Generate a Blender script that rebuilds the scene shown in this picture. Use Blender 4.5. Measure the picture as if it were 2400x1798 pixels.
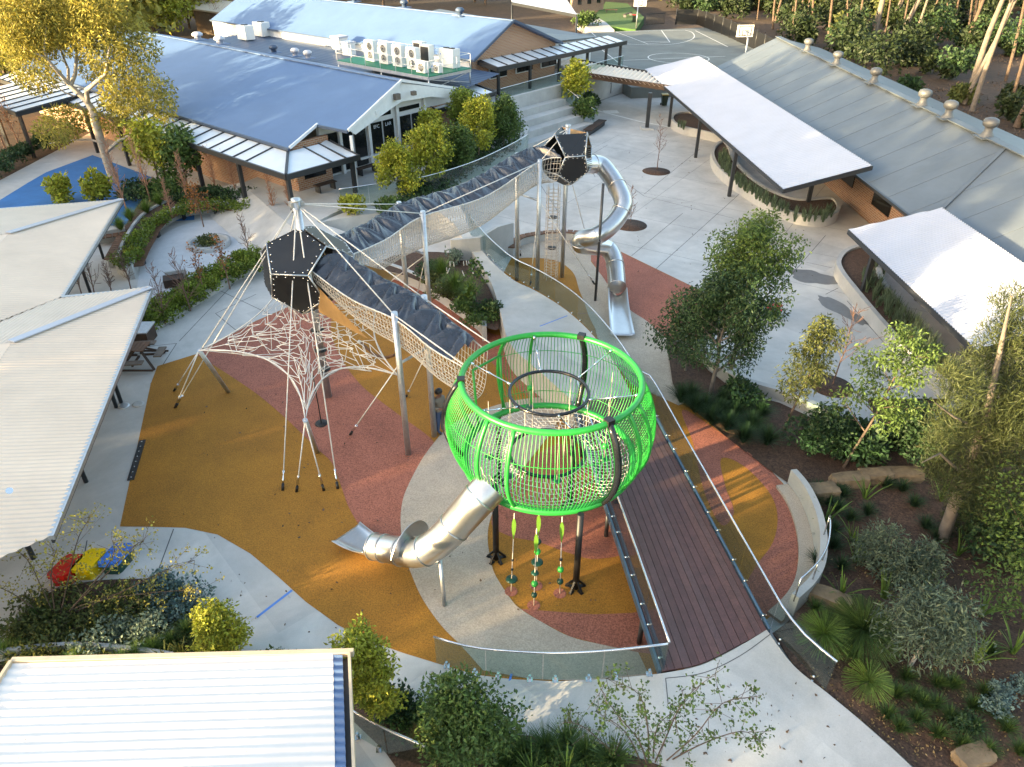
import bpy, bmesh, math, random
import numpy as np
from mathutils import Vector, Matrix, geometry as G2
for o in list(bpy.data.objects): bpy.data.objects.remove(o)
S=bpy.context.scene; COL=S.collection; PI=math.pi
def R(a): return math.radians(a)
# ---------------------------------------------------------------- camera, sky, sun, exposure
CAM_H=15.0; PITCH=33.1; FPX=1700.0
cd=bpy.data.cameras.new('camera'); cam=bpy.data.objects.new('camera',cd); COL.objects.link(cam)
cam.location=(0,0,CAM_H); cam.rotation_euler=(R(90-PITCH),0,0)
cd.sensor_width=36; cd.lens=36*FPX/2400; cd.clip_start=.1; cd.clip_end=2000; S.camera=cam
SUN_EL=R(8.5); SUN_DIR=Vector((-.86,-.5,0)).normalized()      # horizontal direction towards the sun
W=bpy.data.worlds.new('World'); S.world=W; W.use_nodes=True
nt=W.node_tree; sky=nt.nodes.new('ShaderNodeTexSky'); sky.sky_type='NISHITA'; sky.sun_disc=False
sky.sun_elevation=SUN_EL; sky.sun_rotation=math.atan2(SUN_DIR.x,SUN_DIR.y)
sky.air_density=1.0; sky.dust_density=3.0; sky.ozone_density=.6
bg=nt.nodes['Background']; bg.inputs[1].default_value=.15; nt.links.new(sky.outputs[0],bg.inputs[0])
ld=bpy.data.lights.new('sun','SUN'); ld.energy=4.2; ld.angle=R(.6); ld.color=(1,.76,.42)
sun=bpy.data.objects.new('sun',ld); COL.objects.link(sun)
sv=Vector((SUN_DIR.x*math.cos(SUN_EL),SUN_DIR.y*math.cos(SUN_EL),math.sin(SUN_EL)))
sun.rotation_euler=sv.to_track_quat('Z','Y').to_euler(); sun.location=(-40,-20,40)
vs=S.view_settings; vs.view_transform='Standard'; vs.look='None'; vs.gamma=1; vs.exposure=2.68; vs.use_curve_mapping=False
S.cycles.max_bounces=8; S.cycles.transparent_max_bounces=24; S.cycles.use_denoising=True
# ---------------------------------------------------------------- where a pixel's sight line meets a level
_c,_s=math.cos(R(PITCH)),math.sin(R(PITCH)); SC=2400/2212.
def P(px,py,z=0.):                       # source pixels
    b=899-py; d=(px-1200,FPX*_c+b*_s,-FPX*_s+b*_c); t=(z-CAM_H)/d[2]
    return Vector((d[0]*t,d[1]*t,z))
def D(x,y,z=0.): return P(x*SC,y*SC,z)   # pixels of the 2212 wide view
def T(x0,y0,x,y,z=0.,k=3.682): return P(x0+x/k,y0+y/k,z)
def pix(v):
    f=v[1]*_c-(v[2]-CAM_H)*_s; u=v[1]*_s+(v[2]-CAM_H)*_c
    return (1200+FPX*v[0]/f,899-FPX*u/f)
def hgt(b,py):
    lo,hi=-5.,40.
    for _ in range(50):
        m=(lo+hi)/2
        if pix((b[0],b[1],m))[1]>py: lo=m
        else: hi=m
    return lo
def crom(pts,n=6,closed=False):          # smooth curve through points
    pts=[Vector(p) for p in pts]; N=len(pts); out=[]
    for i in range(N if closed else N-1):
        if closed: a,b,c,d=(pts[(i+k)%N] for k in (-1,0,1,2))
        else: a,b,c,d=pts[max(i-1,0)],pts[i],pts[i+1],pts[min(i+2,N-1)]
        for j in range(n):
            t=j/n; out.append(.5*((2*b)+(c-a)*t+(2*a-5*b+4*c-d)*t*t+(3*b-a-3*c+d)*t**3))
    if not closed: out.append(pts[-1])
    return out
# ---------------------------------------------------------------- materials
MATS={}
def mat(name,col,rough=.6,metal=0.,var=.12,scale=3.,fine=0.,fscale=60.,bump=0.,bscale=40.,island=0.,trans=0.,col2=None,spec=.5,stain=0.,alpha=1.,transl=None):
    if name in MATS: return MATS[name]
    m=bpy.data.materials.new(name); m.use_nodes=True; MATS[name]=m
    nt=m.node_tree; N=nt.nodes; L=nt.links; b=N['Principled BSDF']
    b.inputs['Roughness'].default_value=rough; b.inputs['Metallic'].default_value=metal
    b.inputs['Specular IOR Level'].default_value=spec
    if alpha<1: b.inputs['Alpha'].default_value=alpha
    if trans: b.inputs['Transmission Weight'].default_value=trans
    col=tuple(col); c2=col2 or tuple(max(0,x*(1-var*2)) for x in col)
    tc=N.new('ShaderNodeTexCoord'); no=N.new('ShaderNodeTexNoise'); no.inputs['Scale'].default_value=scale; no.inputs['Detail'].default_value=5; no.inputs['Roughness'].default_value=.65
    L.new(tc.outputs['Object'],no.inputs['Vector'])
    rp=N.new('ShaderNodeValToRGB'); rp.color_ramp.elements[0].position=.34; rp.color_ramp.elements[1].position=.68
    rp.color_ramp.elements[0].color=(*c2,1); rp.color_ramp.elements[1].color=(*col,1)
    L.new(no.outputs[0],rp.inputs[0]); out=rp.outputs[0]
    def mixv(fac_out,amt,lo,hi):
        mr=N.new('ShaderNodeMapRange'); mr.inputs[1].default_value=.3; mr.inputs[2].default_value=.7; mr.inputs[3].default_value=lo; mr.inputs[4].default_value=hi; L.new(fac_out,mr.inputs[0])
        mx=N.new('ShaderNodeMix'); mx.data_type='RGBA'; mx.blend_type='MULTIPLY'; mx.inputs[0].default_value=1
        L.new(out,mx.inputs[6]); L.new(mr.outputs[0],mx.inputs[7]); return mx.outputs[2]
    if fine:
        n2=N.new('ShaderNodeTexNoise'); n2.inputs['Scale'].default_value=fscale; n2.inputs['Detail'].default_value=2; L.new(tc.outputs['Object'],n2.inputs['Vector'])
        out=mixv(n2.outputs[0],fine,1-fine,1+fine)
    if stain:
        n3=N.new('ShaderNodeTexNoise'); n3.inputs['Scale'].default_value=.35; n3.inputs['Detail'].default_value=7; n3.inputs['Roughness'].default_value=.7; n3.inputs['Distortion'].default_value=.6; L.new(tc.outputs['Object'],n3.inputs['Vector'])
        out=mixv(n3.outputs[0],stain,1-stain,1+stain*.4)
    if island:
        ge=N.new('ShaderNodeNewGeometry'); mr=N.new('ShaderNodeMapRange'); mr.inputs[3].default_value=1-island; mr.inputs[4].default_value=1+island; L.new(ge.outputs['Random Per Island'],mr.inputs[0])
        mx=N.new('ShaderNodeMix'); mx.data_type='RGBA'; mx.blend_type='MULTIPLY'; mx.inputs[0].default_value=1; L.new(out,mx.inputs[6]); L.new(mr.outputs[0],mx.inputs[7]); out=mx.outputs[2]
    L.new(out,b.inputs['Base Color'])
    if bump:
        n4=N.new('ShaderNodeTexNoise'); n4.inputs['Scale'].default_value=bscale; n4.inputs['Detail'].default_value=3; L.new(tc.outputs['Object'],n4.inputs['Vector'])
        bu=N.new('ShaderNodeBump'); bu.inputs['Strength'].default_value=bump; bu.inputs['Distance'].default_value=.02; L.new(n4.outputs[0],bu.inputs['Height']); L.new(bu.outputs[0],b.inputs['Normal'])
    if transl:
        td=N.new('ShaderNodeBsdfTranslucent'); ms=N.new('ShaderNodeMixShader'); ms.inputs[0].default_value=transl; L.new(out,td.inputs[0])
        L.new(b.outputs[0],ms.inputs[1]); L.new(td.outputs[0],ms.inputs[2]); L.new(ms.outputs[0],N['Material Output'].inputs[0])
    return m
def mat_brick(name,c1,c2,mo,ax):
    m=bpy.data.materials.new(name); m.use_nodes=True; N=m.node_tree.nodes; L=m.node_tree.links; b=N['Principled BSDF']; b.inputs['Roughness'].default_value=.85
    ge=N.new('ShaderNodeNewGeometry'); dt=N.new('ShaderNodeVectorMath'); dt.operation='DOT_PRODUCT'; dt.inputs[1].default_value=(ax[0],ax[1],0); L.new(ge.outputs['Position'],dt.inputs[0])
    sp=N.new('ShaderNodeSeparateXYZ'); L.new(ge.outputs['Position'],sp.inputs[0]); cb=N.new('ShaderNodeCombineXYZ'); L.new(dt.outputs['Value'],cb.inputs[0]); L.new(sp.outputs[2],cb.inputs[1])
    br=N.new('ShaderNodeTexBrick'); br.inputs['Scale'].default_value=1; br.inputs['Brick Width'].default_value=.3; br.inputs['Row Height'].default_value=.115; br.inputs['Mortar Size'].default_value=.014
    br.inputs['Color1'].default_value=(*c1,1); br.inputs['Color2'].default_value=(*c2,1); br.inputs['Mortar'].default_value=(*mo,1); L.new(cb.outputs[0],br.inputs['Vector']); L.new(br.outputs[0],b.inputs['Base Color'])
    bu=N.new('ShaderNodeBump'); bu.inputs['Strength'].default_value=.4; bu.inputs['Distance'].default_value=.01; bu.invert=True; L.new(br.outputs['Fac'],bu.inputs['Height']); L.new(bu.outputs[0],b.inputs['Normal'])
    return m
def mat_glass(name,tint,f=.93,rough=.02):
    m=bpy.data.materials.new(name); m.use_nodes=True; MATS[name]=m; N=m.node_tree.nodes; L=m.node_tree.links
    N.remove(N['Principled BSDF']); tr=N.new('ShaderNodeBsdfTransparent'); tr.inputs[0].default_value=(*tint,1); gl=N.new('ShaderNodeBsdfGlossy'); gl.inputs['Roughness'].default_value=rough
    lw=N.new('ShaderNodeLayerWeight'); lw.inputs[0].default_value=.5; pw=N.new('ShaderNodeMath'); pw.operation='POWER'; pw.inputs[1].default_value=4; L.new(lw.outputs['Facing'],pw.inputs[0]); fr=N.new('ShaderNodeMath'); fr.operation='MULTIPLY_ADD'; fr.inputs[1].default_value=.8; fr.inputs[2].default_value=.035; L.new(pw.outputs[0],fr.inputs[0]); ms=N.new('ShaderNodeMixShader'); L.new(fr.outputs[0],ms.inputs[0]); L.new(tr.outputs[0],ms.inputs[1]); L.new(gl.outputs[0],ms.inputs[2]); L.new(ms.outputs[0],N['Material Output'].inputs[0])
    return m
# ---------------------------------------------------------------- mesh collecting
class MB:
    def __init__(s): s.v=[]; s.f=[]; s.n=0; s.sm=[]
    def add(s,v,f,smooth=False):
        v=np.asarray(v,float).reshape(-1,3); s.v.append(v)
        for q in f: s.f.append(tuple(i+s.n for i in q)); s.sm.append(smooth)
        s.n+=len(v); return s
    def quad(s,*p): return s.add([tuple(q) for q in p],[tuple(range(len(p)))])
    def box(s,c,d,rz=0.,ax=None):        # centre, size, turn about z (or axes matrix)
        h=np.array(d)/2.; v=np.array([(x,y,z) for z in (-1,1) for y in (-1,1) for x in (-1,1)])*h
        if ax is not None: v=v@np.array(ax)
        elif rz:
            ca,sa=math.cos(rz),math.sin(rz); v=np.c_[v[:,0]*ca-v[:,1]*sa,v[:,0]*sa+v[:,1]*ca,v[:,2]]
        return s.add(v+np.array(c),[(0,2,3,1),(4,5,7,6),(0,1,5,4),(2,6,7,3),(0,4,6,2),(1,3,7,5)])
    def bar(s,a,b,w,h,up=(0,0,1)):       # box beam from a to b, w across, h along up
        a=np.array(a,float); b=np.array(b,float); d=b-a; l=np.linalg.norm(d); d/=l; sd=np.cross(d,up); n=np.linalg.norm(sd)
        if n<1e-6: sd=np.array((1.,0,0))
        else: sd/=n
        u=np.cross(sd,d); return s.box((a+b)/2,(l,w,h),ax=[d,sd,u])
    def tube(s,pts,r,n=8,cap=True,closed=False,smooth=True):
        pts=np.array([tuple(p) for p in pts],float); N=len(pts); r=np.broadcast_to(np.array(r,float),(N,))
        tg=np.zeros_like(pts)
        if closed: tg=np.roll(pts,-1,0)-np.roll(pts,1,0)
        else:
            tg[1:-1]=pts[2:]-pts[:-2]; tg[0]=pts[1]-pts[0]; tg[-1]=pts[-1]-pts[-2]
        tg/=np.maximum(np.linalg.norm(tg,axis=1),1e-9)[:,None]
        ref=np.array((0,0,1.)) if abs(tg[0][2])<.9 else np.array((1.,0,0)); u=np.cross(tg[0],ref); u/=np.linalg.norm(u); V=[]
        an=np.arange(n)*2*PI/n; ca,sa=np.cos(an)[:,None],np.sin(an)[:,None]
        for i in range(N):
            u=u-tg[i]*np.dot(u,tg[i]); u/=max(np.linalg.norm(u),1e-9); w=np.cross(tg[i],u); V.append(pts[i]+r[i]*(ca*u+sa*w))
        F=[]
        for i in range(N if closed else N-1):
            a,b=i*n,((i+1)%N)*n
            for j in range(n): k=(j+1)%n; F.append((a+j,a+k,b+k,b+j))
        s.add(np.concatenate(V),F,smooth)
        if cap and not closed:
            o=s.n-N*n; s.f.append(tuple(o+j for j in range(n-1,-1,-1))); s.f.append(tuple(o+(N-1)*n+j for j in range(n))); s.sm+=[False,False]
        return s
    def cyl(s,a,b,r,n=12,r2=None): return s.tube([a,b],[r,r if r2 is None else r2],n)
    def ring(s,c,R_,r,n=48,m=8,ax=None): 
        return s.tube([Vector(c)+Vector((R_*math.cos(a),R_*math.sin(a),0)) for a in np.arange(n)*2*PI/n],r,m,closed=True)
    def lathe(s,c,prof,n=16,cap=True):
        V=[];F=[];m=len(prof)
        for i in range(n):
            a=2*PI*i/n
            for (r,z) in prof: V.append((c[0]+r*math.cos(a),c[1]+r*math.sin(a),c[2]+z))
        for i in range(n):
            k=(i+1)%n
            for j in range(m-1): F.append((i*m+j,k*m+j,k*m+j+1,i*m+j+1))
        return s.add(V,F,True)
    def ball(s,c,r,n=10,sz=1.): return s.lathe(c,[(max(1e-4,r*math.sin(PI*k/6)),-r*sz*math.cos(PI*k/6)) for k in range(7)],n)
    def poly(s,pts,th=0.):               # flat (or gently bent) sheet with an outline; th = thickness downwards
        pts=[Vector(p) for p in pts]; tri=G2.tessellate_polygon([[Vector((p.x,p.y,0)) for p in pts]])
        ar=sum(pts[i].x*pts[(i+1)%len(pts)].y-pts[(i+1)%len(pts)].x*pts[i].y for i in range(len(pts)))
        def up(t):
            a,b,c=(pts[i] for i in t); return t if (b.x-a.x)*(c.y-a.y)-(b.y-a.y)*(c.x-a.x)>0 else t[::-1]
        tri=[up(t) for t in tri]; s.add([tuple(p) for p in pts],tri)
        if th:
            n=len(pts); o=s.n-n; s.add([(p.x,p.y,p.z-th) for p in pts],[t[::-1] for t in tri])
            for i in range(n):
                k=(i+1)%n; q=(o+i,o+n+i,o+n+k,o+k); s.f.append(q if ar>0 else q[::-1]); s.sm.append(False)
        return s
    def wall(s,line,w,z0,z1,closed=False):   # upright wall following a line; z0/z1 numbers or lists
        L_=[Vector((p[0],p[1],0)) for p in line]; n=len(L_); V=[]
        for i in range(n):
            a=L_[(i-1)%n] if closed or i else L_[i]; b=L_[(i+1)%n] if closed or i<n-1 else L_[i]
            t=(b-a).normalized(); nr=Vector((-t.y,t.x,0))*(w/2)
            zz0=z0[i] if hasattr(z0,'__len__') else z0; zz1=z1[i] if hasattr(z1,'__len__') else z1
            for q,z in ((L_[i]+nr,zz0),(L_[i]-nr,zz0),(L_[i]-nr,zz1),(L_[i]+nr,zz1)): V.append((q.x,q.y,z))
        F=[]
        for i in range(n if closed else n-1):
            a,b=i*4,((i+1)%n)*4
            for j in range(4): k=(j+1)%4; F.append((a+j,b+j,b+k,a+k))
        if not closed: F+=[(0,1,2,3),(n*4-1,n*4-2,n*4-3,n*4-4)]
        return s.add(V,F)
    def obj(s,name,m,parent=None,org=None,kind=None,label=None):
        me=bpy.data.meshes.new(name); v=np.concatenate(s.v) if s.v else np.zeros((0,3))
        o0=Vector(org) if org is not None else (WL.get(parent.name,Vector()) if parent else Vector())
        me.from_pydata(v-np.array(o0),[],s.f); me.polygons.foreach_set('use_smooth',s.sm); me.materials.append(MATS[m] if isinstance(m,str) else m); me.update()
        o=bpy.data.objects.new(name,me); COL.objects.link(o)
        if parent: o.parent=parent; WL[o.name]=WL[parent.name].copy()
        else: o.location=o0; WL[o.name]=Vector(o0)
        if kind: o['kind']=kind
        if label: o['label']=label
        return o
WL={}
def tag(o,label,cat,group=None):
    o['label']=label; o['category']=cat
    if group: o['group']=group
    return o
def thing(name,label,cat,loc=(0,0,0),group=None):
    o=bpy.data.objects.new(name,None); COL.objects.link(o); o.location=loc; o.empty_display_size=.3; WL[o.name]=Vector(loc); return tag(o,label,cat,group)
def dup(root,loc,rz=None,sc=None,label=None,group=None):
    r=root.copy(); COL.objects.link(r); r.location=loc; WL[r.name]=Vector(loc)
    if rz is not None: r.rotation_euler=(0,0,rz)
    if sc: r.scale=(sc,)*3 if not hasattr(sc,'__len__') else sc
    if label: r['label']=label
    if group: r['group']=group
    def rec(a,b):
        for ch in list(a.children):
            c=ch.copy(); COL.objects.link(c); c.parent=b; rec(ch,c)
    rec(root,r); return r
def struct(name,mb,m,org=None): return mb.obj(name,m,None,org,'structure')
def fast(name,V,F4,m,parent=None,org=(0,0,0),smooth=False):   # big quad meshes from arrays
    me=bpy.data.meshes.new(name); n=len(F4); k=F4.shape[1]
    o0=np.array(WL[parent.name]) if parent else np.array(org,float)
    me.vertices.add(len(V)); me.vertices.foreach_set('co',(V-o0).astype(np.float32).ravel()); me.loops.add(n*k); me.loops.foreach_set('vertex_index',F4.astype(np.int32).ravel())
    me.polygons.add(n); me.polygons.foreach_set('loop_start',np.arange(n,dtype=np.int32)*k); me.polygons.foreach_set('use_smooth',np.full(n,smooth)); me.update(calc_edges=True)
    me.materials.append(MATS[m] if isinstance(m,str) else m); o=bpy.data.objects.new(name,me); COL.objects.link(o)
    if parent: o.parent=parent; WL[o.name]=WL[parent.name].copy()
    else: o.location=tuple(o0); WL[o.name]=Vector(tuple(o0))
    return o
def edges_tube(E,r,n=4):                  # E: (k,2,3) array of straight pieces -> vertices, quads
    E=np.asarray(E,float); a=E[:,0]; b=E[:,1]; d=b-a; l=np.linalg.norm(d,axis=1,keepdims=True); d=d/np.maximum(l,1e-9)
    ref=np.where(np.abs(d[:,2:3])<.9,np.array([[0,0,1.]]),np.array([[1.,0,0]])); u=np.cross(d,ref); u/=np.linalg.norm(u,axis=1,keepdims=True); w=np.cross(d,u)
    an=np.arange(n)*2*PI/n; rr=np.broadcast_to(np.asarray(r,float).reshape(-1,1,1),(len(E),1,1))
    off=rr*(np.cos(an)[None,:,None]*u[:,None]+np.sin(an)[None,:,None]*w[:,None])
    V=np.concatenate([a[:,None]+off,b[:,None]+off],1).reshape(-1,3); base=np.arange(len(E))[:,None]*2*n; j=np.arange(n); k=(j+1)%n
    return V,np.stack([base+j,base+k,base+n+k,base+n+j],2).reshape(-1,4)
def net(name,E,r,m,parent,n=4,kind='stuff'):
    V,F=edges_tube(E,r,n); o=fast(name,V,F,m,parent,smooth=True)
    if kind: o['kind']=kind
    return o
# ---------------------------------------------------------------- materials used across the scene
mat('concrete',(.52,.505,.48),.75,var=.06,scale=1.1,fine=.06,fscale=45,bump=.08,bscale=60,stain=.24)
def slabs(m,rot,w):
    N=m.node_tree.nodes; L=m.node_tree.links; b=N['Principled BSDF']; src=b.inputs['Base Color'].links[0].from_socket
    tc=N.new('ShaderNodeTexCoord'); mp=N.new('ShaderNodeMapping'); mp.inputs['Rotation'].default_value=(0,0,rot); L.new(tc.outputs['Object'],mp.inputs[0]); br=N.new('ShaderNodeTexBrick'); br.inputs['Scale'].default_value=1; br.inputs['Brick Width'].default_value=w; br.inputs['Row Height'].default_value=w*.8; br.inputs['Mortar Size'].default_value=0
    br.inputs['Color1'].default_value=(.86,.86,.86,1); br.inputs['Color2'].default_value=(1.06,1.05,1.03,1); L.new(mp.outputs[0],br.inputs['Vector']); mx=N.new('ShaderNodeMix'); mx.data_type='RGBA'; mx.blend_type='MULTIPLY'; mx.inputs[0].default_value=1; L.new(src,mx.inputs[6]); L.new(br.outputs[0],mx.inputs[7]); L.new(mx.outputs[2],b.inputs['Base Color'])
slabs(MATS['concrete'],.85,4.2)
mat('concrete_wall',(.44,.435,.42),.8,var=.06,scale=1.6,fine=.05,fscale=30,bump=.1,bscale=30,stain=.2)
mat('joint',(.10,.10,.10),.9); mat('paint_blue',(.08,.22,.62),.6); mat('paint_white',(.7,.7,.68),.6)
mat('rubber_orange',(.36,.155,.014),.9,var=.07,scale=.8,fine=.36,fscale=28,bump=.25,bscale=60,stain=.22)
mat('rubber_red',(.35,.12,.075),.9,var=.07,scale=.8,fine=.42,fscale=26,bump=.25,bscale=60,stain=.2)
mat('rubber_beige',(.47,.385,.30),.9,var=.06,scale=.8,fine=.2,fscale=30,bump=.25,bscale=60,stain=.18)
mat('court_grey',(.16,.18,.175),.85,var=.08,scale=.5,fine=.08,stain=.22); mat('court_blue',(.03,.16,.42),.8,var=.1,scale=.8,fine=.1,stain=.2)
mat('mulch',(.10,.055,.034),.95,var=.25,scale=6,fine=.5,fscale=18,bump=.8,bscale=22,stain=.25)
mat('soil',(.09,.052,.03),.95,var=.25,scale=1.5,fine=.4,fscale=8,bump=.8,bscale=6,stain=.3)
mat('lawn',(.06,.13,.025),.95,var=.15,scale=4,fine=.3,fscale=30,bump=.4)
mat('galv',(.52,.54,.56),.38,.75,var=.1,scale=6,fine=.1,fscale=30); mat('steel',(.58,.575,.57),.3,.95,var=.05,scale=2,fine=.03,fscale=20,stain=.05)
mat('chrome',(.7,.7,.7),.18,1.,var=.05); mat('rail',(.66,.66,.68),.25,.9,var=.05)
mat('dark_steel',(.03,.033,.038),.45,.1,var=.1); mat('black',(.008,.008,.009),.5,var=.1); mat('black_gloss',(.01,.012,.016),.22,var=.1)
mat('panel_black',(.009,.011,.015),.5,var=.15,scale=2); mat('panel_tan',(.36,.21,.075),.55,var=.15,scale=2,fine=.1)
mat('rope',(.62,.53,.44),.8,var=.12,scale=12); mat('rope_white',(.72,.68,.62),.8,var=.1,scale=12)
mat('green',(.02,.29,.04),.38,var=.1,scale=4,fine=.06,fscale=20); mat('lime',(.10,.21,.02),.4,var=.05); mat('dark_green',(.006,.05,.03),.35,var=.1)
mat('roof_blue',(.085,.15,.29),.5,.0,var=.05,scale=.6,fine=.03,stain=.1); mat('roof_blue_dark',(.05,.08,.14),.5,.1,var=.05)
mat('roof_grey',(.125,.147,.168),.5,.15,var=.07,scale=.5,fine=.04,stain=.18); mat('roof_white',(.46,.475,.53),.4,.1,var=.03,scale=.7,stain=.06)
mat('roof_cream',(.72,.575,.44),.5,.0,var=.04,scale=.5,stain=.1); mat('roof_clear',(.66,.62,.58),.35,0,var=.02,stain=.05)
mat('poly_sheet',(.62,.66,.70),.3,0,var=.05,scale=1,stain=.1); mat('white_paint',(.72,.73,.74),.55,var=.05); mat('cream_paint',(.55,.45,.32),.6)
mat('glass_dark',(.012,.014,.016),.08,var=.1); mat('deck',(.085,.040,.030),.65,var=.2,scale=3,fine=.2,fscale=25,island=.0)
mat('timber',(.16,.075,.035),.7,var=.25,scale=4,fine=.2); mat('timber_grey',(.17,.13,.10),.75,var=.2,scale=4,fine=.2); mat('timber_dark',(.055,.03,.018),.7,var=.2)
mat('blue_steel',(.09,.15,.22),.45,.3); mat('ac_white',(.68,.69,.69),.45,var=.03); mat('ac_dark',(.03,.03,.032),.6); mat('deck_green',(.0,.17,.09),.6)
mat('bark_pale',(.45,.40,.34),.85,var=.2,scale=4,bump=.3); mat('bark_brown',(.13,.09,.065),.9,var=.25,scale=5,bump=.5); mat('bark_grey',(.19,.16,.135),.9,var=.22,scale=3,bump=.4); mat('twig',(.17,.10,.075),.85); mat('twig_red',(.38,.20,.12),.85); mat('vent_grey',(.13,.135,.14),.5,.3)
mat('sandstone',(.24,.17,.10),.9,var=.25,scale=2,bump=.4,bscale=8)
GLASS=mat_glass('glass',(.80,.88,.86)); GLASS_D=mat_glass('glass_tint',(.55,.6,.58))
def leafmat(n,c,c2=None,isl=.5,tr=.3): return mat(n,c,.55,var=.2,scale=.9,island=isl,col2=c2,transl=tr,spec=.35)
leafmat('leaf_dark',(.05,.092,.032),(.026,.055,.022)); leafmat('leaf_mid',(.10,.155,.035),(.06,.105,.025)); leafmat('leaf_yellow',(.42,.40,.045),(.24,.27,.03)); leafmat('leaf_gold',(.38,.31,.05),(.25,.24,.05))
leafmat('leaf_olive',(.12,.13,.035),(.07,.09,.025)); leafmat('leaf_blue',(.16,.23,.21),(.10,.16,.15)); leafmat('leaf_silver',(.22,.27,.20),(.14,.19,.13)); leafmat('leaf_autumn',(.33,.14,.03),(.2,.07,.02)); leafmat('leaf_hedge',(.19,.25,.03),(.09,.13,.02)); leafmat('leaf_bank_sunlit',(.38,.37,.03),(.17,.21,.025)); leafmat('leaf_strap',(.15,.20,.12),(.08,.12,.07)); leafmat('leaf_forest_shade',(.036,.055,.02),(.02,.034,.012)); leafmat('leaf_grey',(.12,.16,.10),(.07,.10,.07))  # bank leaves brightened in place of missing sunlight, forest leaves darkened for shade
leafmat('grass_blade',(.08,.13,.03),(.04,.08,.02)); leafmat('grass_dry',(.28,.20,.09),(.2,.13,.05)); leafmat('blade_lime',(.16,.24,.04),(.09,.15,.03)); leafmat('conifer',(.07,.085,.028),(.04,.055,.02))
# ================================================================ ground, paving, rubber, courts
def sheet(name,pts,m,z=None,kind='structure',th=0.):
    o=MB().poly(pts,th).obj(name,m,None,None,kind); return o
def SP(l,z=0.): return [P(x,y,z) for x,y in l]
def DP(l,z=0.): return [D(x,y,z) for x,y in l]
g=MB(); g.poly([(-300,-60,-.06),(300,-60,-.06),(300,700,-.06),(-300,700,-.06)]); struct('ground',g,'soil')
pav=MB(); pav.poly([(-34,3,0),(4,3,0),(11.5,3,0),(11.5,12,0),(13,22,0),(40,22,0),(40,35,0),(30,36,0),(30,82,0),(-2,82,0),(-20,60,0),(-34,60,0)]); struct('plaza',pav,'concrete')
# upper ground behind: ramp and ball court
CZ=1.0
cq=[P(1365,78,CZ),P(1700,62,CZ),P(1960,190,CZ),P(1480,205,CZ),P(1385,150,CZ),P(1360,110,CZ)]
sheet('ball_court',cq,'court_grey',th=1.05)
def strip(mb,line,w,dz=.004):
    L_=[Vector(p) for p in line]; n=len(L_)
    for i in range(n-1):
        a,b=L_[i],L_[i+1]; t=(b-a); t.z=0; t.normalize(); nr=Vector((-t.y,t.x,0))*w/2; z=Vector((0,0,dz)); mb.quad(a-nr+z,b-nr+z,b+nr+z,a+nr+z)
def lines(name,L_,w,m,par,dz=.004):
    mb=MB()
    for l in L_: strip(mb,l,w,dz)
    return mb.obj(name,m,par)
court=bpy.data.objects['ball_court']
for nm,pl in (('sideline',[(1374,88),(1470,163)]),('sideline',[(1630,72),(1706,110)]),('baseline',[(1376,76),(1640,70)]),('halfway_line',[(1450,142),(1700,132)])):
    lines(nm,[SP(pl,CZ)],.12,'paint_white',court)
arc=crom(SP([(1386,76),(1405,90),(1450,101),(1510,105),(1570,104),(1610,97),(1627,87),(1622,76),(1606,71)],CZ),6); lines('three_point_line',[arc],.12,'paint_white',court)
lines('key_line',[SP([(1444,75),(1518,103),(1570,99),(1550,71)],CZ),SP([(1506,98),(1566,97)],CZ)],.12,'paint_white',court)
cc=P(1590,136,CZ); lines('centre_circle',[[cc+Vector((3.4*math.cos(a),1.0*3.4*math.sin(a),0)) for a in np.linspace(0,2*PI,40)]],.12,'paint_white',court)
# rubber playground surface (one sheet) with coloured inlays
rub=[(281,1234),(353,900),(369,858),(459,830),(600,752),(695,711),(780,668),(905,640),(985,672),(1127,778),(1150,700),(1190,620),(1216,575),(1254,565),(1309,560),(1352,562),(1431,578),(1548,635),(1637,678),(1695,708),(1668,795),(1567,798),(1567,830),(1577,900),(1606,944),(1692,1015),(1790,1085),(1842,1140),(1872,1200),(1885,1260),(1880,1320),(1855,1390),(1800,1450),(1720,1500),(1600,1570),(1430,1600),(1250,1596),(1130,1585),(1025,1555),(944,1530),(868,1503),(792,1465),(716,1410),(651,1351),(586,1297),(510,1253),(434,1237),(358,1235)]
sheet('rubber_surface',SP(rub,.006),'rubber_orange')
def inlay(name,pts,m,z=.011,n=5): return sheet(name,crom(SP(pts,z),n,True),m)
def inlay0(name,pts,m,z=.011): return sheet(name,SP(pts,z),m)
# red band through the left half
L1=crom(SP([(459,830),(520,868),(600,922),(668,979),(744,1052),(779,1087),(801,1144),(817,1188),(844,1234),(880,1275),(941,1300)],.011),5)
L2=crom(SP([(941,1300),(939,1226),(941,1188),(950,1153),(975,1101),(1000,1060),(1015,1033),(940,976),(893,941),(844,900),(800,840),(775,770),(790,690)],.011),5)
sheet('rubber_red_band',L1+L2[1:]+SP([(780,670),(695,712),(600,753)],.011),'rubber_red')
beo=[(1045,1003),(1000,1060),(975,1101),(950,1153),(941,1188),(939,1226),(945,1290),(965,1348),(991,1405),(1035,1467),(1083,1516),(1132,1571)]
bei=[(1496,1529),(1412,1511),(1336,1492),(1268,1457),(1224,1430),(1200,1408),(1162,1350),(1151,1316),(1143,1264),(1150,1215),(1180,1150),(1240,1080),(1300,1000),(1330,940),(1290,930),(1200,940),(1100,970)]
sheet('rubber_beige_ring',crom(SP(beo,.016),5)+SP([(1250,1592),(1430,1597),(1520,1580)],.016)+crom(SP(bei,.016),5),'rubber_beige')
inlay0('rubber_red_foot',[(1220,1427),(1295,1433),(1390,1440),(1480,1437),(1560,1420),(1590,1540),(1496,1529),(1412,1511),(1336,1492),(1268,1457)],'rubber_red')
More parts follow.
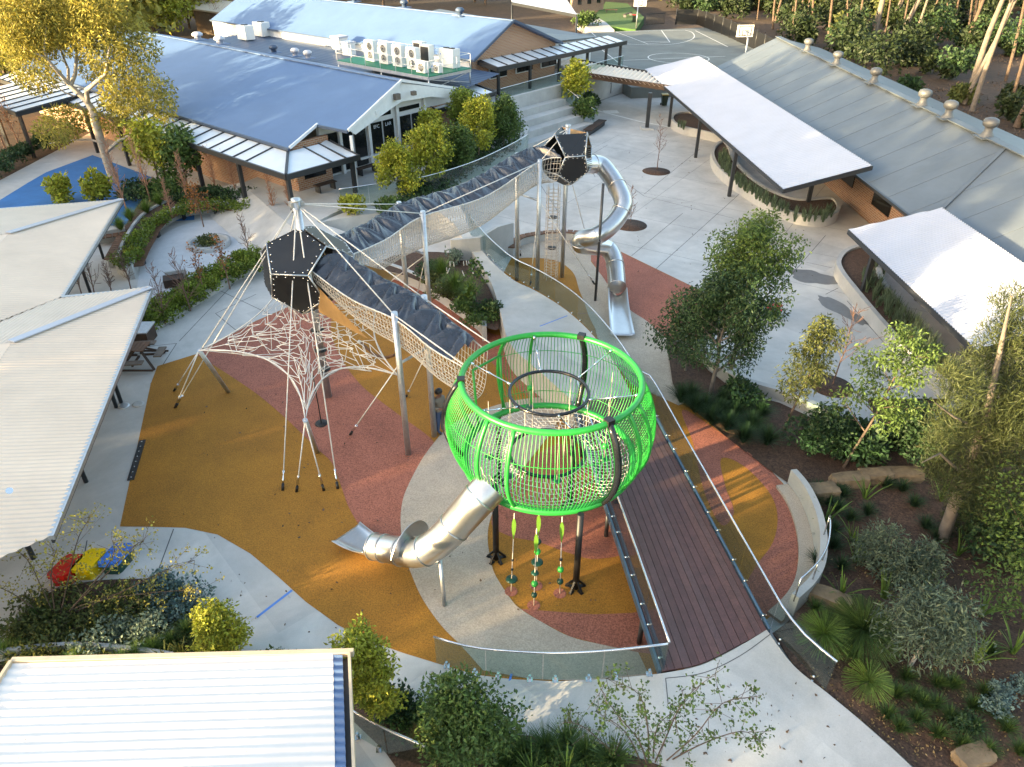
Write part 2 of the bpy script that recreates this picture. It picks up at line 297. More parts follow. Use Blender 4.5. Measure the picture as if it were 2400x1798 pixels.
inlay('rubber_red_under_ball',[(1152,1215),(1190,1255),(1260,1270),(1330,1295),(1400,1310),(1480,1280),(1460,1160),(1330,1040),(1220,1100)],'rubber_red')
inlay('rubber_red_by_planter',[(895,640),(991,675),(1127,770),(1200,800),(1300,910),(1240,930),(1130,830),(1060,800),(1000,760),(940,700)],'rubber_red')
# inlays of the far half
sheet('rubber_beige_far',SP([(1195,600),(1216,577),(1254,567),(1309,562),(1352,564),(1385,570)],.0135)+crom(SP([(1385,613),(1414,651),(1425,667),(1472,722),(1518,754),(1567,799)],.0135),5)+SP([(1567,830),(1577,900),(1606,944),(1590,950),(1480,900),(1440,850),(1400,790)],.0135)+crom(SP([(1395,770),(1380,740),(1368,705),(1357,678),(1347,645),(1330,626),(1309,613),(1276,606),(1235,604),(1205,607)],.0135),5),'rubber_beige')
sheet('rubber_red_far',SP([(1368,588),(1390,566),(1431,579),(1548,636),(1637,679),(1694,709),(1667,794),(1567,797)],.011)+crom(SP([(1567,797),(1518,754),(1472,722),(1425,667),(1387,613),(1368,588)],.011),5)[1:-1],'rubber_red')
inlay('rubber_red_bank',[(1600,960),(1692,1017),(1788,1087),(1840,1142),(1869,1200),(1881,1260),(1876,1320),(1850,1388),(1795,1445),(1740,1400),(1770,1330),(1812,1270),(1822,1205),(1800,1150),(1740,1090),(1690,1075),(1700,1140),(1720,1200),(1690,1230),(1650,1150),(1625,1040)],'rubber_red')
# flat scuffs, joints and painted lines on the concrete
plz=bpy.data.objects['plaza']
def zs(l,z): return [Vector((p.x,p.y,z)) for p in l]
jl=[[(470,660),(640,740)] ,[(353,900),(414,805),(350,812)],[(600,610),(420,800)],[(600,690),(505,735)],[(505,735),(560,780)],[(1735,453),(1510,655)],[(1200,330),(1310,500)],[(1400,380),(1510,460),(1720,512)],[(1760,455),(1850,480)],[(1640,350),(1510,455)],[(1935,552),(1850,650),(1790,745)],[(1890,615),(1950,628)],[(1935,690),(1965,675)],[(1880,1050),(1800,930)],[(1424,340),(1370,372),(1395,415)],[(1860,470),(1740,560),(1640,640)],[(204,1267),(190,1350)],[(407,1240),(370,1340)],[(1985,705),(2130,870)],[(1600,500),(1480,600)]]
lines('joint',[SP(l,0) for l in jl],.03,'joint',plz)
jd=(P(1510,655)-P(1735,453)).normalized(); jn=Vector((-jd.y,jd.x,0)); j0=P(1735,453)
for k in range(-5,7):
    a=j0+jn*(k*4.2); 
    if k: lines('joint',[[a-jd*9,a+jd*9]],.018,'joint',plz,.003)
for k in range(-3,4): a=j0+jd*(k*4.2-1); lines('joint',[[a-jn*16,a+jn*16]],.018,'joint',plz,.0035)
for l in ([(684,1384),(602,1447)],): lines('blue_line',[SP(l,0)],.07,'paint_blue',plz)
lines('blue_line',[SP([(1330,740),(1265,765)],1.1)],.05,'paint_blue',plz)
wm=mat('wet_stain',(.16,.155,.15),.5,var=.1); 
def blob(c,rx,ry,rz,seed,z):
    rn=random.Random(seed); out=[]
    ph=[rn.uniform(0,6.3) for _ in range(4)]
    for a in np.linspace(0,2*PI,36,endpoint=False):
        k=1+.12*math.sin(3*a+ph[0])+.08*math.sin(5*a+ph[1])+.05*math.sin(9*a+ph[2]); x,y=rx*k*math.cos(a),ry*k*math.sin(a); out.append(Vector((c.x+x*math.cos(rz)-y*math.sin(rz),c.y+x*math.sin(rz)+y*math.cos(rz),z)))
    return out
MB().poly(blob(P(1908,650),1.25,.75,-.5,1,.004)).obj('water_stain',wm,plz); MB().poly(blob(P(1970,725),.45,1.5,.35,2,.004)).obj('water_stain',wm,plz)
# blue court at the far left, lawn by the far fence, upper terrace sheets
sheet('blue_court',DP([(-150,440),(0,432),(60,395),(100,372),(200,335),(300,372),(420,420),(420,475),(200,490),(60,480),(-150,480)],.02),'court_blue')
sheet('lawn',SP([(1392,38),(1420,60),(1490,70),(1510,40),(1470,8),(1420,4)],1.0),'lawn',th=1.05)
sheet('footpath',SP([(1352,50),(1385,70),(1440,70),(1420,52),(1398,40),(1350,30)],1.02),'concrete',th=1.05)
sheet('courtyard_paving',crom(SP([(325,650),(340,595),(380,552),(430,527),(490,516),(560,520),(612,540),(600,585),(520,622),(440,652),(385,690),(340,735),(320,700)],.006),4,True),mat('paving_pale',(.55,.545,.55),.7,var=.05,fine=.05,stain=.15))
# terrace in front of the hall (level 1.2) with its ramp down to the left
TZ=1.2
terr=SP([(565,430),(640,400),(870,330),(1180,240),(1240,300),(1215,390),(1080,430),(900,475),(800,490),(742,520),(690,538)],TZ)
sheet('terrace',terr,'concrete',th=1.15)
sheet('terrace_ramp',[P(565,428,1.196),P(692,538,1.196),P(660,585,.7),P(640,612,.3),P(598,602,.014),P(500,515,.014),P(450,452,.014)],'concrete')
sheet('raised_bed',DP([(262,500),(300,440),(330,405),(430,400),(520,425),(540,440),(488,436),(433,441),(370,457),(314,489),(277,545)],.5),'mulch',th=.49)
ra=SP([(640,560),(740,520)],TZ); rb=[P(640,690,0.01),P(740,650,.01)]
rp=MB(); rp.poly([P(640,598,.5),P(690,538,TZ),P(742,520,TZ),P(860,560,.8),P(800,640,.01),P(640,690,.01)]); struct('ramp',rp,'concrete')
# walkway (level 1.1) between planter and glass, with the timber deck at its near end
WZ=1.1
wl=[(745,522),(880,500),(1000,490),(1060,520),(1085,560),(1120,610),(1150,660),(1170,720),(1195,805),(1262,868),(1345,942)]
wr=[(1483,930),(1440,850),(1380,775),(1320,722),(1254,681),(1200,654),(1140,600),(1100,540),(1060,475),(880,470)]
sheet('walkway',crom(SP(wl,WZ+.002),4)+crom(SP(wr,WZ+.002),4),'concrete',th=1.08)
# lower path on the same level, and the ramp falling from it to the left
def zr(px): return max(.012,min(1.1,(px-1000)/553*1.1))
far_e=[(1022,1556),(1100,1580),(1200,1592),(1300,1597),(1420,1592),(1553,1578)]
near_e=[(930,1625),(985,1660),(1060,1692),(1172,1718),(1330,1736),(1450,1760),(1560,1800)]
rp=[P(x,y,zr(x)) for x,y in far_e]+[P(1620,1900,1.1)]+[P(x,y,zr(x)) for x,y in near_e[::-1]]
path=MB(); path.poly(rp,.0)
for i in range(len(rp)-1):
    a,b=rp[i],rp[i+1]; path.quad(a,b,(b.x,b.y,0),(a.x,a.y,0))
struct('ramp_path',path,'concrete')
pth=SP([(1553,1578)],1.1)+crom(SP([(1553,1578),(1640,1560),(1720,1522),(1797,1476)],1.1),5)[1:]+crom(SP([(1797,1476),(1860,1560),(1940,1625),(2030,1700),(2140,1800),(2230,1900)],1.1),5)[1:]+SP([(1620,1900)],1.1)
sheet('path',pth,'concrete',th=1.09)
pobj=bpy.data.objects['path']
k1=crom(SP([(1560,1590),(1650,1577),(1735,1537),(1805,1487)],1.1),6); lines('joint',[k1,SP([(1560,1590),(1566,1650)],1.1)],.02,'joint',pobj)
lines('blue_line',[[P(1199,1580,zr(1199)),P(1170,1686,zr(1170))]],.05,'paint_blue',bpy.data.objects['ramp_path'],.012)
# garden on the right: a bank that rises towards the lower path
def gz(x,y):
    t=max(0,min(1,(y-1150)/330)); t=t*t*(3-2*t); return .05+.95*t
def GD(x,y): return D(x,y,gz(x,y))
outl=[(1441,735),(1444,765),(1453,829),(1480,870),(1570,945),(1655,1010),(1712,1050),(1740,1095),(1762,1160),(1768,1230),(1750,1290),(1700,1345),(1668,1368),(1715,1440),(1790,1500),(1872,1566),(1975,1657),(2060,1752),(2500,1752),(2760,1500),(2900,1100),(2500,900),(2240,860),(2100,880),(2000,955),(1920,962),(1850,945),(1760,905),(1684,870),(1590,845),(1530,800),(1490,740)]
from mathutils.geometry import delaunay_2d_cdt
inn=[(x,y) for x in range(1500,2800,60) for y in range(800,1760,45)]
bp=[GD(*q) for q in outl]; ip=[GD(*q) for q in inn]; vv=[Vector((p.x,p.y)) for p in bp+ip]
r=delaunay_2d_cdt(vv,[(i,(i+1)%len(bp)) for i in range(len(bp))],[list(range(len(bp)))],2,1e-4)
zz={}
allp=bp+ip
V3=[]
for i,v in enumerate(r[0]):
    og=r[3][i]; V3.append((v.x,v.y,allp[og[0]].z if og else .05))
rg=random.Random(4); nb=len(bp)
V3=[(x,y,z+(rg.uniform(-.05,.07) if i>=nb else 0)) for i,(x,y,z) in enumerate(V3)]
mb=MB(); mb.add(V3,[tuple(f) for f in r[2]]); struct('garden_bed',mb,'mulch')
# garden beds at the lower left
sheet('garden_bed_left',crom(DP([(-40,1470),(20,1370),(90,1290),(180,1258),(300,1250),(375,1255),(425,1305),(445,1350),(470,1395),(560,1420),(650,1440),(660,1520),(300,1560),(-40,1540)],.03),4,True),'mulch')
gb=[P(x,y,zr(x)) for x,y in near_e]+[P(1700,1960,1.1),P(1400,2050,.8),P(1000,1900,.3),P(900,1760,.02),P(826,1690,.02),P(826,1590,.02)]
sheet('garden_bed_front',[p+Vector((0,0,.02)) for p in gb],'mulch')
# ================================================================ the green climbing ball
BC=Vector((1.0,15.5,0)); BZ0,BZ1=2.62,5.05
def br(z): t=(z-(BZ0+BZ1)/2)/((BZ1-BZ0)/2); return 2.29+.45*(1-t*t)
def bp_(a,z,dr=0): r=br(z)+dr; return (BC.x+r*math.cos(a),BC.y+r*math.sin(a),z)
ball=thing('climbing_ball','bright green barred climbing ball on black legs in the middle of the playground','climbing frame',BC)
MB().ring(BC+Vector((0,0,BZ1)),br(BZ1),.082,72,10).obj('top_rim','green',ball)
MB().ring(BC+Vector((0,0,BZ0)),br(BZ0),.095,72,10).obj('bottom_ring','green',ball)
zsn=np.linspace(BZ0,BZ1,13)
def inop(a):
    d=math.degrees(a)%360; return 121<d<154
secs=[(-57,66),(66,121),(154,184),(184,228),(228,303)]
for (a0,a1) in secs:
    E=[]; n=int(round((a1-a0)/2.1))
    for i in range(1,n):
        a=R(a0+(a1-a0)*i/n); q=[bp_(a,z) for z in zsn]; E+=[(q[k],q[k+1]) for k in range(12)]
    for z in (3.0,4.3):
        q=[bp_(R(x),z,-.012) for x in np.linspace(a0,a1,max(4,int((a1-a0)/4)))]; E+=list(zip(q[:-1],q[1:]))
    net('bar_panel',np.array(E),.0105,'green',ball,6)
for a in (66,184,303): MB().tube([bp_(R(a),z,.03) for z in zsn],.085,10).obj('rib','black_gloss',ball,label='black curved rib of the climbing ball')
for a in (121,154,228,246,-40,-28,100): MB().tube([bp_(R(a),z,.005) for z in zsn],.05,8).obj('green_rib','green',ball)
for a in (66,184,303):
    q=bp_(R(a),BZ1,.0); MB().box((q[0],q[1],BZ1+.05),(.2,.2,.14),R(a)).obj('rim_clamp','black',ball)
# doorway for the rope bridge
f=MB(); 
for a in (124,150): f.tube([bp_(R(a),2.75,-.12),bp_(R(a),4.55,-.2)],.035,8)
f.tube([bp_(R(124),4.55,-.2),bp_(R(150),4.55,-.2)],.035,8); f.obj('door_frame','green',ball)
# nets and hoops inside
UR=BC+Vector((-.05,0,4.63)); LR=BC+Vector((-.05,0,2.66))
MB().ring(UR,1.02,.045,56,8).obj('upper_hoop','black_gloss',ball); MB().ring(LR,1.02,.05,56,8).obj('lower_hoop','black_gloss',ball)
E=[]; nr=72
for k in range(10):
    r0=1.04+(br(BZ0)-1.04)*k/9; z=2.64-.2*math.sin(PI*k/9); q=[(BC.x+r0*math.cos(a)*(1+.008*(-1)**i),BC.y+r0*math.sin(a),z+.02*math.sin(7*a+k)) for i,a in enumerate(np.linspace(0,2*PI,nr+1))]
    if k in (0,9) or True: E+=[(q[i],q[i+1]) for i in range(nr) if (k%3!=1 or i%2==0)]
    if k<9:
        r1=1.04+(br(BZ0)-1.04)*(k+1)/9; z1=2.64-.2*math.sin(PI*(k+1)/9)
        for i in range(nr):
            a=2*PI*(i+.5*(k%2))/nr; b=2*PI*(i+.5*(k%2)+.25)/nr; E.append(((BC.x+r0*math.cos(a),BC.y+r0*math.sin(a),z),(BC.x+r1*math.cos(b),BC.y+r1*math.sin(b),z1)))
net('floor_net',np.array(E),.0115,'rope_white',ball,4)
E=[]
for i in range(6):
    a=R(40+60*i+12); E.append(((UR.x+1.02*math.cos(a),UR.y+1.02*math.sin(a),4.6),(LR.x+1.0*math.cos(a),LR.y+1.0*math.sin(a),2.82)))
net('hoop_chains',np.array(E),.008,'rope',ball,5)
for i in range(6):
    a=R(40+60*i); p0=Vector(bp_(a,BZ1,-.06)); p1=UR+Vector((1.04*math.cos(a),1.04*math.sin(a),0)); c=MB().tube([p0,p1],.016,6); m_=p0.lerp(p1,.45); d_=(p1-p0).normalized(); c.tube([m_-d_*.12,m_,m_+d_*.12],[.012,.035,.012],6); c.tube([p0,p0+d_*.1],.04,6); c.tube([p1-d_*.12,p1],.035,6); c.obj('cable','chrome',ball)
for (a,r,z,bz) in ((205,1.75,3.1,None),(108,1.6,3.1,3.75),(20,1.75,3.1,None),(232,1.75,3.0,3.6),(275,1.5,2.95,None),(330,1.6,3.1,3.5)):
    x,y=BC.x+r*math.cos(R(a)),BC.y+r*math.sin(R(a)); h=MB().tube([(x,y,4.85),(x,y,z)],.007,5).obj('hanging_rope','rope',ball)
    MB().lathe((x,y,z),[(.001,.03),(.1,.03),(.13,0),(.1,-.03),(.001,-.03)],14).obj('disc_seat','dark_green',h)
    if bz: MB().ball((x,y,bz),.09).obj('ball_grip','green',h)
# legs with star feet
for px,py in ((1163,1310),(1349,1378),(1335,1190),(1170,1130)):
    b=P(px,py); l=MB().tube([b,(b.x,b.y,BZ0+.02)],.085,10).obj('leg','black',ball)
    ft=MB()
    for k in range(5):
        a=2*PI*k/5+.3; d=Vector((math.cos(a),math.sin(a),0)); q=[b+d*.05+Vector((0,0,.3)),b+d*.26+Vector((0,0,.02))]; ft.bar(q[0],q[1],.05,.05)
        ft.box(b+d*.2+Vector((0,0,.02)),(.16,.09,.03),a)
    ft.obj('foot','black',l)
# climbing ropes under the ball
for i,(gx,gy,tp) in enumerate(((1198,1387,2.6),(1251,1420,2.5),(1257,1374,2.55),(1312,1392,2.55))):
    b=P(gx,gy); u=BC+ (Vector((b.x,b.y,0))-BC)*.92; t=Vector((u.x,u.y,tp)); up=(t-b).normalized()
    o=thing('climbing_rope',['pale climbing rope with big dark disc hanging nearest the slide','pale climbing rope with light green ball nearest the front, under the green ball','pale climbing rope behind the front one, ending in a wide dark disc','pale climbing rope with green ball beside the front right black leg'][i],'rope',b,'climbing ropes hung under the green ball')
    MB().tube([b,t],.014,6).obj('rope','rope',o)
    bl=MB(); ca=R(80); c0=b+up*(tp-.15); 
    w=[.012,.05,.055,.045,.025,.008]; 
    for s_ in (0,1):
        off=Vector((0,.02*(2*s_-1),0)); bl.add([tuple(c0-up*(k*.13)+Vector((sg*w[k],0,0))+off) for k in range(6) for sg in (-1,1)],[(2*k,2*k+1,2*k+3,2*k+2) for k in range(5)])
    bl.obj('grip_blade','lime',o)
    def at(q): return b+(t-b)*q
    specs=[[(.42,.04,'black'),(.30,.04,'black'),(.17,.16,'disc')],[(.44,.1,'disc'),(.30,.09,'green'),(.15,.08,'dark_green')],[(.60,.09,'dark_green'),(.47,.09,'green'),(.33,.16,'disc')],[(.46,.05,'black'),(.33,.09,'green'),(.17,.09,'dark_green')]][i]
    for q,r_,k in specs:
        c=at(q)
        if k=='disc': MB().lathe(c,[(.001,.03),(r_*.8,.03),(r_,0),(r_*.8,-.03),(.001,-.03)],16).obj('disc_seat','dark_green',o)
        else: MB().ball(c,r_).obj('ball_grip',k,o)
    MB().poly([b+Vector((.17*math.cos(q_),.17*math.sin(q_),.0185)) for q_ in np.linspace(0,2*PI,24,endpoint=False)]).obj('anchor_patch','rubber_red',o)
# ================================================================ steel slides
def slide(name,label,pts,r,exit_pts,exit_w,posts,seam,cat='slide'):
    C=crom(pts,8); o=thing(name,label,cat,(exit_pts[-1].x,exit_pts[-1].y,0))
    r0,r=(r if hasattr(r,'__len__') else (r,r)); ra=np.linspace(r0,r,len(C)); MB().tube(C,ra,28,cap=False).obj('tube','steel',o)
    MB().tube(C,ra-.012,20,cap=False).obj('tube_lining','steel',o)
    for i in seam:
        k=int(i*(len(C)-1)); a=C[max(k-1,0)]; b=C[min(k+1,len(C)-1)]; d=(b-a).normalized(); MB().tube([C[k]-d*.018,C[k]+d*.018],ra[k]+.022,28).obj('joint_ring','steel',o)
    # open chute
    X=crom(exit_pts,6); V=[];F=[]; n=11; N=len(X)
    for i,p in enumerate(X):
        d=(X[min(i+1,N-1)]-X[max(i-1,0)]); d.z=0; d.normalize(); sd=Vector((-d.y,d.x,0)); t=i/(N-1); w=r*(1-t)+exit_w/2*t; hh=r*.9*(1-t)**2.2+.07
        for j in range(n):
            u=-1+2*j/(n-1); zz=(abs(u)**(2+6*t))*hh; V.append(tuple(p+sd*(u*w)+Vector((0,0,zz))))
    for i in range(N-1):
        for j in range(n-1): F.append((i*n+j,i*n+j+1,(i+1)*n+j+1,(i+1)*n+j))
    ch=MB().add(V,F,True).obj('exit_chute','steel',o); sm=ch.modifiers.new('s','SOLIDIFY'); sm.thickness=.02
    MB().tube([V[i*n] for i in range(N)],.018,6).tube([V[i*n+n-1] for i in range(N)],.018,6).tube([V[(N-1)*n+j] for j in range(n)],.02,6).obj('rolled_edge','steel',ch)
    for a,b,rr,m in posts: MB().cyl(a,b,rr,12).obj('support_post',m,o)
    return o
sp=[P(1150,1140,3.1),P(1120,1172,2.85),P(1088,1208,2.42),P(1060,1240,2.05),P(1028,1270,1.68),P(991,1293,1.34),P(955,1294,1.06),P(918,1288,.84),P(878,1281,.64)]
e1=[P(880,1301,.27),P(860,1286,.25),P(838,1269,.23),P(812,1250,.22)]
s1=slide('tube_slide','steel tube slide curling from the green ball to the orange rubber',sp,(.45,.36),e1,1.0,[(P(1042,1420),sp[4]-Vector((0,0,.38)),.055,'galv')],(.12,.36,.62,.8,.93,1.0))
# half round guard plate beside the tube
gc=P(962,1288,1.05); gd=(sp[7]-sp[5]); gd.z=0; gd.normalize(); gs=Vector((-gd.y,gd.x,0))
V=[];n=20
for k in range(n):
    a=-.9+ (PI+.9)*k/(n-1)*.92; 
    for rr in (.36,.80): V.append(tuple(gc+gs*(rr*math.cos(a)*-1)+Vector((0,0,rr*math.sin(a)))+gd*(.0)))
gp=MB().add(V,[(2*k,2*k+1,2*k+3,2*k+2) for k in range(n-1)]).obj('guard_plate','steel',s1); gp.modifiers.new('s','SOLIDIFY').thickness=.02
T2=Vector((2.44,32.51,0)); T1=Vector((-6.76,22.12,0))
sp2=[P(1348,388,5.45),P(1403,386,5.25),P(1430,412,4.9),P(1450,445,4.5),P(1461,475,4.12),P(1453,500,3.75),P(1432,528,3.38),P(1400,552,3.02),P(1366,560,2.72),P(1362,573,2.4),P(1392,577,2.05),P(1422,582,1.72),P(1438,604,1.4),P(1444,640,.98),P(1446,672,.66)]
e2=[P(1446,694,.30),P(1449,725,.26),P(1454,755,.22),P(1459,786,.20)]
SPO=P(1395,705)
slide('spiral_tube_slide','steel spiral tube slide dropping from the far tower to the beige rubber',sp2,.41,e2,1.0,[(SPO,Vector((SPO.x,SPO.y,5.45)),.06,'dark_steel')],(.06,.2,.34,.5,.62,.8,.9,1.0))
# ================================================================ towers: vertex-up dodecahedra of bolted panels on a mast
def dodeca():
    ph=(1+5**.5)/2; v=[(x,y,z) for x in (-1,1) for y in (-1,1) for z in (-1,1)]
    for a in (-1,1):
        for b in (-1,1): v+=[(0,a/ph,b*ph),(a/ph,b*ph,0),(a*ph,0,b/ph)]
    v=np.array(v)/3**.5; e=(5**.5-1)/3**.5
    up=v[7]; q=Vector(up).rotation_difference(Vector((0,0,1))).to_matrix(); v=v@np.array(q).T
    nb={i:[j for j in range(20) if i!=j and abs(np.linalg.norm(v[i]-v[j])-e)<1e-3] for i in range(20)}
    F=set()
    for i in range(20):
        for j in nb[i]:
            for k in nb[i]:
                if j<k:
                    n=np.cross(v[j]-v[i],v[k]-v[i]); n/=np.linalg.norm(n); d=n@v[i]; f=[t for t in range(20) if abs(v[t]@n-d)<1e-3]
                    if len(f)==5: F.add(tuple(sorted(f)))
    out=[]
    for f in F:
        c=v[list(f)].mean(0); n=c/np.linalg.norm(c); a=v[f[0]]-c; b=np.cross(n,a); out.append(sorted(f,key=lambda t: math.atan2((v[t]-c)@b,(v[t]-c)@a)))
    return v,out
DV,DF=dodeca()
def tower(name,label,base,mast,mtop,mr,cz,Rr,rot,openings,grilles,sunlit_tans=(),flare=(1.13,1.0,1.0,.745)):
    o=thing(name,label,'play tower',base); ca,sa=math.cos(rot),math.sin(rot)
    kx=np.where(DV[:,2]>0.05,flare[0],flare[1]); DZ=np.where(DV[:,2]>.95,flare[2],np.where(DV[:,2]>.7,flare[3],DV[:,2])); V=np.c_[(DV[:,0]*ca-DV[:,1]*sa)*kx,(DV[:,0]*sa+DV[:,1]*ca)*kx,DZ]*Rr+np.array((base[0],base[1],cz))
    MB().cyl(base,(base[0],base[1],mtop),mr,16).obj('mast','galv',o); MB().lathe((base[0],base[1],mtop),[(mr+.02,-.05),(mr+.02,.02),(.001,.04)],16).obj('mast_cap','galv',o)
    cen=np.array((base[0],base[1],cz)); fr=MB(); done=set()
    for f in DF:
        c=V[f].mean(0); n=c-cen; n/=np.linalg.norm(n); az=math.degrees(math.atan2(n[1],n[0]))%360; el=n[2]
        def near(lst): return any(abs((az-a+180)%360-180)<28 and abs(el)<.45 for a in lst)
        for i in range(5):
            e=tuple(sorted((f[i],f[(i+1)%5])))
            if e not in done and el<.6: done.add(e); fr.tube([V[e[0]],V[e[1]]],.03,6)
        if near(openings): continue
        pts=[c+(V[i]-c)*(.955) for i in f]
        if near(grilles):
            a=V[f[0]]-c; a/=np.linalg.norm(a); b=np.cross(n,a); E=[]
            P2=[((q-c)@a,(q-c)@b) for q in pts]
            for yy in np.linspace(-1.4,1.4,34):
                xs=[]
                for k in range(5):
                    (x0,y0),(x1,y1)=P2[k],P2[(k+1)%5]
                    if (y0-yy)*(y1-yy)<0: xs.append(x0+(x1-x0)*(yy-y0)/(y1-y0))
                if len(xs)==2: E.append((c+a*xs[0]+b*yy,c+a*xs[1]+b*yy))
            net('grille',np.array(E),.014,'dark_steel',o,5); continue
        th=.025; mb=MB(); top=[q+n*th for q in pts]; mb.add(pts+top,[(4,3,2,1,0),(5,6,7,8,9)]+[(i,(i+1)%5,5+(i+1)%5,5+i) for i in range(5)])
        tn=any(abs((az-a+180)%360-180)<30 for a in sunlit_tans) and el>.3
        p=mb.obj('panel','panel_tan' if tn else 'panel_black',o)
        bl=MB()
        for i in range(5):
            for s_ in (.1,.37,.63,.9):
                q=pts[i]+(pts[(i+1)%5]-pts[i])*s_; q=c+(q-c)*.93+n*(th+.004); bl.lathe(q,[(.024,-.01),(.024,.012),(.001,.016)],6)
        bl.obj('bolts','chrome',p,None,'stuff')
    fr.obj('frame','galv',o); return o
tw1=tower('play_tower','near play tower: black bolted panel cabin with guy ropes on its mast',T1,None,7.45,.13,5.05,1.48,R(242),(322,48),(205,))
tw2=tower('play_tower','far play tower: black panel cabin where the spiral slide starts',T2,None,7.2,.1,5.75,1.2,R(262),(228,),(348,),(22,),(1.06,1.0,.8,1.0))  # right upper panel coloured tan to imitate warm sunlight on black
# rope net column under the far tower
E=[];cx,cy=T2.x-.55,T2.y-.15
for k in range(26):
    z=.2+k*.165; q=[(cx+.33*math.cos(a),cy+.33*math.sin(a),z) for a in np.linspace(0,2*PI,9)]; E+=[(q[i],q[i+1]) for i in range(8)]
for i in range(8): a=2*PI*i/8; E.append(((cx+.33*math.cos(a),cy+.33*math.sin(a),0),(cx+.3*math.cos(a),cy+.3*math.sin(a),4.6)))
cn=thing('climbing_net','pale rope net column hanging beside the far tower mast','net',(cx,cy,0)); net('rope_mesh',np.array(E),.012,'rope',cn,4)
for z in (1.6,3.1): MB().lathe((cx,cy,z),[(.001,.03),(.2,.03),(.22,0),(.2,-.03),(.001,-.03)],14).obj('disc_step','black',cn)
# ================================================================ covered rope bridges
mat('tarp',(.035,.04,.055),.27,var=.3,scale=4,bump=.3,bscale=9,spec=.9); mat('net_rope',(.66,.59,.51),.8,var=.1,scale=20)
def bridge(name,label,N_,F_,dep,posts,tarp_rng,peaks,pn,seed,mesh=.135):
    """N_,F_: near and far rail points, dep: sag of the net below the rails"""
    n=crom(N_,10); f=crom(F_,10); ln=sum((n[i+1]-n[i]).length for i in range(len(n)-1)); m=len(n)
    cum=[0]
    for i in range(m-1): cum.append(cum[-1]+(n[i+1]-n[i]).length)
    def samp(t):
        s_=t*cum[-1]; i=max(0,min(m-2,int(np.searchsorted(cum,s_)-1))); u=(s_-cum[i])/max(cum[i+1]-cum[i],1e-6); dd=np.interp(t,np.linspace(0,1,len(dep)),dep)
        return np.array(n[i].lerp(n[i+1],u)),np.array(f[i].lerp(f[i+1],u)),dd
    o=thing(name,label,'rope bridge',(n[m//2].x,n[m//2].y,0))
    nu=int(ln/mesh); nv=22; Gd=np.zeros((nu+1,nv+1,3))
    for i in range(nu+1):
        a,b,d=samp(i/nu)
        for j in range(nv+1):
            u=j/nv; s_=.5-.5*math.cos(PI*u); dr=d*(1-abs(2*u-1)**2.6); q=a+(b-a)*(.5+(s_-.5)*.92 if 0<u<1 else s_); q=q-np.array((0,0,dr)); Gd[i,j]=q
    E=np.concatenate([np.stack([Gd[:-1].reshape(-1,3),Gd[1:].reshape(-1,3)],1),np.stack([Gd[:,:-1].reshape(-1,3),Gd[:,1:].reshape(-1,3)],1)])
    net('side_net',E,.0105,'net_rope',o,4)
    for q in (n,f): MB().tube(q,.022,6).obj('rail_rope','rope_white' if q is n else 'rope',o)
    # tarpaulin
    rn=random.Random(seed); nu2=int(ln/.05); nv2=26; t0,t1=tarp_rng; Gt=np.zeros((nu2+1,nv2+1,3))
    pk=[]
    for k in range(pn): pk.append(((k+.5+rn.uniform(-.06,.06))/pn,.95,rn.uniform(-.3,.3)))
    for i in range(nu2+1):
        t=i/nu2; a,b,d=samp(t0+(t1-t0)*t)
        for j in range(nv2+1):
            v=j/nv2; q=a+(b-a)*v; best=min(pk,key=lambda p:abs(p[0]-t)); dx=(t-best[0])*ln*(t1-t0); dy=(v-best[1])*1.3; rho=math.hypot(dx,dy); ph=math.atan2(dy,dx)
            fade=min(1,rho/.2)*max(0,1-rho/1.5); ed=math.sin(PI*(.08+.92*v))**.7
            dz=peaks*1.7*math.exp(-(rho/.6)**1.1)*(.35+.65*ed)+min(rho,.75)*min(1,.25+1.5*v)*(.34*(abs(math.sin(3.5*(ph+PI/2)+best[2]))-.5)+.13*(abs(math.sin(8.5*ph+best[2]*3))-.5)+.03*math.sin(27*ph))-.04*(1-v)**3
            Gt[i,j]=q+np.array((0,0,.05*ed+dz))
    idx=np.arange((nu2+1)*(nv2+1)).reshape(nu2+1,nv2+1); Fq=np.stack([idx[:-1,:-1],idx[1:,:-1],idx[1:,1:],idx[:-1,1:]],2).reshape(-1,4)
    fast('tarpaulin',Gt.reshape(-1,3),Fq,'tarp',o,smooth=True)
    for a,b,r_ in posts: MB().cyl(a,b,r_,14).obj('post','galv',o)
    return o
# bridge 1: near tower -> ball
pA=P(957,1065); pB=P(1018,1022); uA=(T1-BC).normalized()
d1=Vector((.79,-.61,0)); s1v=Vector((-.61,-.79,0))                 # along, towards the camera side
c0=T1+d1*1.05; cE=BC+Vector((br(4)*math.cos(R(137)),br(4)*math.sin(R(137)),0)); cm=(pA+pB)/2; cm.z=0
def rail(c,w,z): return Vector((c.x,c.y,z))+s1v*w
N1=[rail(c0,.62,5.55),rail(c0.lerp(cm,.5),.66,5.12),rail(cm,.6,4.98),rail(cm.lerp(cE,.55),.6,4.62),rail(cE,.5,4.45)]
F1=[rail(c0,-.62,5.75),rail(c0.lerp(cm,.5),-.66,5.3),rail(cm,-.6,5.1),rail(cm.lerp(cE,.55),-.6,4.72),rail(cE,-.5,4.5)]
b1=bridge('rope_bridge','tarpaulin covered rope bridge from near tower down to the green ball',N1,F1,[.75,1.0,1.2,1.3,1.35,1.3],[(pA,Vector((pA.x,pA.y,5.25)),.095),(pB,Vector((pB.x,pB.y,5.3)),.095)],(.0,.93),.2,6,3)
for z in (5.0,3.5): MB().cyl((pA.x,pA.y,z),(pB.x,pB.y,z),.045,10).obj('cross_bar','galv',b1)
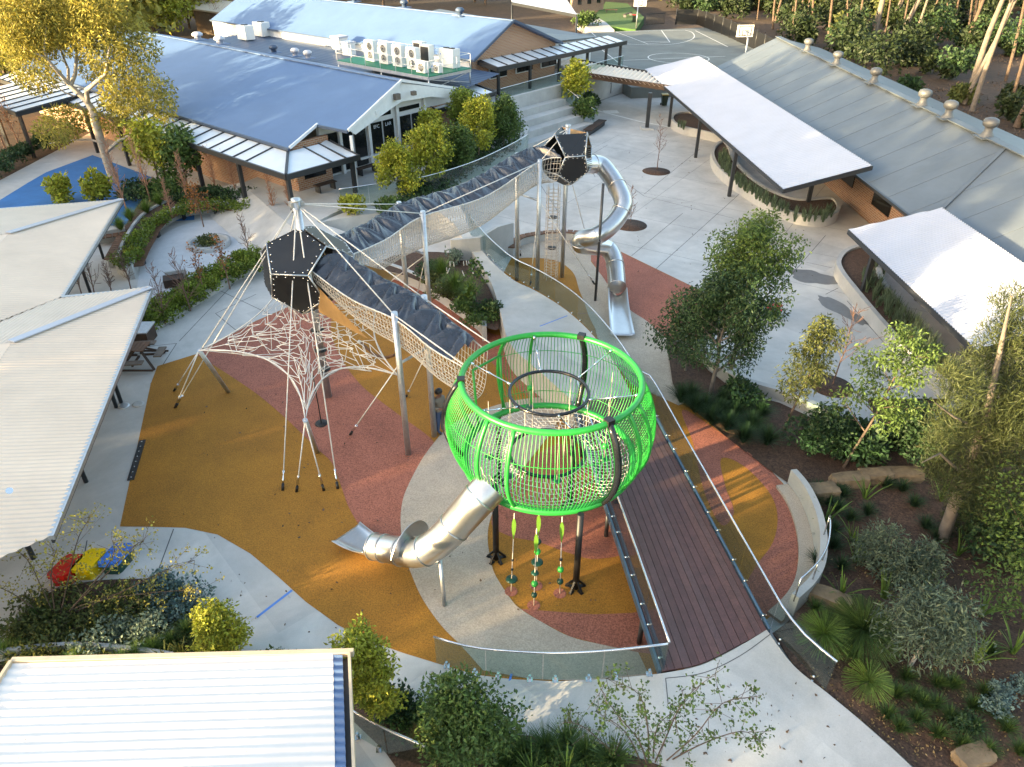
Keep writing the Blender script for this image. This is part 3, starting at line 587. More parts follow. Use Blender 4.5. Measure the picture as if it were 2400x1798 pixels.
# tan floor sheet hanging between cabin and net
MB().quad(c0+s1v*.62+Vector((0,0,5.2)),c0+s1v*.55+Vector((0,0,4.05)),c0+d1*1.4+s1v*.6+Vector((0,0,3.95)),c0+d1*2.35+s1v*.62+Vector((0,0,3.9)),c0+d1*1.2+s1v*.66+Vector((0,0,4.55))).obj('side_sheet','panel_tan',b1)
# bridge 2: near tower -> far tower
pM=P(1012,800); d2=Vector((.66,.751,0)); s2v=Vector((.751,-.66,0)); pM2=pM-s2v*1.34; pF=Vector((1.19,31.18,0)); pF2=Vector((.23,32.17,0))
c0=T1+d2*1.0; cm=(pM+pM2)/2; cf=(pF+pF2)/2; cE=T2-Vector((.7,.72,0))*1.0
def rail2(c,w,z): return Vector((c.x,c.y,z))+s2v*w
N2=[rail2(c0,.6,5.3),rail2(c0.lerp(cm,.5),.64,5.22),rail2(cm,.58,5.35),rail2(cm.lerp(cf,.5),.64,5.3),rail2(cf,.58,5.95),rail2(cE,.5,6.1)]
F2=[rail2(c0,-.6,5.4),rail2(c0.lerp(cm,.5),-.64,5.3),rail2(cm,-.58,5.45),rail2(cm.lerp(cf,.5),-.64,5.4),rail2(cf,-.58,6.0),rail2(cE,-.5,6.2)]
b2=bridge('rope_bridge','long tarpaulin covered rope bridge between the two play towers',N2,F2,[1.0,1.3,1.5,1.5,1.45,1.3,1.2],[(pM,Vector((pM.x,pM.y,5.6)),.095),(pM2,Vector((pM2.x,pM2.y,5.65)),.095),(pF,Vector((pF.x,pF.y,6.1)),.095),(pF2,Vector((pF2.x,pF2.y,6.1)),.095)],(.0,1.0),.24,11,8)
for a,b,zl in ((pM,pM2,(5.4,3.85)),(pF,pF2,(5.95,4.3))):
    for z in zl: MB().cyl((a.x,a.y,z),(b.x,b.y,z),.045,10).obj('cross_bar','galv',b2)
MB().quad(c0+s2v*.6+Vector((0,0,4.9)),c0+s2v*.2+Vector((0,0,3.95)),c0+d2*1.9+s2v*.55+Vector((0,0,3.75)),c0+d2*2.2+s2v*.62+Vector((0,0,4.0)),c0+d2*.7+s2v*.64+Vector((0,0,4.9))).obj('side_sheet','panel_tan',b2)
# ================================================================ spider web net
wb=thing('web_net','pale rope spider web net spread between leaning posts by the near tower','net',(T1.x,T1.y-1.5,0))
LT=Vector((-10.55,21.1,2.58)); FT=Vector((-6.02,17.1,2.58)); RT=Vector((-3.6,19.35,2.7)); BT=Vector((-8.6,24.6,3.3)); BR=Vector((-4.7,22.6,3.4))
for tip,bs in ((LT,T(0,900,1970,70)),(FT,P(744,1060))): MB().cyl(bs,tip,.075,12).obj('leaning_post','galv',wb); 
cornr=[LT,FT,RT,BR,BT]; ctr=Vector((-6.7,20.9,3.15)); per=[]; PN=14
for i in range(5):
    a,b=cornr[i],cornr[(i+1)%5]; mid=(a+b)/2; pull=(ctr-mid)*(.42 if i<2 else .15)
    for k in range(PN):
        t=k/PN; per.append(a.lerp(b,t)+pull*(4*t*(1-t)))
def web(dz,rings,seed,jit,s0):
    rn=random.Random(seed); n=22; E=[]; Gd=[]
    for k in range(rings+1):
        s_=k/rings; row=[]
        for i in range(n):
            p=per[int((i+(.5 if k%2 and k<rings else 0))*len(per)/n)%len(per)]; q=ctr.lerp(p,s0+(1-s0)*s_); jt=jit if k<rings else 0; row.append(q+Vector((rn.uniform(-jt,jt),rn.uniform(-jt,jt),rn.uniform(-jt,jt)+dz*(1-s_**2.5))))
        Gd.append(row)
    for k in range(rings+1):
        for i in range(n):
            a=Gd[k][i]; b=Gd[k][(i+1)%n]; m_=(a+b)/2+(ctr-(a+b)/2)*.035*(k<rings)-Vector((0,0,.03*(k<rings)))
            if k==rings: E.append((a,b))
            elif k==0 or (i+k//2)%3: E+=[(a,m_),(m_,b)]
            if k<rings: E.append((m_ if (k%2==0 and k>0) else a,Gd[k+1][i]))
    return E,Gd
Ea,Ga=web(.42,6,1,.02,.18); Eb,Gb=web(-.45,4,2,.03,.24); E=Ea+Eb
for k in (1,2,3):
    for i in range(0,22,3): E.append((Ga[k+1][i],Gb[k][i]))
net('rope_mesh',np.array([[tuple(a),tuple(b)] for a,b in E]),.012,'rope_white',wb,5)
MB().tube(per,.024,6,closed=True).obj('edge_rope','rope_white',wb)
top=Vector((T1.x,T1.y,7.3)); an=[P(*((600+x/3.682,900+y/3.682))) for x,y in ((230,920),(350,930),(585,920),(705,905))]
gu=[(top,an[0]),(top,an[3]),(FT,an[1]),(FT,an[2]),(top,LT+Vector((.05,.05,0))),(top,T(0,900,1510,205)),(LT,T(0,900,1510,205)),(LT,P(0+1465/3.682+10,900+60/3.682)),(top,Vector((pM.x,pM.y,5.5))),(top,Vector((pM2.x,pM2.y,5.55))),(top,Vector((pA.x,pA.y,5.15))),(top,Vector((pB.x,pB.y,5.2))),(Vector((pA.x,pA.y,3.5)),P(600+810/3.682,900+440/3.682)),(Vector((pB.x,pB.y,3.4)),P(600+1295/3.682,900+110/3.682)),(top,BT),(Vector((pA.x,pA.y,5.15)),Vector(bp_(R(165),BZ1))),(Vector((pB.x,pB.y,5.2)),Vector(bp_(R(132),BZ1))),(Vector((pM.x,pM.y,5.5)),Vector((pF.x,pF.y,6.0))),(Vector((pF.x,pF.y,6.0)),T2+Vector((0,0,7.05))),(Vector((pF2.x,pF2.y,6.0)),T2+Vector((0,0,7.05))),(Vector((pF.x,pF.y,4.3)),P(1394,667)),(T2+Vector((.3,-.2,4.6)),P(1372,545)),(Vector((pF.x,pF.y,4.3)),P(1243,669)),(Vector((pF2.x,pF2.y,4.3)),P(1220,600)),(Vector((pM.x,pM.y,3.85)),P(905,668)),(Vector((pM.x,pM.y,3.85)),P(978,690))]
def owner(a):
    if (a-top).length<.01: return tw1
    if (a-LT).length<.01 or (a-FT).length<.01: return wb
    if min((Vector((a.x,a.y,0))-pA).length,(Vector((a.x,a.y,0))-pB).length)<.05: return b1
    return tw2 if (Vector((a.x,a.y,0))-T2).length<.6 else b2
for a,b in gu:
    g_=MB().tube([a,b],.02,6).obj('guy_rope','rope_white',owner(a))
    if b.z<.1:
        d=(a-b).normalized(); MB().tube([b,b+d*.22],.045,8).obj('anchor_sleeve','black',g_); MB().tube([b+d*.22,b+d*.34,b+d*.5,b+d*.62],[.02,.05,.02,.045],8).obj('turnbuckle','chrome',g_)
hd=MB()
for k in range(6):
    a=2*PI*k/6; hd.box((T1.x+.16*math.cos(a),T1.y+.16*math.sin(a),7.3),(.18,.03,.16),a)
hd.obj('mast_lugs','galv',tw1,None,'stuff')
ds=T(600,900,565,340,.9); dsk=thing('swing_disc','round black disc hanging on a rope under the web net','disc seat',(ds.x,ds.y,0)); MB().lathe(ds,[(.001,.04),(.18,.04),(.22,0),(.18,-.04),(.001,-.04)],18).obj('disc_seat','black',dsk); MB().tube([ds,ds+Vector((0,0,2.05))],.018,6).obj('rope','black',dsk)
mr=MB(); 
for z in (1.2,2.0,2.8): mr.lathe((T1.x,T1.y,z),[(.14,-.04),(.24,0),(.14,.04)],12)
mr.obj('mast_collar','black',tw1)
rl=crom([P(840,800,.7),P(862,818,.55),P(880,832,.5),P(905,838,.75),P(925,832,1.3)],6); ro=thing('thick_rope','short thick brown rope slung under the near rope bridge','rope',(rl[0].x,rl[0].y,0)); MB().tube(rl,.055,8).obj('rope','timber',ro); MB().tube([rl[0],rl[2]],.07,8).obj('end_sleeve','steel',ro)
# ================================================================ deck, glass, walls, planters
def corr(mb,poly,e,pitch,amp,sub=6,off=0.):
    """corrugated sheet over a convex flat polygon, ribs along e"""
    Q=np.array([tuple(p) for p in poly],float); c=Q.mean(0); n=np.zeros(3)
    for i in range(len(Q)): n+=np.cross(Q[i]-c,Q[(i+1)%len(Q)]-c)
    n/=np.linalg.norm(n); n=n if n[2]>0 else -n; e=np.array(tuple(e),float); e-=n*(e@n); e/=np.linalg.norm(e); f=np.cross(n,e)
    X=[((q-c)@e,(q-c)@f) for q in Q]; lo=min(x[1] for x in X)+1e-4; hi=max(x[1] for x in X)-1e-4; st=max(2,int((hi-lo)/pitch*sub)); V=[]
    for k in range(st+1):
        y=lo+(hi-lo)*k/st; xs=[]
        for i in range(len(X)):
            (x0,y0),(x1,y1)=X[i],X[(i+1)%len(X)]
            if (y0-y)*(y1-y)<=0 and abs(y1-y0)>1e-9: xs.append(x0+(x1-x0)*(y-y0)/(y1-y0))
        w=n*(amp*math.cos(2*PI*(y-lo)/pitch)+off); a,b=min(xs),max(xs); V+=[c+e*a+f*y+w,c+e*b+f*y+w]
    return mb.add(V,[(2*k,2*k+1,2*k+3,2*k+2) for k in range(st)],True)
# timber deck
arc=crom(SP([(1553,1573),(1640,1556),(1720,1518),(1797,1476)],1.1),12); dl0,dr0=P(1345,942,1.1),P(1508,932,1.1); dl1,dr1=arc[0],arc[-1]
dk=thing('timber_deck','dark red brown plank deck crossing beside the green ball','deck',dl0.lerp(dr1,.5)*1.0); WL[dk.name].z=0; dk.location.z=0
NP=15; rd=random.Random(2)
def arcat(t): i=min(len(arc)-2,int(t*(len(arc)-1))); return arc[i].lerp(arc[i+1],t*(len(arc)-1)-i)
for i in range(NP):
    a,b=(i+.035)/NP,(i+.965)/NP; q=[dl0.lerp(dr0,a),arcat(a),arcat(b),dl0.lerp(dr0,b)]
    m=mat('deck_%d'%(i%5),[(.125,.056,.052),(.112,.050,.047),(.138,.063,.056),(.120,.060,.057),(.105,.047,.043)][i%5],.6,var=.18,scale=5,fine=.2,fscale=30)
    MB().poly([p+Vector((0,0,rd.uniform(0,.004))) for p in q],.035).obj('plank',m,dk)
sub=MB(); sub.poly([p-Vector((0,0,.06)) for p in (dl0,dl1,dr1,dr0)],.12); sub.obj('joists','timber_dark',dk)
for a,b,s_ in ((dl0,dl1,-1),(dr0,dr1,1)):
    o_=Vector((s_*.06,0,-.06)); MB().bar(a+o_,b+o_,.06,.2).obj('edge_beam','blue_steel',dk)
for t in (.15,.5,.85):
    for a,b in ((dl0,dl1),(dr0,dr1)): q=a.lerp(b,t); MB().cyl((q.x,q.y,0),(q.x,q.y,1.0),.06,10).obj('pier','dark_steel',dk)
def resample(line,step):
    line=[Vector(p) for p in line]; cum=[0]
    for i in range(len(line)-1): cum.append(cum[-1]+(line[i+1]-line[i]).length)
    n=max(1,round(cum[-1]/step)); out=[]
    for k in range(n+1):
        s_=cum[-1]*k/n; i=min(len(line)-2,max(0,int(np.searchsorted(cum,s_))-1)); u=(s_-cum[i])/max(1e-9,cum[i+1]-cum[i]); out.append(line[i].lerp(line[i+1],u))
    return out
def balustrade(label,line,h=1.0,panel=1.5,spig=True,studs=0,glass=None,gap=.03):
    line=[Vector(p) for p in line]; pt=resample(line,panel); o=thing('glass_balustrade',label,'balustrade',(pt[0].x,pt[0].y,pt[0].z))
    for i in range(len(pt)-1):
        a,b=pt[i],pt[i+1]; d=(b-a); l=d.length; d.normalize(); a2=a+d*gap/2; b2=b-d*gap/2; mb=MB(); z0=Vector((0,0,.06)); z1=Vector((0,0,h)); s_=Vector((-d.y,d.x,0)).normalized()*.006
        mb.add([tuple(q) for q in (a2+z0-s_,b2+z0-s_,b2+z1-s_,a2+z1-s_,a2+z0+s_,b2+z0+s_,b2+z1+s_,a2+z1+s_)],[(0,1,2,3),(7,6,5,4),(0,4,5,1),(3,2,6,7),(0,3,7,4),(1,5,6,2)]); g_=mb.obj('glass_panel',glass or GLASS,o)
        if spig:
            for t in (.22,.78):
                q=a.lerp(b,t); MB().box(q+Vector((0,0,.012)),(.13,.13,.022)).box(q+Vector((0,0,.09)),(.055,.055,.16),math.atan2(d.y,d.x)).obj('spigot','chrome',o)
        if studs:
            for t in (.2,.8):
                q=a.lerp(b,t)+Vector((-d.y,d.x,0)).normalized()*(.03*studs); mb=MB()
                for zz in (.1,-.06): mb.ball(q+Vector((0,0,zz)),.035,8)
                mb.obj('stud','chrome',o)['kind']='stuff'
    MB().tube([p+Vector((0,0,h+.015)) for p in resample(line,.4)],.028,8).obj('handrail','rail',o); return o
balustrade('clear glass balustrade along the ball side of the timber deck',[P(1556,1576,1.1),P(1345,942,1.1)],1.0,1.6,False,1)
balustrade('curved glass balustrade on chrome spigots in front of the green ball',crom([P(x,y,zr(x)) for x,y in far_e],4)[::-1],.98,1.45)
rgt=[P(x,y,1.1) for x,y in ((1100,548),(1145,602),(1200,652),(1254,680),(1320,721),(1380,774),(1440,848),(1490,925))]+[dr0.lerp(dr1,t)+Vector((.07,0,0)) for t in (.03,.35,.65,.97)]+SP([(1815,1494),(1862,1557),(1935,1622)],1.1)
balustrade('long glass balustrade down the walkway and the outer deck edge',crom(rgt,4),1.0,1.7,False,-1)
balustrade('glass balustrade beside the white corrugated roof in the foreground',[P(820,1718,.03),P(858,1741,.03),P(916,1774,.03),P(1010,1815,.03)],.98,1.3)
balustrade('glass balustrade above the planted bank by the hall',crom([P(800,488,1.2),P(905,472,1.2),P(1000,456,1.2),P(1110,420,1.2),P(1195,378,1.2),P(1238,352,1.2)],4),1.05,1.7,False)
# retaining walls
def wallobj(name,label,line,w,z0,z1,m='concrete_wall',cat='wall'):
    o=MB().wall(line,w,z0,z1).obj(name,m,None,(line[0][0],line[0][1],0)); return tag(o,label,cat)
wallobj('retaining_wall','tall pale concrete retaining wall behind the rope bridge',SP([(1060,640),(1125,636),(1165,612),(1200,590)]),.2,0,[1.75,1.8,1.85,1.6])
pw=crom(SP([(870,640),(920,651),(991,681),(1060,725),(1127,776),(1136,800)]),4); wallobj('planter_wall','low concrete planter wall above the dark red rubber',pw,.2,0,.72)
sheet('planter_soil',crom(SP([(880,630),(930,640),(1000,668),(1070,715),(1130,762),(1170,770),(1160,710),(1130,650),(1080,600),(1000,590),(920,600)],.68),3,True),'mulch')
sw=crom(SP([(1196,600),(1216,576),(1254,566),(1309,561),(1352,563),(1392,574)]),5); st=thing('seat_wall','curved concrete seat wall with timber top behind the far tower','seat wall',(sw[0].x,sw[0].y,0)); MB().wall(sw,.3,0,.42).obj('wall','concrete_wall',st)
def slats(par,line,w,z,pitch,sz,m,name='slat'):
    pt=resample(line,pitch)
    for i in range(len(pt)-1):
        q=(pt[i]+pt[i+1])/2; d=pt[i+1]-pt[i]; MB().box((q.x,q.y,z),(d.length*.86,w,sz),math.atan2(d.y,d.x)).obj(name,m,par)
slats(st,sw,.42,.45,.34,.05,'timber')
rw=crom(DP([(1706,1046),(1733,1085),(1755,1140),(1765,1200),(1760,1260),(1738,1305),(1700,1345)]),5); rb=thing('bench_wall','curved concrete wall with a seat ledge at the right edge of the rubber','seat wall',(rw[0].x,rw[0].y,0)); MB().wall(rw,.19,0,[.6+.4*i/(len(rw)-1) for i in range(len(rw))]).obj('wall','concrete_wall',rb)
led=[p+ (Vector((1.5,14,0))-p).normalized()*.32 for p in rw]; MB().wall(led,.4,0,.1).obj('seat_ledge','rubber_beige',rb)
hr=[p+Vector((0,0,1.4+.2*i/len(rw))) for i,p in enumerate(rw)][-16:]; MB().tube(hr,.025,8).obj('handrail','rail',rb)
for q in hr[::5]: MB().cyl((q.x,q.y,.8),q,.02,8).obj('rail_post','rail',rb)
ew=crom(DP([(1470,735),(1540,800),(1600,836),(1684,862),(1760,894),(1850,932),(1920,948),(1990,938),(2060,880),(2110,850)]),4); wallobj('edge_wall','low curved concrete wall between the plaza and the right hand garden',ew,.24,0,.42)
def stone(label,c,d,rz,seed,name='sandstone_block'):
    rn=random.Random(seed); bm=bmesh.new(); bmesh.ops.create_cube(bm,size=1); bmesh.ops.subdivide_edges(bm,edges=bm.edges[:],cuts=4,use_grid_fill=True)
    for v in bm.verts:
        v.co*=(1-.45*max(0,v.co.length-.52)); v.co+=Vector((rn.uniform(-.035,.035),rn.uniform(-.035,.035),rn.uniform(-.035,.035))); v.co=Vector((v.co.x*d[0],v.co.y*d[1],v.co.z*d[2]))
    me=bpy.data.meshes.new(name); bm.to_mesh(me); bm.free(); me.materials.append(MATS['sandstone']); o=bpy.data.objects.new(name,me); COL.objects.link(o); o.location=(c[0],c[1],c[2]+d[2]*.35); o.rotation_euler=(0,0,rz); tag(o,label,'stone')
stone('brown sandstone edging block next to the curved bench wall',GD(1770,1075),(1.1,.55,.5),.1,1); stone('moss brown sandstone edging block, second from the bench wall',GD(1830,1050),(1.2,.5,.5),.12,2); stone('pale brown sandstone edging block in the middle of the edging row',GD(1885,1040),(1.1,.5,.5),.1,3); stone('long sandstone edging block under the dark shrubs at right',GD(1945,1035),(1.3,.5,.45),.05,4)
stone('flat sandstone boulder behind the two grass trees',GD(1790,1300),(1.0,.5,.35),-.5,5); stone('sandstone boulder half buried at the bottom edge of the garden',D(2100,1640,1.0),(.8,.45,.25),.3,6)
# concrete planters under the right hand canopies
def planter(label,outline,h,w=.22):
    ln=crom(DP(outline),4,True); o=thing('planter',label,'planter',(ln[0].x,ln[0].y,0)); MB().wall(ln,w,0,h,True).obj('planter_wall','concrete_wall',o); MB().poly([Vector((p.x,p.y,h-.12)) for p in ln]).obj('soil','mulch',o); return ln
planter('short concrete planter under the far end of the first canopy',[(1455,262),(1452,276),(1470,288),(1520,300),(1570,312),(1590,306),(1540,280),(1490,258)],.62)
PL2=planter('long rounded concrete planter under the first white canopy',[(1560,322),(1543,332),(1537,352),(1552,382),(1600,420),(1660,458),(1715,482),(1770,489),(1800,480),(1806,462),(1790,447),(1740,450),(1700,446),(1650,424),(1610,394),(1582,362),(1572,335)],.62)
PL3=planter('long concrete planter curving along the front of the second canopy',[(1870,552),(1830,560),(1808,580),(1810,606),(1850,660),(1900,722),(1960,788),(2030,850),(2080,870),(2092,846),(2047,808),(1992,752),(1942,692),(1905,640),(1890,600),(1898,565)],.62)
for pl in ([(1905,560),(1990,555)],[(1905,590),(2000,580)]):pass
def bench(label,a,b,w=.45,h=.45,m='concrete_wall',cat='bench',nsl=4):
    a,b=Vector(a),Vector(b); d=(b-a); l=d.length; rz=math.atan2(d.y,d.x); o=thing('bench',label,cat,((a+b)/2)); nrm=Vector((-d.y,d.x,0)).normalized()
    for k in range(nsl): q=(a+b)/2+nrm*((k+.5)/nsl-.5)*w; MB().box((q.x,q.y,a.z+h),(l,w/nsl*.88,.045),rz).obj('slat',m,o)
    for t in (.12,.88): q=a.lerp(b,t); MB().box((q.x,q.y,a.z+h/2),(.08,w*.9,h-.05),rz).obj('leg','dark_steel' if m!='concrete_wall' else m,o)
    return o
bench('grey bench with its slats under the second white canopy',D(1880,575),D(1975,590)); bench('grey bench under the first white canopy beside the planter',D(1650,365),D(1720,372))
# ================================================================ right hand canopies and long grey building
def canopy(label,c00,c01,c10,c11,pitch,posts,m='roof_white'):
    """c00/c01 low edge, c10/c11 high edge"""
    o=thing('canopy',label,'canopy',(c00.x,c00.y,0)); mb=MB(); corr(mb,[c00,c01,c11,c10],(c10-c00),pitch,.02,6,.03); mb.obj('roof_sheet',m,o)
    for a,b in ((c00,c01),(c01,c11),(c11,c10),(c10,c00)): MB().bar(a-Vector((0,0,.09)),b-Vector((0,0,.09)),.08,.2).obj('fascia','dark_steel',o)
    MB().quad(*[p-Vector((0,0,.1)) for p in (c00,c10,c11,c01)]).obj('soffit','dark_steel',o)
    n=len(posts)
    for p in posts:
        t=max(0,min(1,((p.x-c00.x)/(c10.x-c00.x)))); MB().box((p.x,p.y,(c00.z+(c10.z-c00.z)*t-.1)/2),(.2,.2,c00.z+(c10.z-c00.z)*t-.1)).obj('post','dark_steel',o)
    return o
canopy('long white canopy roof beside the grey roofed building',P(1837,445,3.0),P(1511,163,3.0),P(2045,390,4.0),P(1638,132,4.05),.25,[Vector((13.6,44.5,0)),Vector((13.3,53,0)),Vector((13.0,62,0)),Vector((17.6,42,0)),Vector((17.2,52,0)),Vector((16.8,62,0))])
canopy('white corrugated canopy roof at the right edge near the golden conifer',P(2290,822,3.0),P(1989,539,3.0),Vector((19.05,21,4.0)),P(2208,488,4.0),.16,[Vector((16.0,30,0)),Vector((16.0,22,0)),Vector((18.6,30,0))])
gb_=thing('grey_building','long low building with grey metal roof and ridge ventilators at right','building',(24,55,0))
def rx(y): return 23.64+y*.0033                         # ridge x
BR=mat_brick('brick_dark',(.20,.095,.055),(.27,.14,.08),(.32,.29,.26),(.05,1))
y=18.
k=0
while y<71.5:
    y2=min(y+1.15,71.5); dz=.012*(k%2); q=[Vector((rx(y),y,5.5+dz)),Vector((rx(y2),y2,5.5+dz)),Vector((rx(y2)-5.1,y2,3.05+dz)),Vector((rx(y)-5.1,y,3.05+dz))]; MB().poly(q,.04).obj('roof_sheet','roof_grey',gb_)
    q=[Vector((rx(y),y,5.48)),Vector((rx(y2),y2,5.48)),Vector((rx(y2)+4,y2,4.6)),Vector((rx(y)+4,y,4.6))]; MB().poly(q,.04).obj('roof_sheet','roof_grey',gb_)
    y=y2; k+=1
MB().bar((rx(18),18,5.54),(rx(71.5),71.5,5.54),.5,.06).obj('ridge_cap','roof_grey',gb_); MB().bar((rx(18)-5.15,18,3.0),(rx(71.5)-5.15,71.5,3.0),.14,.14).obj('gutter','dark_steel',gb_)
MB().bar((rx(35.4),35.4,5.56),(rx(31.5)-4.9,31.5,3.24),.2,.04).obj('flashing','roof_grey',gb_)
w0,w1=rx(19)-3.2,rx(71)-3.2; MB().wall([(w0,19),(w1,71)],.25,0,3.75).obj('wall',BR,gb_); MB().wall([(w1,71),(w1+9,71)],.25,0,3.2).obj('end_wall',BR,gb_)
for yy in range(24,70,5): x=rx(yy)-3.34; MB().box((x,yy,1.7),(.06,2.2,1.3)).obj('window','glass_dark',gb_)
vt=thing('roof_ventilator','round grey spinning ventilator on the grey roof ridge','ventilator',(0,0,0),'ventilators along the grey roof ridge')
MB().lathe((0,0,0),[(.36,-.1),(.2,.15),(.2,.34),(.001,.34)],14).obj('base','vent_grey',vt); vb=MB().lathe((0,0,.34),[(.2,0),(.34,.1),(.38,.25),(.32,.4),(.16,.47),(.001,.48)],16).obj('turbine','vent_grey',vt); MB().box((0,0,-.12),(.9,.9,.05)).obj('flashing','roof_grey',vt)
VL=['grey spinning ventilator at the far end of the grey roof ridge','grey spinning ventilator, second from the far end of the grey roof ridge','grey spinning ventilator, third from the far end of the grey roof ridge','grey spinning ventilator, third from the near end of the grey roof ridge','grey spinning ventilator, second from the near end of the grey roof ridge','big grey spinning ventilator nearest the right edge on the grey roof ridge']
for i,(tx,ty) in enumerate(((370,440),(630,560),(930,715),(1350,915),(1565,1020),(2110,1290))):
    q=T(1800,0,tx,ty,5.5) if i<5 else Vector((0,37.2,0)); q.x=rx(q.y)
    if i==0: vt.location=(q.x,q.y,5.62); vt['label']=VL[0]
    else: dup(vt,(q.x,q.y,5.62),label=VL[i])
# ================================================================ left hand hip roofs
def hiproof(label,faces,gut,posts,m):
    o=thing('shelter_roof',label,'roof',(gut[0][0].x,gut[0][0].y,0))
    for poly,e in faces: mb=MB(); corr(mb,poly,e,.16,.016,6); mb.obj('roof_face',m,o)
    for a,b in gut: MB().bar(a-Vector((0,0,.06)),b-Vector((0,0,.06)),.14,.13).obj('gutter','galv',o); MB().bar(a-Vector((.0,0,.16)),b-Vector((.0,0,.16)),.05,.12).obj('fascia','dark_steel',o)
    for p,h in posts: MB().cyl(p,(p.x,p.y,h),.07,10).obj('post','dark_steel',o)
    return o
ga=Vector((.235,-.972,0)); gb2=Vector((-.972,-.235,0))
K1=P(353,675,3.0); K1b=P(118,1257,3.0); R1=P(27,803,3.45); e1_=(K1b-K1)
far1=P(145,695,3.0); R1x=R1+e1_*1.0
hp=hiproof('large cream corrugated shelter roof at the left edge of the playground',[([K1,K1b,R1+e1_*.86,R1],(R1-K1).dot(gb2)*gb2+Vector((0,0,R1.z-3.0))),([K1,R1,P(-60,835,3.45),P(-60,755,3.0),far1],R1-P(190,692,3.0))],[(K1,K1b),(K1,far1)],[(P(202,1130),2.95),(P(284,943),2.95),(P(273,955),2.95),(P(118,1290)+Vector((-.3,-.3,0)),2.9)],'roof_cream')
MB().poly([R1,R1+e1_*.86,R1+e1_*.86+Vector((-6,-1.4,-.3)),R1+Vector((-6,-1.4,-.3))]).obj('roof_face','roof_cream',hp)
MB().bar(K1+Vector((0,0,.04)),R1+Vector((0,0,.05)),.3,.04).obj('hip_cap','roof_white',hp)
MB().tube([P(22,1150,3.55),P(22,1150,3.62)],.08,10).obj('vent_cap','chrome',hp)
K2=P(285,468,3.0); K2b=P(145,695,2.94); R2=P(20,548,3.5); e2_=K2b-K2
hp2=hiproof('cream corrugated shelter roof beside the blue court',[([K2,K2b,R2+e2_*.98,R2],(R2-K2).dot(gb2)*gb2+Vector((0,0,.5))),([K2,R2,P(-80,560,3.5),P(-80,495,3.0)],R2-P(180,477,3.0))],[(K2,K2b),(K2,P(-80,495,3.0))],[(P(243,607),2.95),(P(213,690),2.95)],'roof_cream')
MB().poly([R2,R2+e2_*.98,R2+e2_*.98+Vector((-6,-1.4,-.3)),R2+Vector((-6,-1.4,-.3))]).obj('roof_face','roof_cream',hp2)
MB().bar(K2+Vector((0,0,.04)),R2+Vector((0,0,.05)),.3,.04).obj('hip_cap','roof_white',hp2)
# white corrugated roof in the lower left corner
A0,A1=P(30,1555,3.2),P(815,1534,3.2); fr=(P(825,1798,3.2)-A1).normalized(); B0,B1=A0+fr*4.2+Vector((-.9,0,0)),A1+fr*4.2
wr_=thing('corrugated_roof','bright white corrugated roof in the lower left corner','roof',(A0.x,A0.y,0)); mb=MB(); corr(mb,[A0,A1-Vector((.28,0,0)),B1-Vector((.28,0,0)),B0],A1-A0,.165,.011,10); mb.obj('roof_sheet','roof_clear',wr_); mb=MB(); corr(mb,[A1-Vector((.28,0,.012)),A1-Vector((.1,0,.012)),B1-Vector((.1,0,.012)),B1-Vector((.28,0,.012))],A1-A0,.165,.019,10); mb.obj('shaded_sheet_ends','roof_blue',wr_)  # strip at the sheet ends coloured blue to stand for their shade
MB().bar(A0+Vector((-.05,.06,-.02)),A1+Vector((.1,.06,-.02)),.09,.14).obj('back_flashing','cream_paint',wr_); MB().bar(A1+Vector((.03,0,-.02)),B1+Vector((.03,0,-.02)),.05,.16).obj('gutter_lip','cream_paint',wr_); MB().bar(A1+Vector((-.1,0,-.15)),B1+Vector((-.1,0,-.15)),.24,.05).obj('gutter','dark_steel',wr_); MB().bar(A0+Vector((-.04,.03,0)),B0+Vector((-.04,.03,0)),.06,.12).obj('side_flashing','cream_paint',wr_)
for t in (.06,.95): q=A0.lerp(A1,t)+fr*.5; MB().box((q.x,q.y,1.5),(.15,.15,3.0)).obj('post','dark_steel',wr_)
q0=A0-Vector((0,0,.25)); MB().poly([A0-Vector((0,0,.22)),A1-Vector((0,0,.22)),B1-Vector((0,0,.22)),B0-Vector((0,0,.22))]).obj('soffit','white_paint',wr_)
sc=MB()
for i in range(9):
    for x in (.12,.42,.72): q=A0.lerp(A1,x)+fr*(.25+i*.33); sc.ball(q+Vector((0,0,.03)),.014,6)
sc.obj('screws','galv',wr_,None,'stuff')
# ================================================================ left courtyard: curved bench, planters, table
cb=crom(SP([(310,655),(330,595),(365,545),(420,512),(480,500),(540,500),(585,508)]),6)
pl=thing('courtyard_planter','curved pale concrete planter wall with a timber bench in the courtyard','planter',(cb[0].x,cb[0].y,0)); MB().wall(cb,.3,0,.68).obj('planter_wall','concrete_wall',pl)
pb=crom(SP([(282,640),(300,590),(340,530),(400,495),(470,478),(530,470),(588,482)]),6); MB().poly(cb+pb[::-1]).obj('soil','mulch',pl,None); 
for v in bpy.data.objects[pl.children[-1].name].data.vertices: v.co.z+=.6
MB().wall(pb,.15,0,.7).obj('back_wall','concrete_wall',pl); MB().wall([pb[0],cb[0]],.25,0,.69).obj('end_wall','concrete_wall',pl)
sb=[p+(P(470,575)-p).normalized()*.46 for p in cb]; cbench=thing('curved_bench','curved slatted timber bench in the courtyard','bench',(sb[0].x,sb[0].y,0)); slats(cbench,sb,.55,.5,.21,.05,'timber')
for q in sb[3::8]: MB().box((q.x,q.y,.21),(.1,.3,.42)).obj('leg','dark_steel',cbench)
sb2=[P(262,627,.0),P(292,570)]; b3=thing('bench','straight dark timber bench below the courtyard planter','bench',sb2[0]); slats(b3,sb2,.5,.44,.3,.05,'timber')
MB().wall(sb2,.2,0,.4).obj('base','concrete_wall',b3)
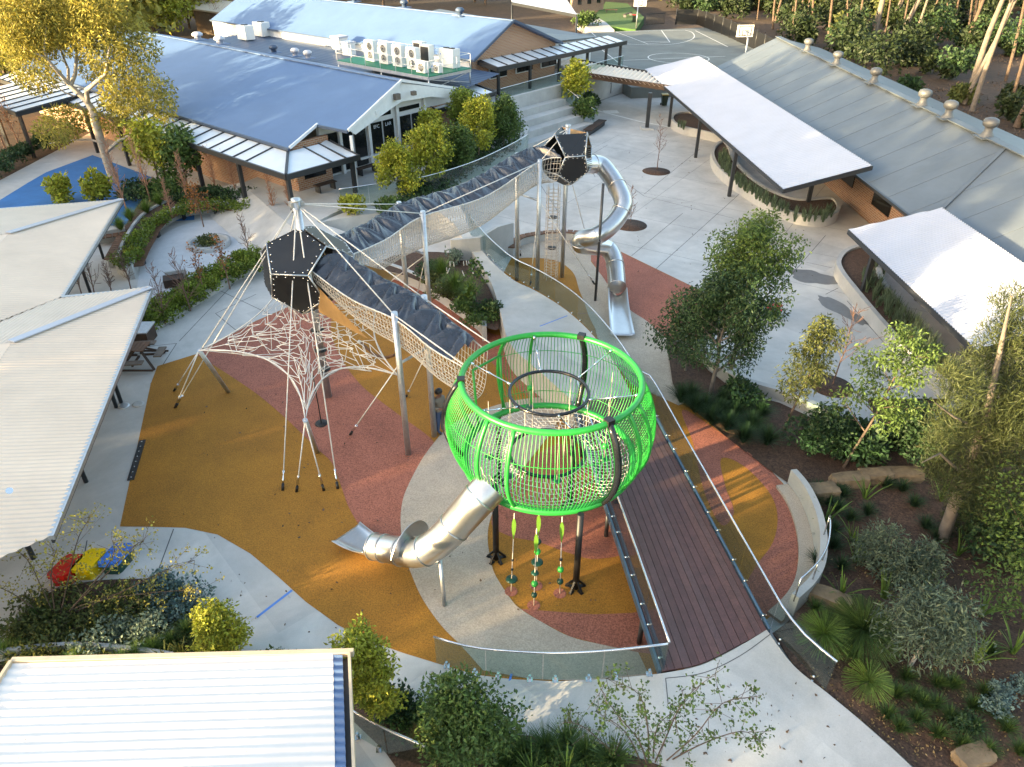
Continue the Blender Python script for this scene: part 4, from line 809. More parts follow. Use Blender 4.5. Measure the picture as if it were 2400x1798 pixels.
b4=thing('bench','straight timber bench half hidden by the shelter roof','bench',P(225,578)); slats(b4,[P(222,578),P(300,566)],.5,.46,.3,.05,'timber'); MB().wall([P(222,572),P(300,560)],.3,0,.66).obj('back_wall','concrete_wall',b4)
rp_=P(492,575); rpl=thing('round_planter','low round planter of small shrubs in the middle of the courtyard','planter',rp_); MB().lathe(rp_,[(1.1,0),(1.1,.26),(.9,.26),(.9,.12),(.001,.12)],28).obj('kerb','concrete_wall',rpl)
kb=crom(SP([(342,790),(420,738),(500,690),(560,655),(620,628)]),5); wallobj('garden_kerb','low concrete kerb wall along the clipped hedge',kb,.16,0,[.12+.5*i/(len(kb)-1) for i in range(len(kb))])
hb=SP([(330,745),(335,790),(420,735),(500,688),(560,652),(620,625),(640,585),(560,615),(480,640),(420,665),(360,715)],.05); sheet('hedge_bed',hb,'mulch')
lw=P(410,667); lo=thing('seat_block','wedge shaped concrete and timber block at the edge of the hedge','seat',lw); MB().box(lw+Vector((0,0,.2)),(.9,.7,.4),.4).obj('block','timber_dark',lo); MB().box(lw+Vector((0,.38,.28)),(.95,.12,.56),.4).obj('kerb','concrete_wall',lo)
# picnic table with four seats seen from above
pc=P(334,850); pt=thing('picnic_table','small dark timber picnic table with four fixed seats by the shelter','table',pc)
for k in range(5): MB().box(pc+Vector((-.3+.15*k,0,.74)),(.135,.75,.04),0).obj('top_slat','timber',pt)
for k in range(4):
    a=PI/2*k+.1; d=Vector((math.cos(a),math.sin(a),0)); 
    MB().box(pc+d*.78+Vector((0,0,.45)),(.3,.75,.05),a).obj('seat','timber_grey',pt); a2=a+PI/4; d2_=Vector((math.cos(a2),math.sin(a2),0)); MB().bar(pc+d2_*.1+Vector((0,0,.68)),pc+d2_*.95+Vector((0,0,.04)),.08,.08).obj('leg','timber_dark',pt); MB().bar(pc+d*.1+Vector((0,0,.36)),pc+d*.9+Vector((0,0,.38)),.07,.07).obj('seat_beam','timber_dark',pt)
for s_ in (-1,1): MB().bar(pc+Vector((-.75,.75*s_,.1)),pc+Vector((.75,.75*s_,.1)),.06,.06).obj('stretcher','timber_dark',pt)
bx=P(330,800); cab=thing('sand_box','grey lidded box against the concrete by the picnic table','box',bx); MB().box(bx+Vector((0,0,.3)),(1.05,.9,.6),.05).obj('body','timber_dark',cab); MB().box(bx+Vector((0,0,.63)),(1.15,1.0,.05),.05).obj('lid','galv',cab)
# drain grate strip and floor lights beside the shelter
gr=thing('edge_plate','dark bolted steel strip between concrete and orange rubber','plate',P(318,1080)); a,b=P(334,1032,.02),P(306,1125,.02); MB().bar(a,b,.2,.03).obj('plate','blue_steel' if False else 'dark_steel',gr); sc=MB()
for t in np.linspace(.05,.95,8): sc.ball(a.lerp(b,t)+Vector((0,0,.02)),.02,6)
sc.obj('bolts','chrome',gr,None,'stuff')
for i,q in enumerate((P(290,952),P(324,948))): tag(MB().lathe(q,[(.2,.0),(.2,.03),(.13,.03),(.001,.02)],18).obj('floor_drain','galv' if i==0 else 'concrete_wall',None,q),['round steel floor cover nearest the shelter post','round pale floor cover beside the steel one'][i],'cover')
# three coloured stools by the lower left garden
for i,(px,py,m,c,lb) in enumerate(((166,1342,'stool_red',(.5,.015,.01),'low red seat partly hidden by the sparse bush'),(219,1328,'stool_yellow',(.75,.5,.005),'low yellow seat between the red and the blue one'),(281,1315,'stool_blue',(.05,.22,.75),'low speckled blue seat beside the concrete path'))):
    mat(m,c,.3,var=.05 if i<2 else .25,scale=9); b=P(px,py+10); o=thing('low_stool',lb,'seat',b); pts=[Vector((b.x+.27*x+.08*y,b.y+.4*y,0)) for x,y in ((-.8,-.95),(.8,-.95),(1,-.7),(1,.7),(.7,1),(-.7,1),(-1,.7),(-1,-.7))]
    MB().poly([p+Vector((0,0,.45)) for p in pts],.12).obj('seat_top',m,o); MB().poly([Vector((b.x,b.y,.33))+(p-Vector((b.x,b.y,0)))*.86 for p in pts],.33).obj('base','dark_green' if i==2 else m,o)
# ================================================================ right side plaza things
def bin_(label,p,m,lid,z=0):
    o=thing('wheelie_bin',label,'bin',(p.x,p.y,z)); V=[]; 
    for zz,w,d in ((.06,.42,.48),(.95,.56,.68)): V+=[(p.x+sx*w/2,p.y+sy*d/2,z+zz) for sx,sy in ((-1,-1),(1,-1),(1,1),(-1,1))]
    MB().add(V,[(3,2,1,0),(4,5,6,7)]+[(i,(i+1)%4,4+(i+1)%4,4+i) for i in range(4)]).obj('body',m,o); MB().box((p.x,p.y,z+1.0),(.6,.74,.07)).obj('lid',lid,o)
    for s_ in (-1,1): MB().tube([(p.x+s_*.22,p.y+.3,z+.1),(p.x+s_*.3,p.y+.3,z+.1)],.1,12).obj('wheel','black',o)
    MB().tube([(p.x-.22,p.y+.4,z+.93),(p.x+.22,p.y+.4,z+.93)],.02,6).obj('handle','black',o)
mat('bin_green',(.015,.03,.02),.5); mat('lid_yellow',(.5,.33,.03),.5); mat('lid_red',(.4,.02,.02),.5)
bin_('dark wheelie bin with a yellow lid beyond the ribbed walkway roof',P(1556,248,.0),'bin_green','lid_yellow'); bin_('dark wheelie bin with a red lid beside the far lawn',P(1486,52,1.0),'bin_green','lid_red',1.0)
pot=P(1810,748); o=thing('flower_pot','dark pot with red flowers beside the tall plaza tree','plant pot',pot); MB().lathe(pot,[(.2,0),(.3,.45),(.33,.47),(.28,.45),(.001,.44)],16).obj('pot','bin_green',o)
rn=random.Random(3); fl=MB()
for _ in range(30): fl.ball(pot+Vector((rn.uniform(-.28,.28),rn.uniform(-.28,.28),.5+rn.uniform(0,.15))),.06,6)
mat('flower_red',(.5,.03,.06),.6); fl.obj('flowers','flower_red',o,None,'stuff')
for i,q in enumerate((P(1538,402),P(1477,528),P(1948,905))): tag(MB().lathe(q,[(.95 if i!=2 else .8,.0),(.95 if i!=2 else .8,.012),(.001,.014)],32).obj('tree_pit','mulch',None,q),['round mulch tree pit holding the thin bare tree on the far plaza','round dark tree pit behind the spiral slide','round mulch tree pit by the sparse tree near the right garden'][i],'tree pit')
cv=P(1432,262,.006); tag(MB().box(cv,(1.3,1.1,.012),.1).obj('access_cover','paint_white',None,cv),'pale square access cover set in the far paving','cover')
# black mesh fence behind the ball court
fl_=[P(1583,58,1.0),P(1632,58,1.0),P(1690,80,1.0),P(1760,112,1.0),P(1830,150,1.0)]; fn=thing('mesh_fence','black mesh fence along the far side of the ball court','fence',fl_[0]); fp=resample(fl_,3.2)
for i in range(len(fp)-1): MB().wall([fp[i],fp[i+1]],.04,1.05,3.0).obj('panel','black',fn)
for p in fp: MB().cyl((p.x,p.y,1),(p.x,p.y,3.15),.06,8).obj('post','dark_steel',fn)
gt=thing('gate','black barred gate beyond the far end of the ball court','gate',P(1535,58,1.0)); ga_,gb3=P(1514,60,1.0),P(1556,58,1.0)
for t in np.linspace(0,1,15): q=ga_.lerp(gb3,t); MB().cyl((q.x,q.y,1.1),(q.x,q.y,2.6),.035,6).obj('bar','black',gt)
for z in (1.15,2.5): MB().bar((ga_.x,ga_.y,z),(gb3.x,gb3.y,z),.06,.08).obj('rail','black',gt)
def hoop(label,base,h,face,back):
    o=thing('basketball_hoop',label,'basketball hoop',base); MB().cyl(base,(base.x,base.y,base.z+h-.6),.09,10).obj('pole','galv',o); c=Vector((base.x,base.y,base.z+h))+face*1.0; sd=Vector((-face.y,face.x,0)); rz=math.atan2(sd.y,sd.x)
    MB().bar((base.x,base.y,base.z+h-.65),c-face*.05,.1,.1).obj('arm','galv',o); bd=MB().box(c,(1.8,.05,1.15),rz).obj('backboard','paint_white',o)
    f=face*( -.04 if back else .04); mb=MB()
    def fr(w,hh,cz,t):
        for s_ in (-1,1): mb.box(c+f+sd*(s_*w/2)+Vector((0,0,cz)),(t,.02,hh),rz); mb.box(c+f+Vector((0,0,cz+s_*hh/2)),(w,.02,t),rz)
    fr(.6,.45,-.15,.05)
    if back: fr(1.3,.9,0,.06)
    mb.obj('target_square','dark_steel',bd); MB().ring(c+face*.3+Vector((0,0,-.4)),.23,.02,20,6).obj('rim','lid_red' if not back else 'dark_steel',o)
hoop('white basketball backboard on a pole at the far end of the court',P(1491,66,1.0),3.4,Vector((.12,-1,0)).normalized(),False); hoop('white basketball backboard seen from behind above the grey roof',P(1742,158,1.0),3.4,Vector((-.12,1,0)).normalized(),True)
bench('pale timber bench on the far lawn behind the court',P(1418,30,1.0),P(1447,30,1.0),.5,.45,'timber'); bench('small brown bench at the far edge of the lawn',P(1462,42,1.0),P(1480,36,1.0),.5,.45,'timber_dark')
# handrail by the far ramp
o=thing('handrail','dark steel handrail at the far ramp beside round shrubs','handrail',P(1402,232,.5))
for px,py in ((1396,226),(1410,232)): q=P(px,py,.0); MB().tube([q,q+Vector((0,0,.95)),q+Vector((.9,.5,1.35)),q+Vector((.9,.5,.4))],.03,8).obj('rail','dark_steel',o)
# ================================================================ person
def person(label,base,face):
    o=thing('person',label,'person',base); f=face.normalized(); s_=Vector((-f.y,f.x,0)); up=Vector((0,0,1))
    J={}; ed=[]
    def j(n,fw,sd,z,r,par=None): J[n]=(base+f*fw+s_*sd+up*z,r); (par and ed.append((par,n)))
    j('pel',0,0,.92,.15); j('bel',.01,0,1.08,.145,'pel'); j('che',.0,0,1.27,.16,'bel'); j('upc',.0,0,1.42,.12,'che'); j('nek',.03,0,1.5,.06,'upc'); j('hd0',.05,0,1.57,.075,'nek'); j('hd1',.07,0,1.66,.1,'hd0'); j('hd2',.06,0,1.75,.07,'hd1'); j('nose',.16,0,1.64,.02,'hd1')
    for k,sg in (('L',1),('R',-1)):
        j('sh'+k,0,sg*.19,1.41,.072,'upc'); j('el'+k,-.02,sg*.27,1.14,.05,'sh'+k); j('wr'+k,.24,sg*.1,1.12,.035,'el'+k); j('pa'+k,.31,sg*.07,1.14,.036,'wr'+k)
        for q in range(4): j('f%d'%q+k,.37,sg*(.105-.022*q),1.15,.011,'pa'+k); j('g%d'%q+k,.395,sg*(.095-.022*q),1.125,.010,'f%d'%q+k)
        j('t0'+k,.34,sg*.03,1.165,.012,'pa'+k); j('t1'+k,.375,sg*.02,1.18,.010,'t0'+k)
        j('hp'+k,0,sg*.09,.86,.105,'pel'); j('kn'+k,.03,sg*.1,.48,.072,'hp'+k); j('an'+k,-.02,sg*.1,.1,.05,'kn'+k); j('to'+k,.16,sg*.12,.04,.045,'an'+k)
    nm=list(J); me=bpy.data.meshes.new('body'); me.from_pydata([tuple(J[n][0]-base) for n in nm],[(nm.index(a),nm.index(b)) for a,b in ed],[]); b=bpy.data.objects.new('body',me); COL.objects.link(b); b.parent=o
    mo=b.modifiers.new('skin','SKIN'); mo.use_smooth_shade=True
    for i,n in enumerate(nm): sv=me.skin_vertices[0].data[i]; sv.radius=(J[n][1],J[n][1]); sv.use_root=(n=='pel')
    b.modifiers.new('sub','SUBSURF').levels=1; b.modifiers['sub'].render_levels=2
    m=bpy.data.materials.new('person_cloth'); m.use_nodes=True; N=m.node_tree.nodes; L=m.node_tree.links; tc=N.new('ShaderNodeTexCoord'); sp=N.new('ShaderNodeSeparateXYZ'); L.new(tc.outputs['Object'],sp.inputs[0]); rp=N.new('ShaderNodeValToRGB'); rp.color_ramp.interpolation='CONSTANT'; mr=N.new('ShaderNodeMath'); mr.operation='DIVIDE'; mr.inputs[1].default_value=2; L.new(sp.outputs[2],mr.inputs[0]); L.new(mr.outputs[0],rp.inputs[0])
    el=rp.color_ramp.elements; el[0].position=0; el[0].color=(.03,.03,.03,1); el[1].position=.045; el[1].color=(.04,.07,.15,1)
    for p_,c_ in ((.47,(.17,.15,.12,1)),(.735,(.16,.08,.05,1))): e=el.new(p_); e.color=c_
    # bare forearms and hands lie in front of the chest
    dv=N.new('ShaderNodeVectorMath'); dv.operation='DOT_PRODUCT'; dv.inputs[1].default_value=tuple(f); L.new(tc.outputs['Object'],dv.inputs[0]); gtn=N.new('ShaderNodeMath'); gtn.operation='GREATER_THAN'; gtn.inputs[1].default_value=.165; L.new(dv.outputs['Value'],gtn.inputs[0]); zt=N.new('ShaderNodeMath'); zt.operation='GREATER_THAN'; zt.inputs[1].default_value=.9; L.new(sp.outputs[2],zt.inputs[0]); mu=N.new('ShaderNodeMath'); mu.operation='MULTIPLY'; L.new(gtn.outputs[0],mu.inputs[0]); L.new(zt.outputs[0],mu.inputs[1])
    mx=N.new('ShaderNodeMix'); mx.data_type='RGBA'; mx.inputs[7].default_value=(.16,.08,.05,1); L.new(mu.outputs[0],mx.inputs[0]); L.new(rp.outputs[0],mx.inputs[6]); L.new(mx.outputs[2],N['Principled BSDF'].inputs['Base Color']); N['Principled BSDF'].inputs['Roughness'].default_value=.75
    me.materials.append(m); WL[b.name]=Vector(base)
    h=MB().ball(base+f*.04+up*1.71,.125,12,.95); h.ball(base-f*.02+up*1.66,.11,10); h.obj('hair','black',o)
    for sg in (-1,1): MB().ball(base+f*.045+s_*(sg*.1)+up*1.64,.022,6).obj('ear','bark_brown',o)
person('person in a grey brown shirt and blue jeans standing by the bridge post, head bowed',P(1033,1013),Vector((.75,-.65,0)))
# ================================================================ hall with the blue roof (own axes: a along the ridge, b across, towards the camera)
UA=Vector((math.cos(R(139.5)),math.sin(R(139.5)),0)); VA=Vector((-UA.y,UA.x,0)); VA=VA if VA.y<0 else -VA
OA=P(941,190,6.1); OA.z=0
def B(a,b,z): return OA+UA*a+VA*b+Vector((0,0,z))
BU=mat_brick('brick_warm_u',(.30,.13,.06),(.38,.19,.09),(.42,.37,.32),UA); BV=mat_brick('brick_warm_v',(.30,.13,.06),(.38,.19,.09),(.42,.37,.32),VA)
SL=.2436
def rz_(b): return 6.1-SL*abs(b)
hall=thing('hall','large hall with a blue metal roof and white glazed gable','building',B(10,0,0))
def roofpiece(name,pts,m,par,th=.07): return MB().poly(pts,th).obj(name,m,par)
roofpiece('roof',[B(0,0,6.1),B(-1.1,3.1,rz_(3.1)),B(-2.2,6.2,rz_(6.2)),B(.4,6.35,rz_(6.35)),B(-.48,9.03,rz_(9.03)),B(39,9.03,rz_(9.03)),B(39,0,6.1)],'roof_blue',hall)
roofpiece('roof',[B(0,0,6.09),B(39,0,6.09),B(39,-5.5,rz_(5.5)),B(.6,-5.5,rz_(5.5))],'roof_blue',hall)
rf=hall.children[0]
MB().bar(B(0,0,6.13),B(39,0,6.13),.3,.05).obj('ridge_cap','roof_blue',hall)
for a,b in ((B(0,0,6.13),B(-2.2,6.2,rz_(6.2)+.03)),(B(0,0,6.13),B(.6,-5.5,rz_(5.5)+.03)),(B(.4,6.35,rz_(6.35)+.03),B(-.48,9.03,rz_(9.03)+.03))): MB().bar(a,b,.1,.16).obj('barge_board','white_paint',hall)
for a,b in ((B(-2.2,6.25,rz_(6.2)-.05),B(.4,6.4,rz_(6.35)-.05)),(B(-.5,9.1,rz_(9.03)-.05),B(39,9.1,rz_(9.03)-.05))): MB().bar(a,b,.14,.14).obj('gutter','roof_blue_dark',hall)
# gable board and glazed front
gbp=[(6.0,rz_(6)-.06),(0,5.98),(-5.4,rz_(5.4)-.06),(-5.2,rz_(5.2)-.62),(-2.6,4.75),(0,4.85),(2.6,4.55),(5.4,rz_(5.4)-.62)]
def front(a0,off): return [B(a0-.36*max(0,b)+off,b,z) for b,z in gbp]
gq=front(.15,0); gq2=front(.15,.08); n=len(gq); 
bm=MB(); bm.add([tuple(p) for p in gq+gq2],[(0,1,7),(1,2,3),(1,3,4),(1,4,5),(1,5,6),(1,6,7)]+[(n+a_,n+c_,n+b_) for a_,b_,c_ in ((0,1,7),(1,2,3),(1,3,4),(1,4,5),(1,5,6),(1,6,7))]+[(i,(i+1)%n,n+(i+1)%n,n+i) for i in range(n)]).obj('gable_board','white_paint',hall)
def pane(par,a0,b0,b1,z0,z1,m,name,da=0,th=.05): q=(B(a0+da,b0,0)+B(a0+da,b1,0))/2; d=B(0,b1,0)-B(0,b0,0); return MB().box((q.x,q.y,(z0+z1)/2),(d.length,th,z1-z0),math.atan2(d.y,d.x)).obj(name,m,par)
fw=1.0
MB().poly([B(fw,6.2,0),B(fw,-5.5,0),B(fw+.25,-5.5,0),B(fw+.25,6.2,0)]); wl_=MB(); wl_.add([tuple(B(fw,b,z)) for b,z in ((6.1,1.2),(-5.4,1.2),(-5.4,rz_(5.4)-.1),(0,5.9),(6.1,rz_(6.1)-.1))],[(0,1,2,3,4)]); wl_.obj('front_wall','white_paint',hall)
wn=[(5.6,4.7),(4.4,3.55),(3.4,2.5),(2.05,1.15),(1.0,.15),(-.45,-1.35),(-1.5,-2.4)]
for b0,b1 in wn: pane(hall,fw,b0,b1,1.35 if b0>2.4 else 1.9,3.75,'glass_dark','window',-.06)
for b0,b1,zt in ((2.05,.3,4.3),(-.45,-2.2,4.3)): pane(hall,fw,b0,b1,4.05,zt,'glass_dark','clerestory',-.06)
for b in (6.0,4.55,2.28,-.15,-2.6): pane(hall,fw,b+.1,b-.1,1.2,rz_(b)-.3,'white_paint','white_post',-.16,.16)
pane(hall,fw,-2.8,-5.4,1.2,3.9,BV,'brick_pier',-.08,.12)
pane(hall,fw,3.2,-2.6,1.75,1.86,'white_paint','sill',-.16,.2)
# faint lettering on the glass
for cc_,b in (('EFC',1.6),('LAR',.62)):
    tx=bpy.data.curves.new('lettering','FONT'); tx.body=cc_; tx.size=.3; tx.extrude=.003; tx.align_x='CENTER'; to=bpy.data.objects.new('lettering',tx); COL.objects.link(to); to.parent=hall; q=B(fw-.1,b,3.4)-WL[hall.name]; to.location=q; to.rotation_euler=(R(90),0,math.atan2(-VA.y,-VA.x)); mm=bpy.data.meshes.new_from_object(to.evaluated_get(bpy.context.evaluated_depsgraph_get())); mm.materials.append(MATS['poly_sheet']); mo_=bpy.data.objects.new('lettering',mm); COL.objects.link(mo_); mo_.parent=hall; mo_.location=to.location.copy(); mo_.rotation_euler=to.rotation_euler.copy(); bpy.data.objects.remove(to)
pane(hall,-.12,.95,.55,5.15,5.5,'bark_grey','floodlight',-.2,.25); pane(hall,-.12,-.5,-.8,5.2,5.45,'bark_grey','floodlight',-.2,.25); pane(hall,-.6,3.1,2.85,4.75,4.95,'white_paint','camera_dome',-.3,.2)
# brick side under the verandah
MB().wall([B(.2,8.4,0),B(38.5,8.4,0)],.25,0,3.9).obj('side_wall',BU,hall); MB().wall([B(.2,8.5,0),B(.2,6.0,0)],.25,1.2,3.95).obj('corner_wall',BV,hall)
for a in (3,8,13,18,23,28): q=B(a,8.56,2.4); MB().box(q,(2.4,.06,1.4),math.atan2(UA.y,UA.x)).obj('window','glass_dark',hall)
q=B(.04,7.25,2.5); MB().box(q,(1.5,.06,1.4),math.atan2(VA.y,VA.x)).obj('window','glass_dark',hall)
# verandah: clear sheets between dark glazing bars
vr=thing('verandah','translucent verandah roof on dark beams along the hall','verandah',B(0,11,0))
def vsheet(par,pts): MB().poly(pts,.03).obj('pane','poly_sheet',par)
hin,hout=3.72,3.32
a=-.3
while a<38:
    a2=min(a+1.28,38); o0=a if a>-.29 else -2.8; vsheet(vr,[B(a+.04,9.12,hin),B(a2-.04,9.12,hin),B(a2-.04,11.0,hout),B(o0+.04,11.0,hout)]); MB().bar(B(a2,9.1,hin+.03),B(a2,11.0,hout+.03),.06,.08).obj('glazing_bar','dark_steel',vr); a=a2
bs=[9.05,8.0,7.0,6.15]
for i in range(3): 
    b0,b1=bs[i],bs[i+1]; o0=11.0 if i==0 else b0; vsheet(vr,[B(-.4,b0-.04,hin),B(-2.75,o0-.04,hout),B(-2.75,b1+.04,hout),B(-.4 if i<2 else .0,b1+.04,hin)]); MB().bar(B(-.3,b1,hin+.03),B(-2.8,b1,hout+.03),.06,.08).obj('glazing_bar','dark_steel',vr)
MB().bar(B(-.35,9.08,hin+.04),B(-2.8,11.0,hout+.04),.14,.1).obj('hip_bar','dark_steel',vr)
MB().bar(B(-2.85,11.05,hout-.1),B(38,11.05,hout-.1),.12,.3).obj('edge_beam','dark_steel',vr); MB().bar(B(-2.85,11.05,hout-.1),B(-2.85,6.1,hout-.1),.12,.3).obj('edge_beam','dark_steel',vr); MB().bar(B(-.4,9.1,hin-.05),B(38,9.1,hin-.05),.1,.2).obj('wall_plate','dark_steel',vr)
for a,b in ((-2.6,6.5),(-2.6,10.8),(2.2,10.8),(7,10.8),(12,10.8),(17,10.8),(22,10.8)): q=B(a,b,0); MB().box((q.x,q.y,(hout-.2)/2),(.2,.2,hout-.2),math.atan2(UA.y,UA.x)).obj('post','dark_steel',vr)
q=B(-2.2,6.05,0); MB().box((q.x,q.y,2.75),(.16,.16,3.1)).obj('white_post','white_paint',vr)
# bench and white chair in the corner
bench('dark outdoor bench against the glazed front of the hall',B(-.3,4.4,1.2),B(-.3,2.9,1.2),.5,.45,'timber_dark'); bench('dark timber bench under the verandah corner of the hall',B(-1.0,8.1,1.2),B(-1.0,6.7,1.2),.5,.45,'timber_dark')
# covered walkway at the far left
wk=thing('walkway_canopy','white pane walkway canopy behind the big gum tree','canopy',B(30,12,0))
for i in range(7):
    a0=24+i*1.35; vsheet(wk,[B(a0+.04,9.3,3.75),B(a0+1.3,9.3,3.75),B(a0+1.3,14.5,3.2),B(a0+.04,14.5,3.2)]); MB().bar(B(a0,9.3,3.78),B(a0,14.5,3.23),.06,.08).obj('glazing_bar','dark_steel',wk)
MB().bar(B(23.9,14.6,3.1),B(33.6,14.6,3.1),.12,.3).obj('edge_beam','dark_steel',wk); MB().bar(B(23.9,11,3.4),B(23.9,14.6,3.1),.12,.3).obj('edge_beam','dark_steel',wk)
for a in (24.1,29,33.4): q=B(a,14.4,0); MB().box((q.x,q.y,1.5),(.2,.2,3.0)).obj('post','dark_steel',wk)
# ================================================================ low link roof with the plant platform
lk=thing('link_building','low dark blue link roof between the hall and the brick wing','building',B(12,-9,0))
mb=MB(); corr(mb,[B(1.2,-5.4,4.25),B(38,-5.4,4.25),B(38,-13.2,4.35),B(3.5,-13.2,4.35)],UA,.5,.03,6); mb.obj('roof','roof_blue_dark',lk); MB().wall([B(3.2,-6,0),B(5.5,-12.8,0)],.25,1.2,4.15).obj('wall',BV,lk)
vr2=thing('link_verandah','short translucent verandah below the air conditioning platform','verandah',B(1,-7,0))
for i in range(5):
    b0=-3.3-i*1.35; q0=2.0; vsheet(vr2,[B(2.6+.42*i,b0-.04,4.15),B(2.6+.42*i,b0-1.3,4.15),B(.3-.2*i+.42*i,b0-1.3,3.75),B(.5+.2*i,b0-.04,3.75)]); MB().bar(B(2.6+.42*i,b0,4.18),B(.4+.2*i,b0,3.78),.06,.08).obj('glazing_bar','dark_steel',vr2)
MB().bar(B(.35,-3.3,3.68),B(1.2,-10.2,3.68),.12,.28).obj('edge_beam','dark_steel',vr2); MB().bar(B(1.2,-10.2,3.68),B(4.6,-10.2,4.1),.12,.28).obj('edge_beam','dark_steel',vr2)
for b in (-3.6,-9.9): q=B(.9 if b<-5 else .6,b,0); MB().box((q.x,q.y,2.4),(.18,.18,2.5)).obj('post','dark_steel',vr2)
# platform
pf=thing('plant_platform','green floored galvanised platform carrying the air conditioning units','platform',B(8,-7.3,4.3)); ua=math.atan2(UA.y,UA.x); va=math.atan2(VA.y,VA.x)
PZ=5.3; q=B(8,-7.25,PZ); MB().box((q.x,q.y,PZ),(10.2,4.3,.06),ua).obj('floor','deck_green',pf)
cor=[(2.95,-5.1),(13.05,-5.1),(13.05,-9.4),(2.95,-9.4)]
for i in range(4): MB().bar(B(*cor[i],PZ-.12),B(*cor[(i+1)%4],PZ-.12),.08,.22).obj('edge_beam','galv',pf)
for a in (3.0,8,13.0):
    for b in (-5.15,-9.35): MB().cyl(B(a,b,4.2),B(a,b,PZ-.1),.05,8).obj('leg','galv',pf)
MB().bar(B(3,-5.15,4.35),B(3,-9.35,PZ-.2),.05,.05).obj('brace','galv',pf); MB().bar(B(3,-9.35,4.35),B(3,-5.15,PZ-.2),.05,.05).obj('brace','galv',pf); MB().bar(B(3,-5.15,4.6),B(8,-5.15,4.6),.05,.05).obj('brace','galv',pf)
mat('rail_white',(.7,.7,.7),.4,.3)
for i in range(4):
    a_,b_=cor[i],cor[(i+1)%4]; n_=6 if i%2==0 else 3
    for z in (.55,1.0): MB().tube([B(*a_,PZ+z),B(*b_,PZ+z)],.025,6).obj('handrail','rail_white',pf)
    for k in range(n_): t=k/n_; MB().tube([B(a_[0]+(b_[0]-a_[0])*t,a_[1]+(b_[1]-a_[1])*t,PZ),B(a_[0]+(b_[0]-a_[0])*t,a_[1]+(b_[1]-a_[1])*t,PZ+1.0)],.025,6).obj('rail_post','rail_white',pf)
def acunit(lab,a,b,z,w,h,d,fans,front=True,rot=0,grp='air conditioning units on the roof platform'):
    o=thing('air_conditioner',lab,'air conditioner',B(a,b,z),grp); q=B(a,b,z+h/2+.06); MB().box(q,(w,d,h),ua+rot).obj('casing','ac_white',o); f=VA if rot==0 else UA*-1; sd=UA if rot==0 else VA
    for k in range(fans):
        if front:
            c=B(a,b,z+.06+h*(.27+.46*k if fans==2 else .5))+f*(d/2+.012)-sd*(w*.1); rr=min(w,h/fans)*.36; V=[tuple(c)]+[tuple(c+sd*rr*math.cos(t)+Vector((0,0,rr*math.sin(t)))) for t in np.linspace(0,2*PI,20,endpoint=False)]; V2=[tuple(Vector(v_)+f*.02) for v_ in V]
            fn_=MB().add(V2,[(0,1+i,1+(i+1)%20) for i in range(20)]+[(0,1+(i+1)%20,1+i) for i in range(20)]).obj('fan_opening','ac_dark',o); g=MB()
            for r_ in (.35,.65,1.0): g.tube([c+f*.035+sd*rr*r_*math.cos(t)+Vector((0,0,rr*r_*math.sin(t))) for t in np.linspace(0,2*PI,18,endpoint=False)],.012,4,closed=True)
            g.obj('fan_guard','ac_white',fn_,None,'stuff')
        else:
            c=B(a,b,z+.06+h+.012)+UA*(.28*(2*k-fans+1)); MB().lathe(c,[(.24,0),(.24,.03),(.06,.03),(.05,.05),(.001,.05)],16).obj('fan_opening','ac_dark',o)
    MB().box(B(a,b,z+h*.75)+f*(d/2+.006)+sd*(w*.36),(.1,.012,.07),ua+rot).obj('badge','paint_blue',o)
    return o
for i,(a,b) in enumerate(((10.7,-6.6),(9.0,-6.5),(7.35,-6.4),(5.7,-6.3))): acunit(['tall twin fan air conditioner at the far left of the front row','tall twin fan air conditioner, second in the front row','tall twin fan air conditioner, third in the front row','tall twin fan air conditioner at the right end of the front row'][i],a,b,PZ,1.0,1.45,.42,2)
acunit('small single fan air conditioner at the front of the platform',4.25,-5.8,PZ,.9,.75,.4,1)
acunit('wide air conditioner with fans on top at the right end of the platform',4.3,-8.6,PZ,1.4,1.25,.8,2,False)
for i,(a,b) in enumerate(((7.2,-8.4),(5.6,-7.6))):
    o=thing('air_conditioner',['white air conditioner with a dark grille in the back row','tall white air conditioner with a full dark grille near the back'][i],'air conditioner',B(a,b,PZ),'air conditioning units on the roof platform'); q=B(a,b,PZ+.8); MB().box(q,(1.0,.5,1.5),ua).obj('casing','ac_white',o); MB().box(q+VA*.26+Vector((0,0,.05)),(.8,.02,1.15),ua).obj('grille','ac_dark',o)
acunit('low white condenser box beside the platform rail at right',3.5,-6.5,PZ,.8,.6,.4,1,True,0); 
for i,(px,py,w,lab) in enumerate(((797,104,1.0,'large white exhaust duct box at the left end of the platform'),(818,118,.8,'white louvred cooler box beside the exhaust duct box'))):
    q=P(px,py,5.0); o=thing('exhaust_box',lab,'duct box',q); MB().box(q+Vector((0,0,.1)),(w,w,.9),ua).obj('casing','ac_white',o); MB().box(q+Vector((0,0,.62)),(w*1.15,w*1.15,.16),ua).obj('cowl','roof_white',o)
for i,(tx_,ty,lab) in enumerate(((60,260,'white cooling box with fan top against the blue roof step'),(-80,290,'smaller white cooling box left of the larger one'))):
    q=T(600,0,tx_,ty+50,4.4); o=thing('cooling_box',lab,'cooling unit',q); MB().box(q+Vector((0,0,.65)),(1.5,1.0,1.25),ua).obj('casing','ac_white',o); MB().lathe(q+Vector((0,0,1.28)),[(.35,0),(.35,.04),(.001,.05)],16).obj('fan_opening','ac_dark',o)
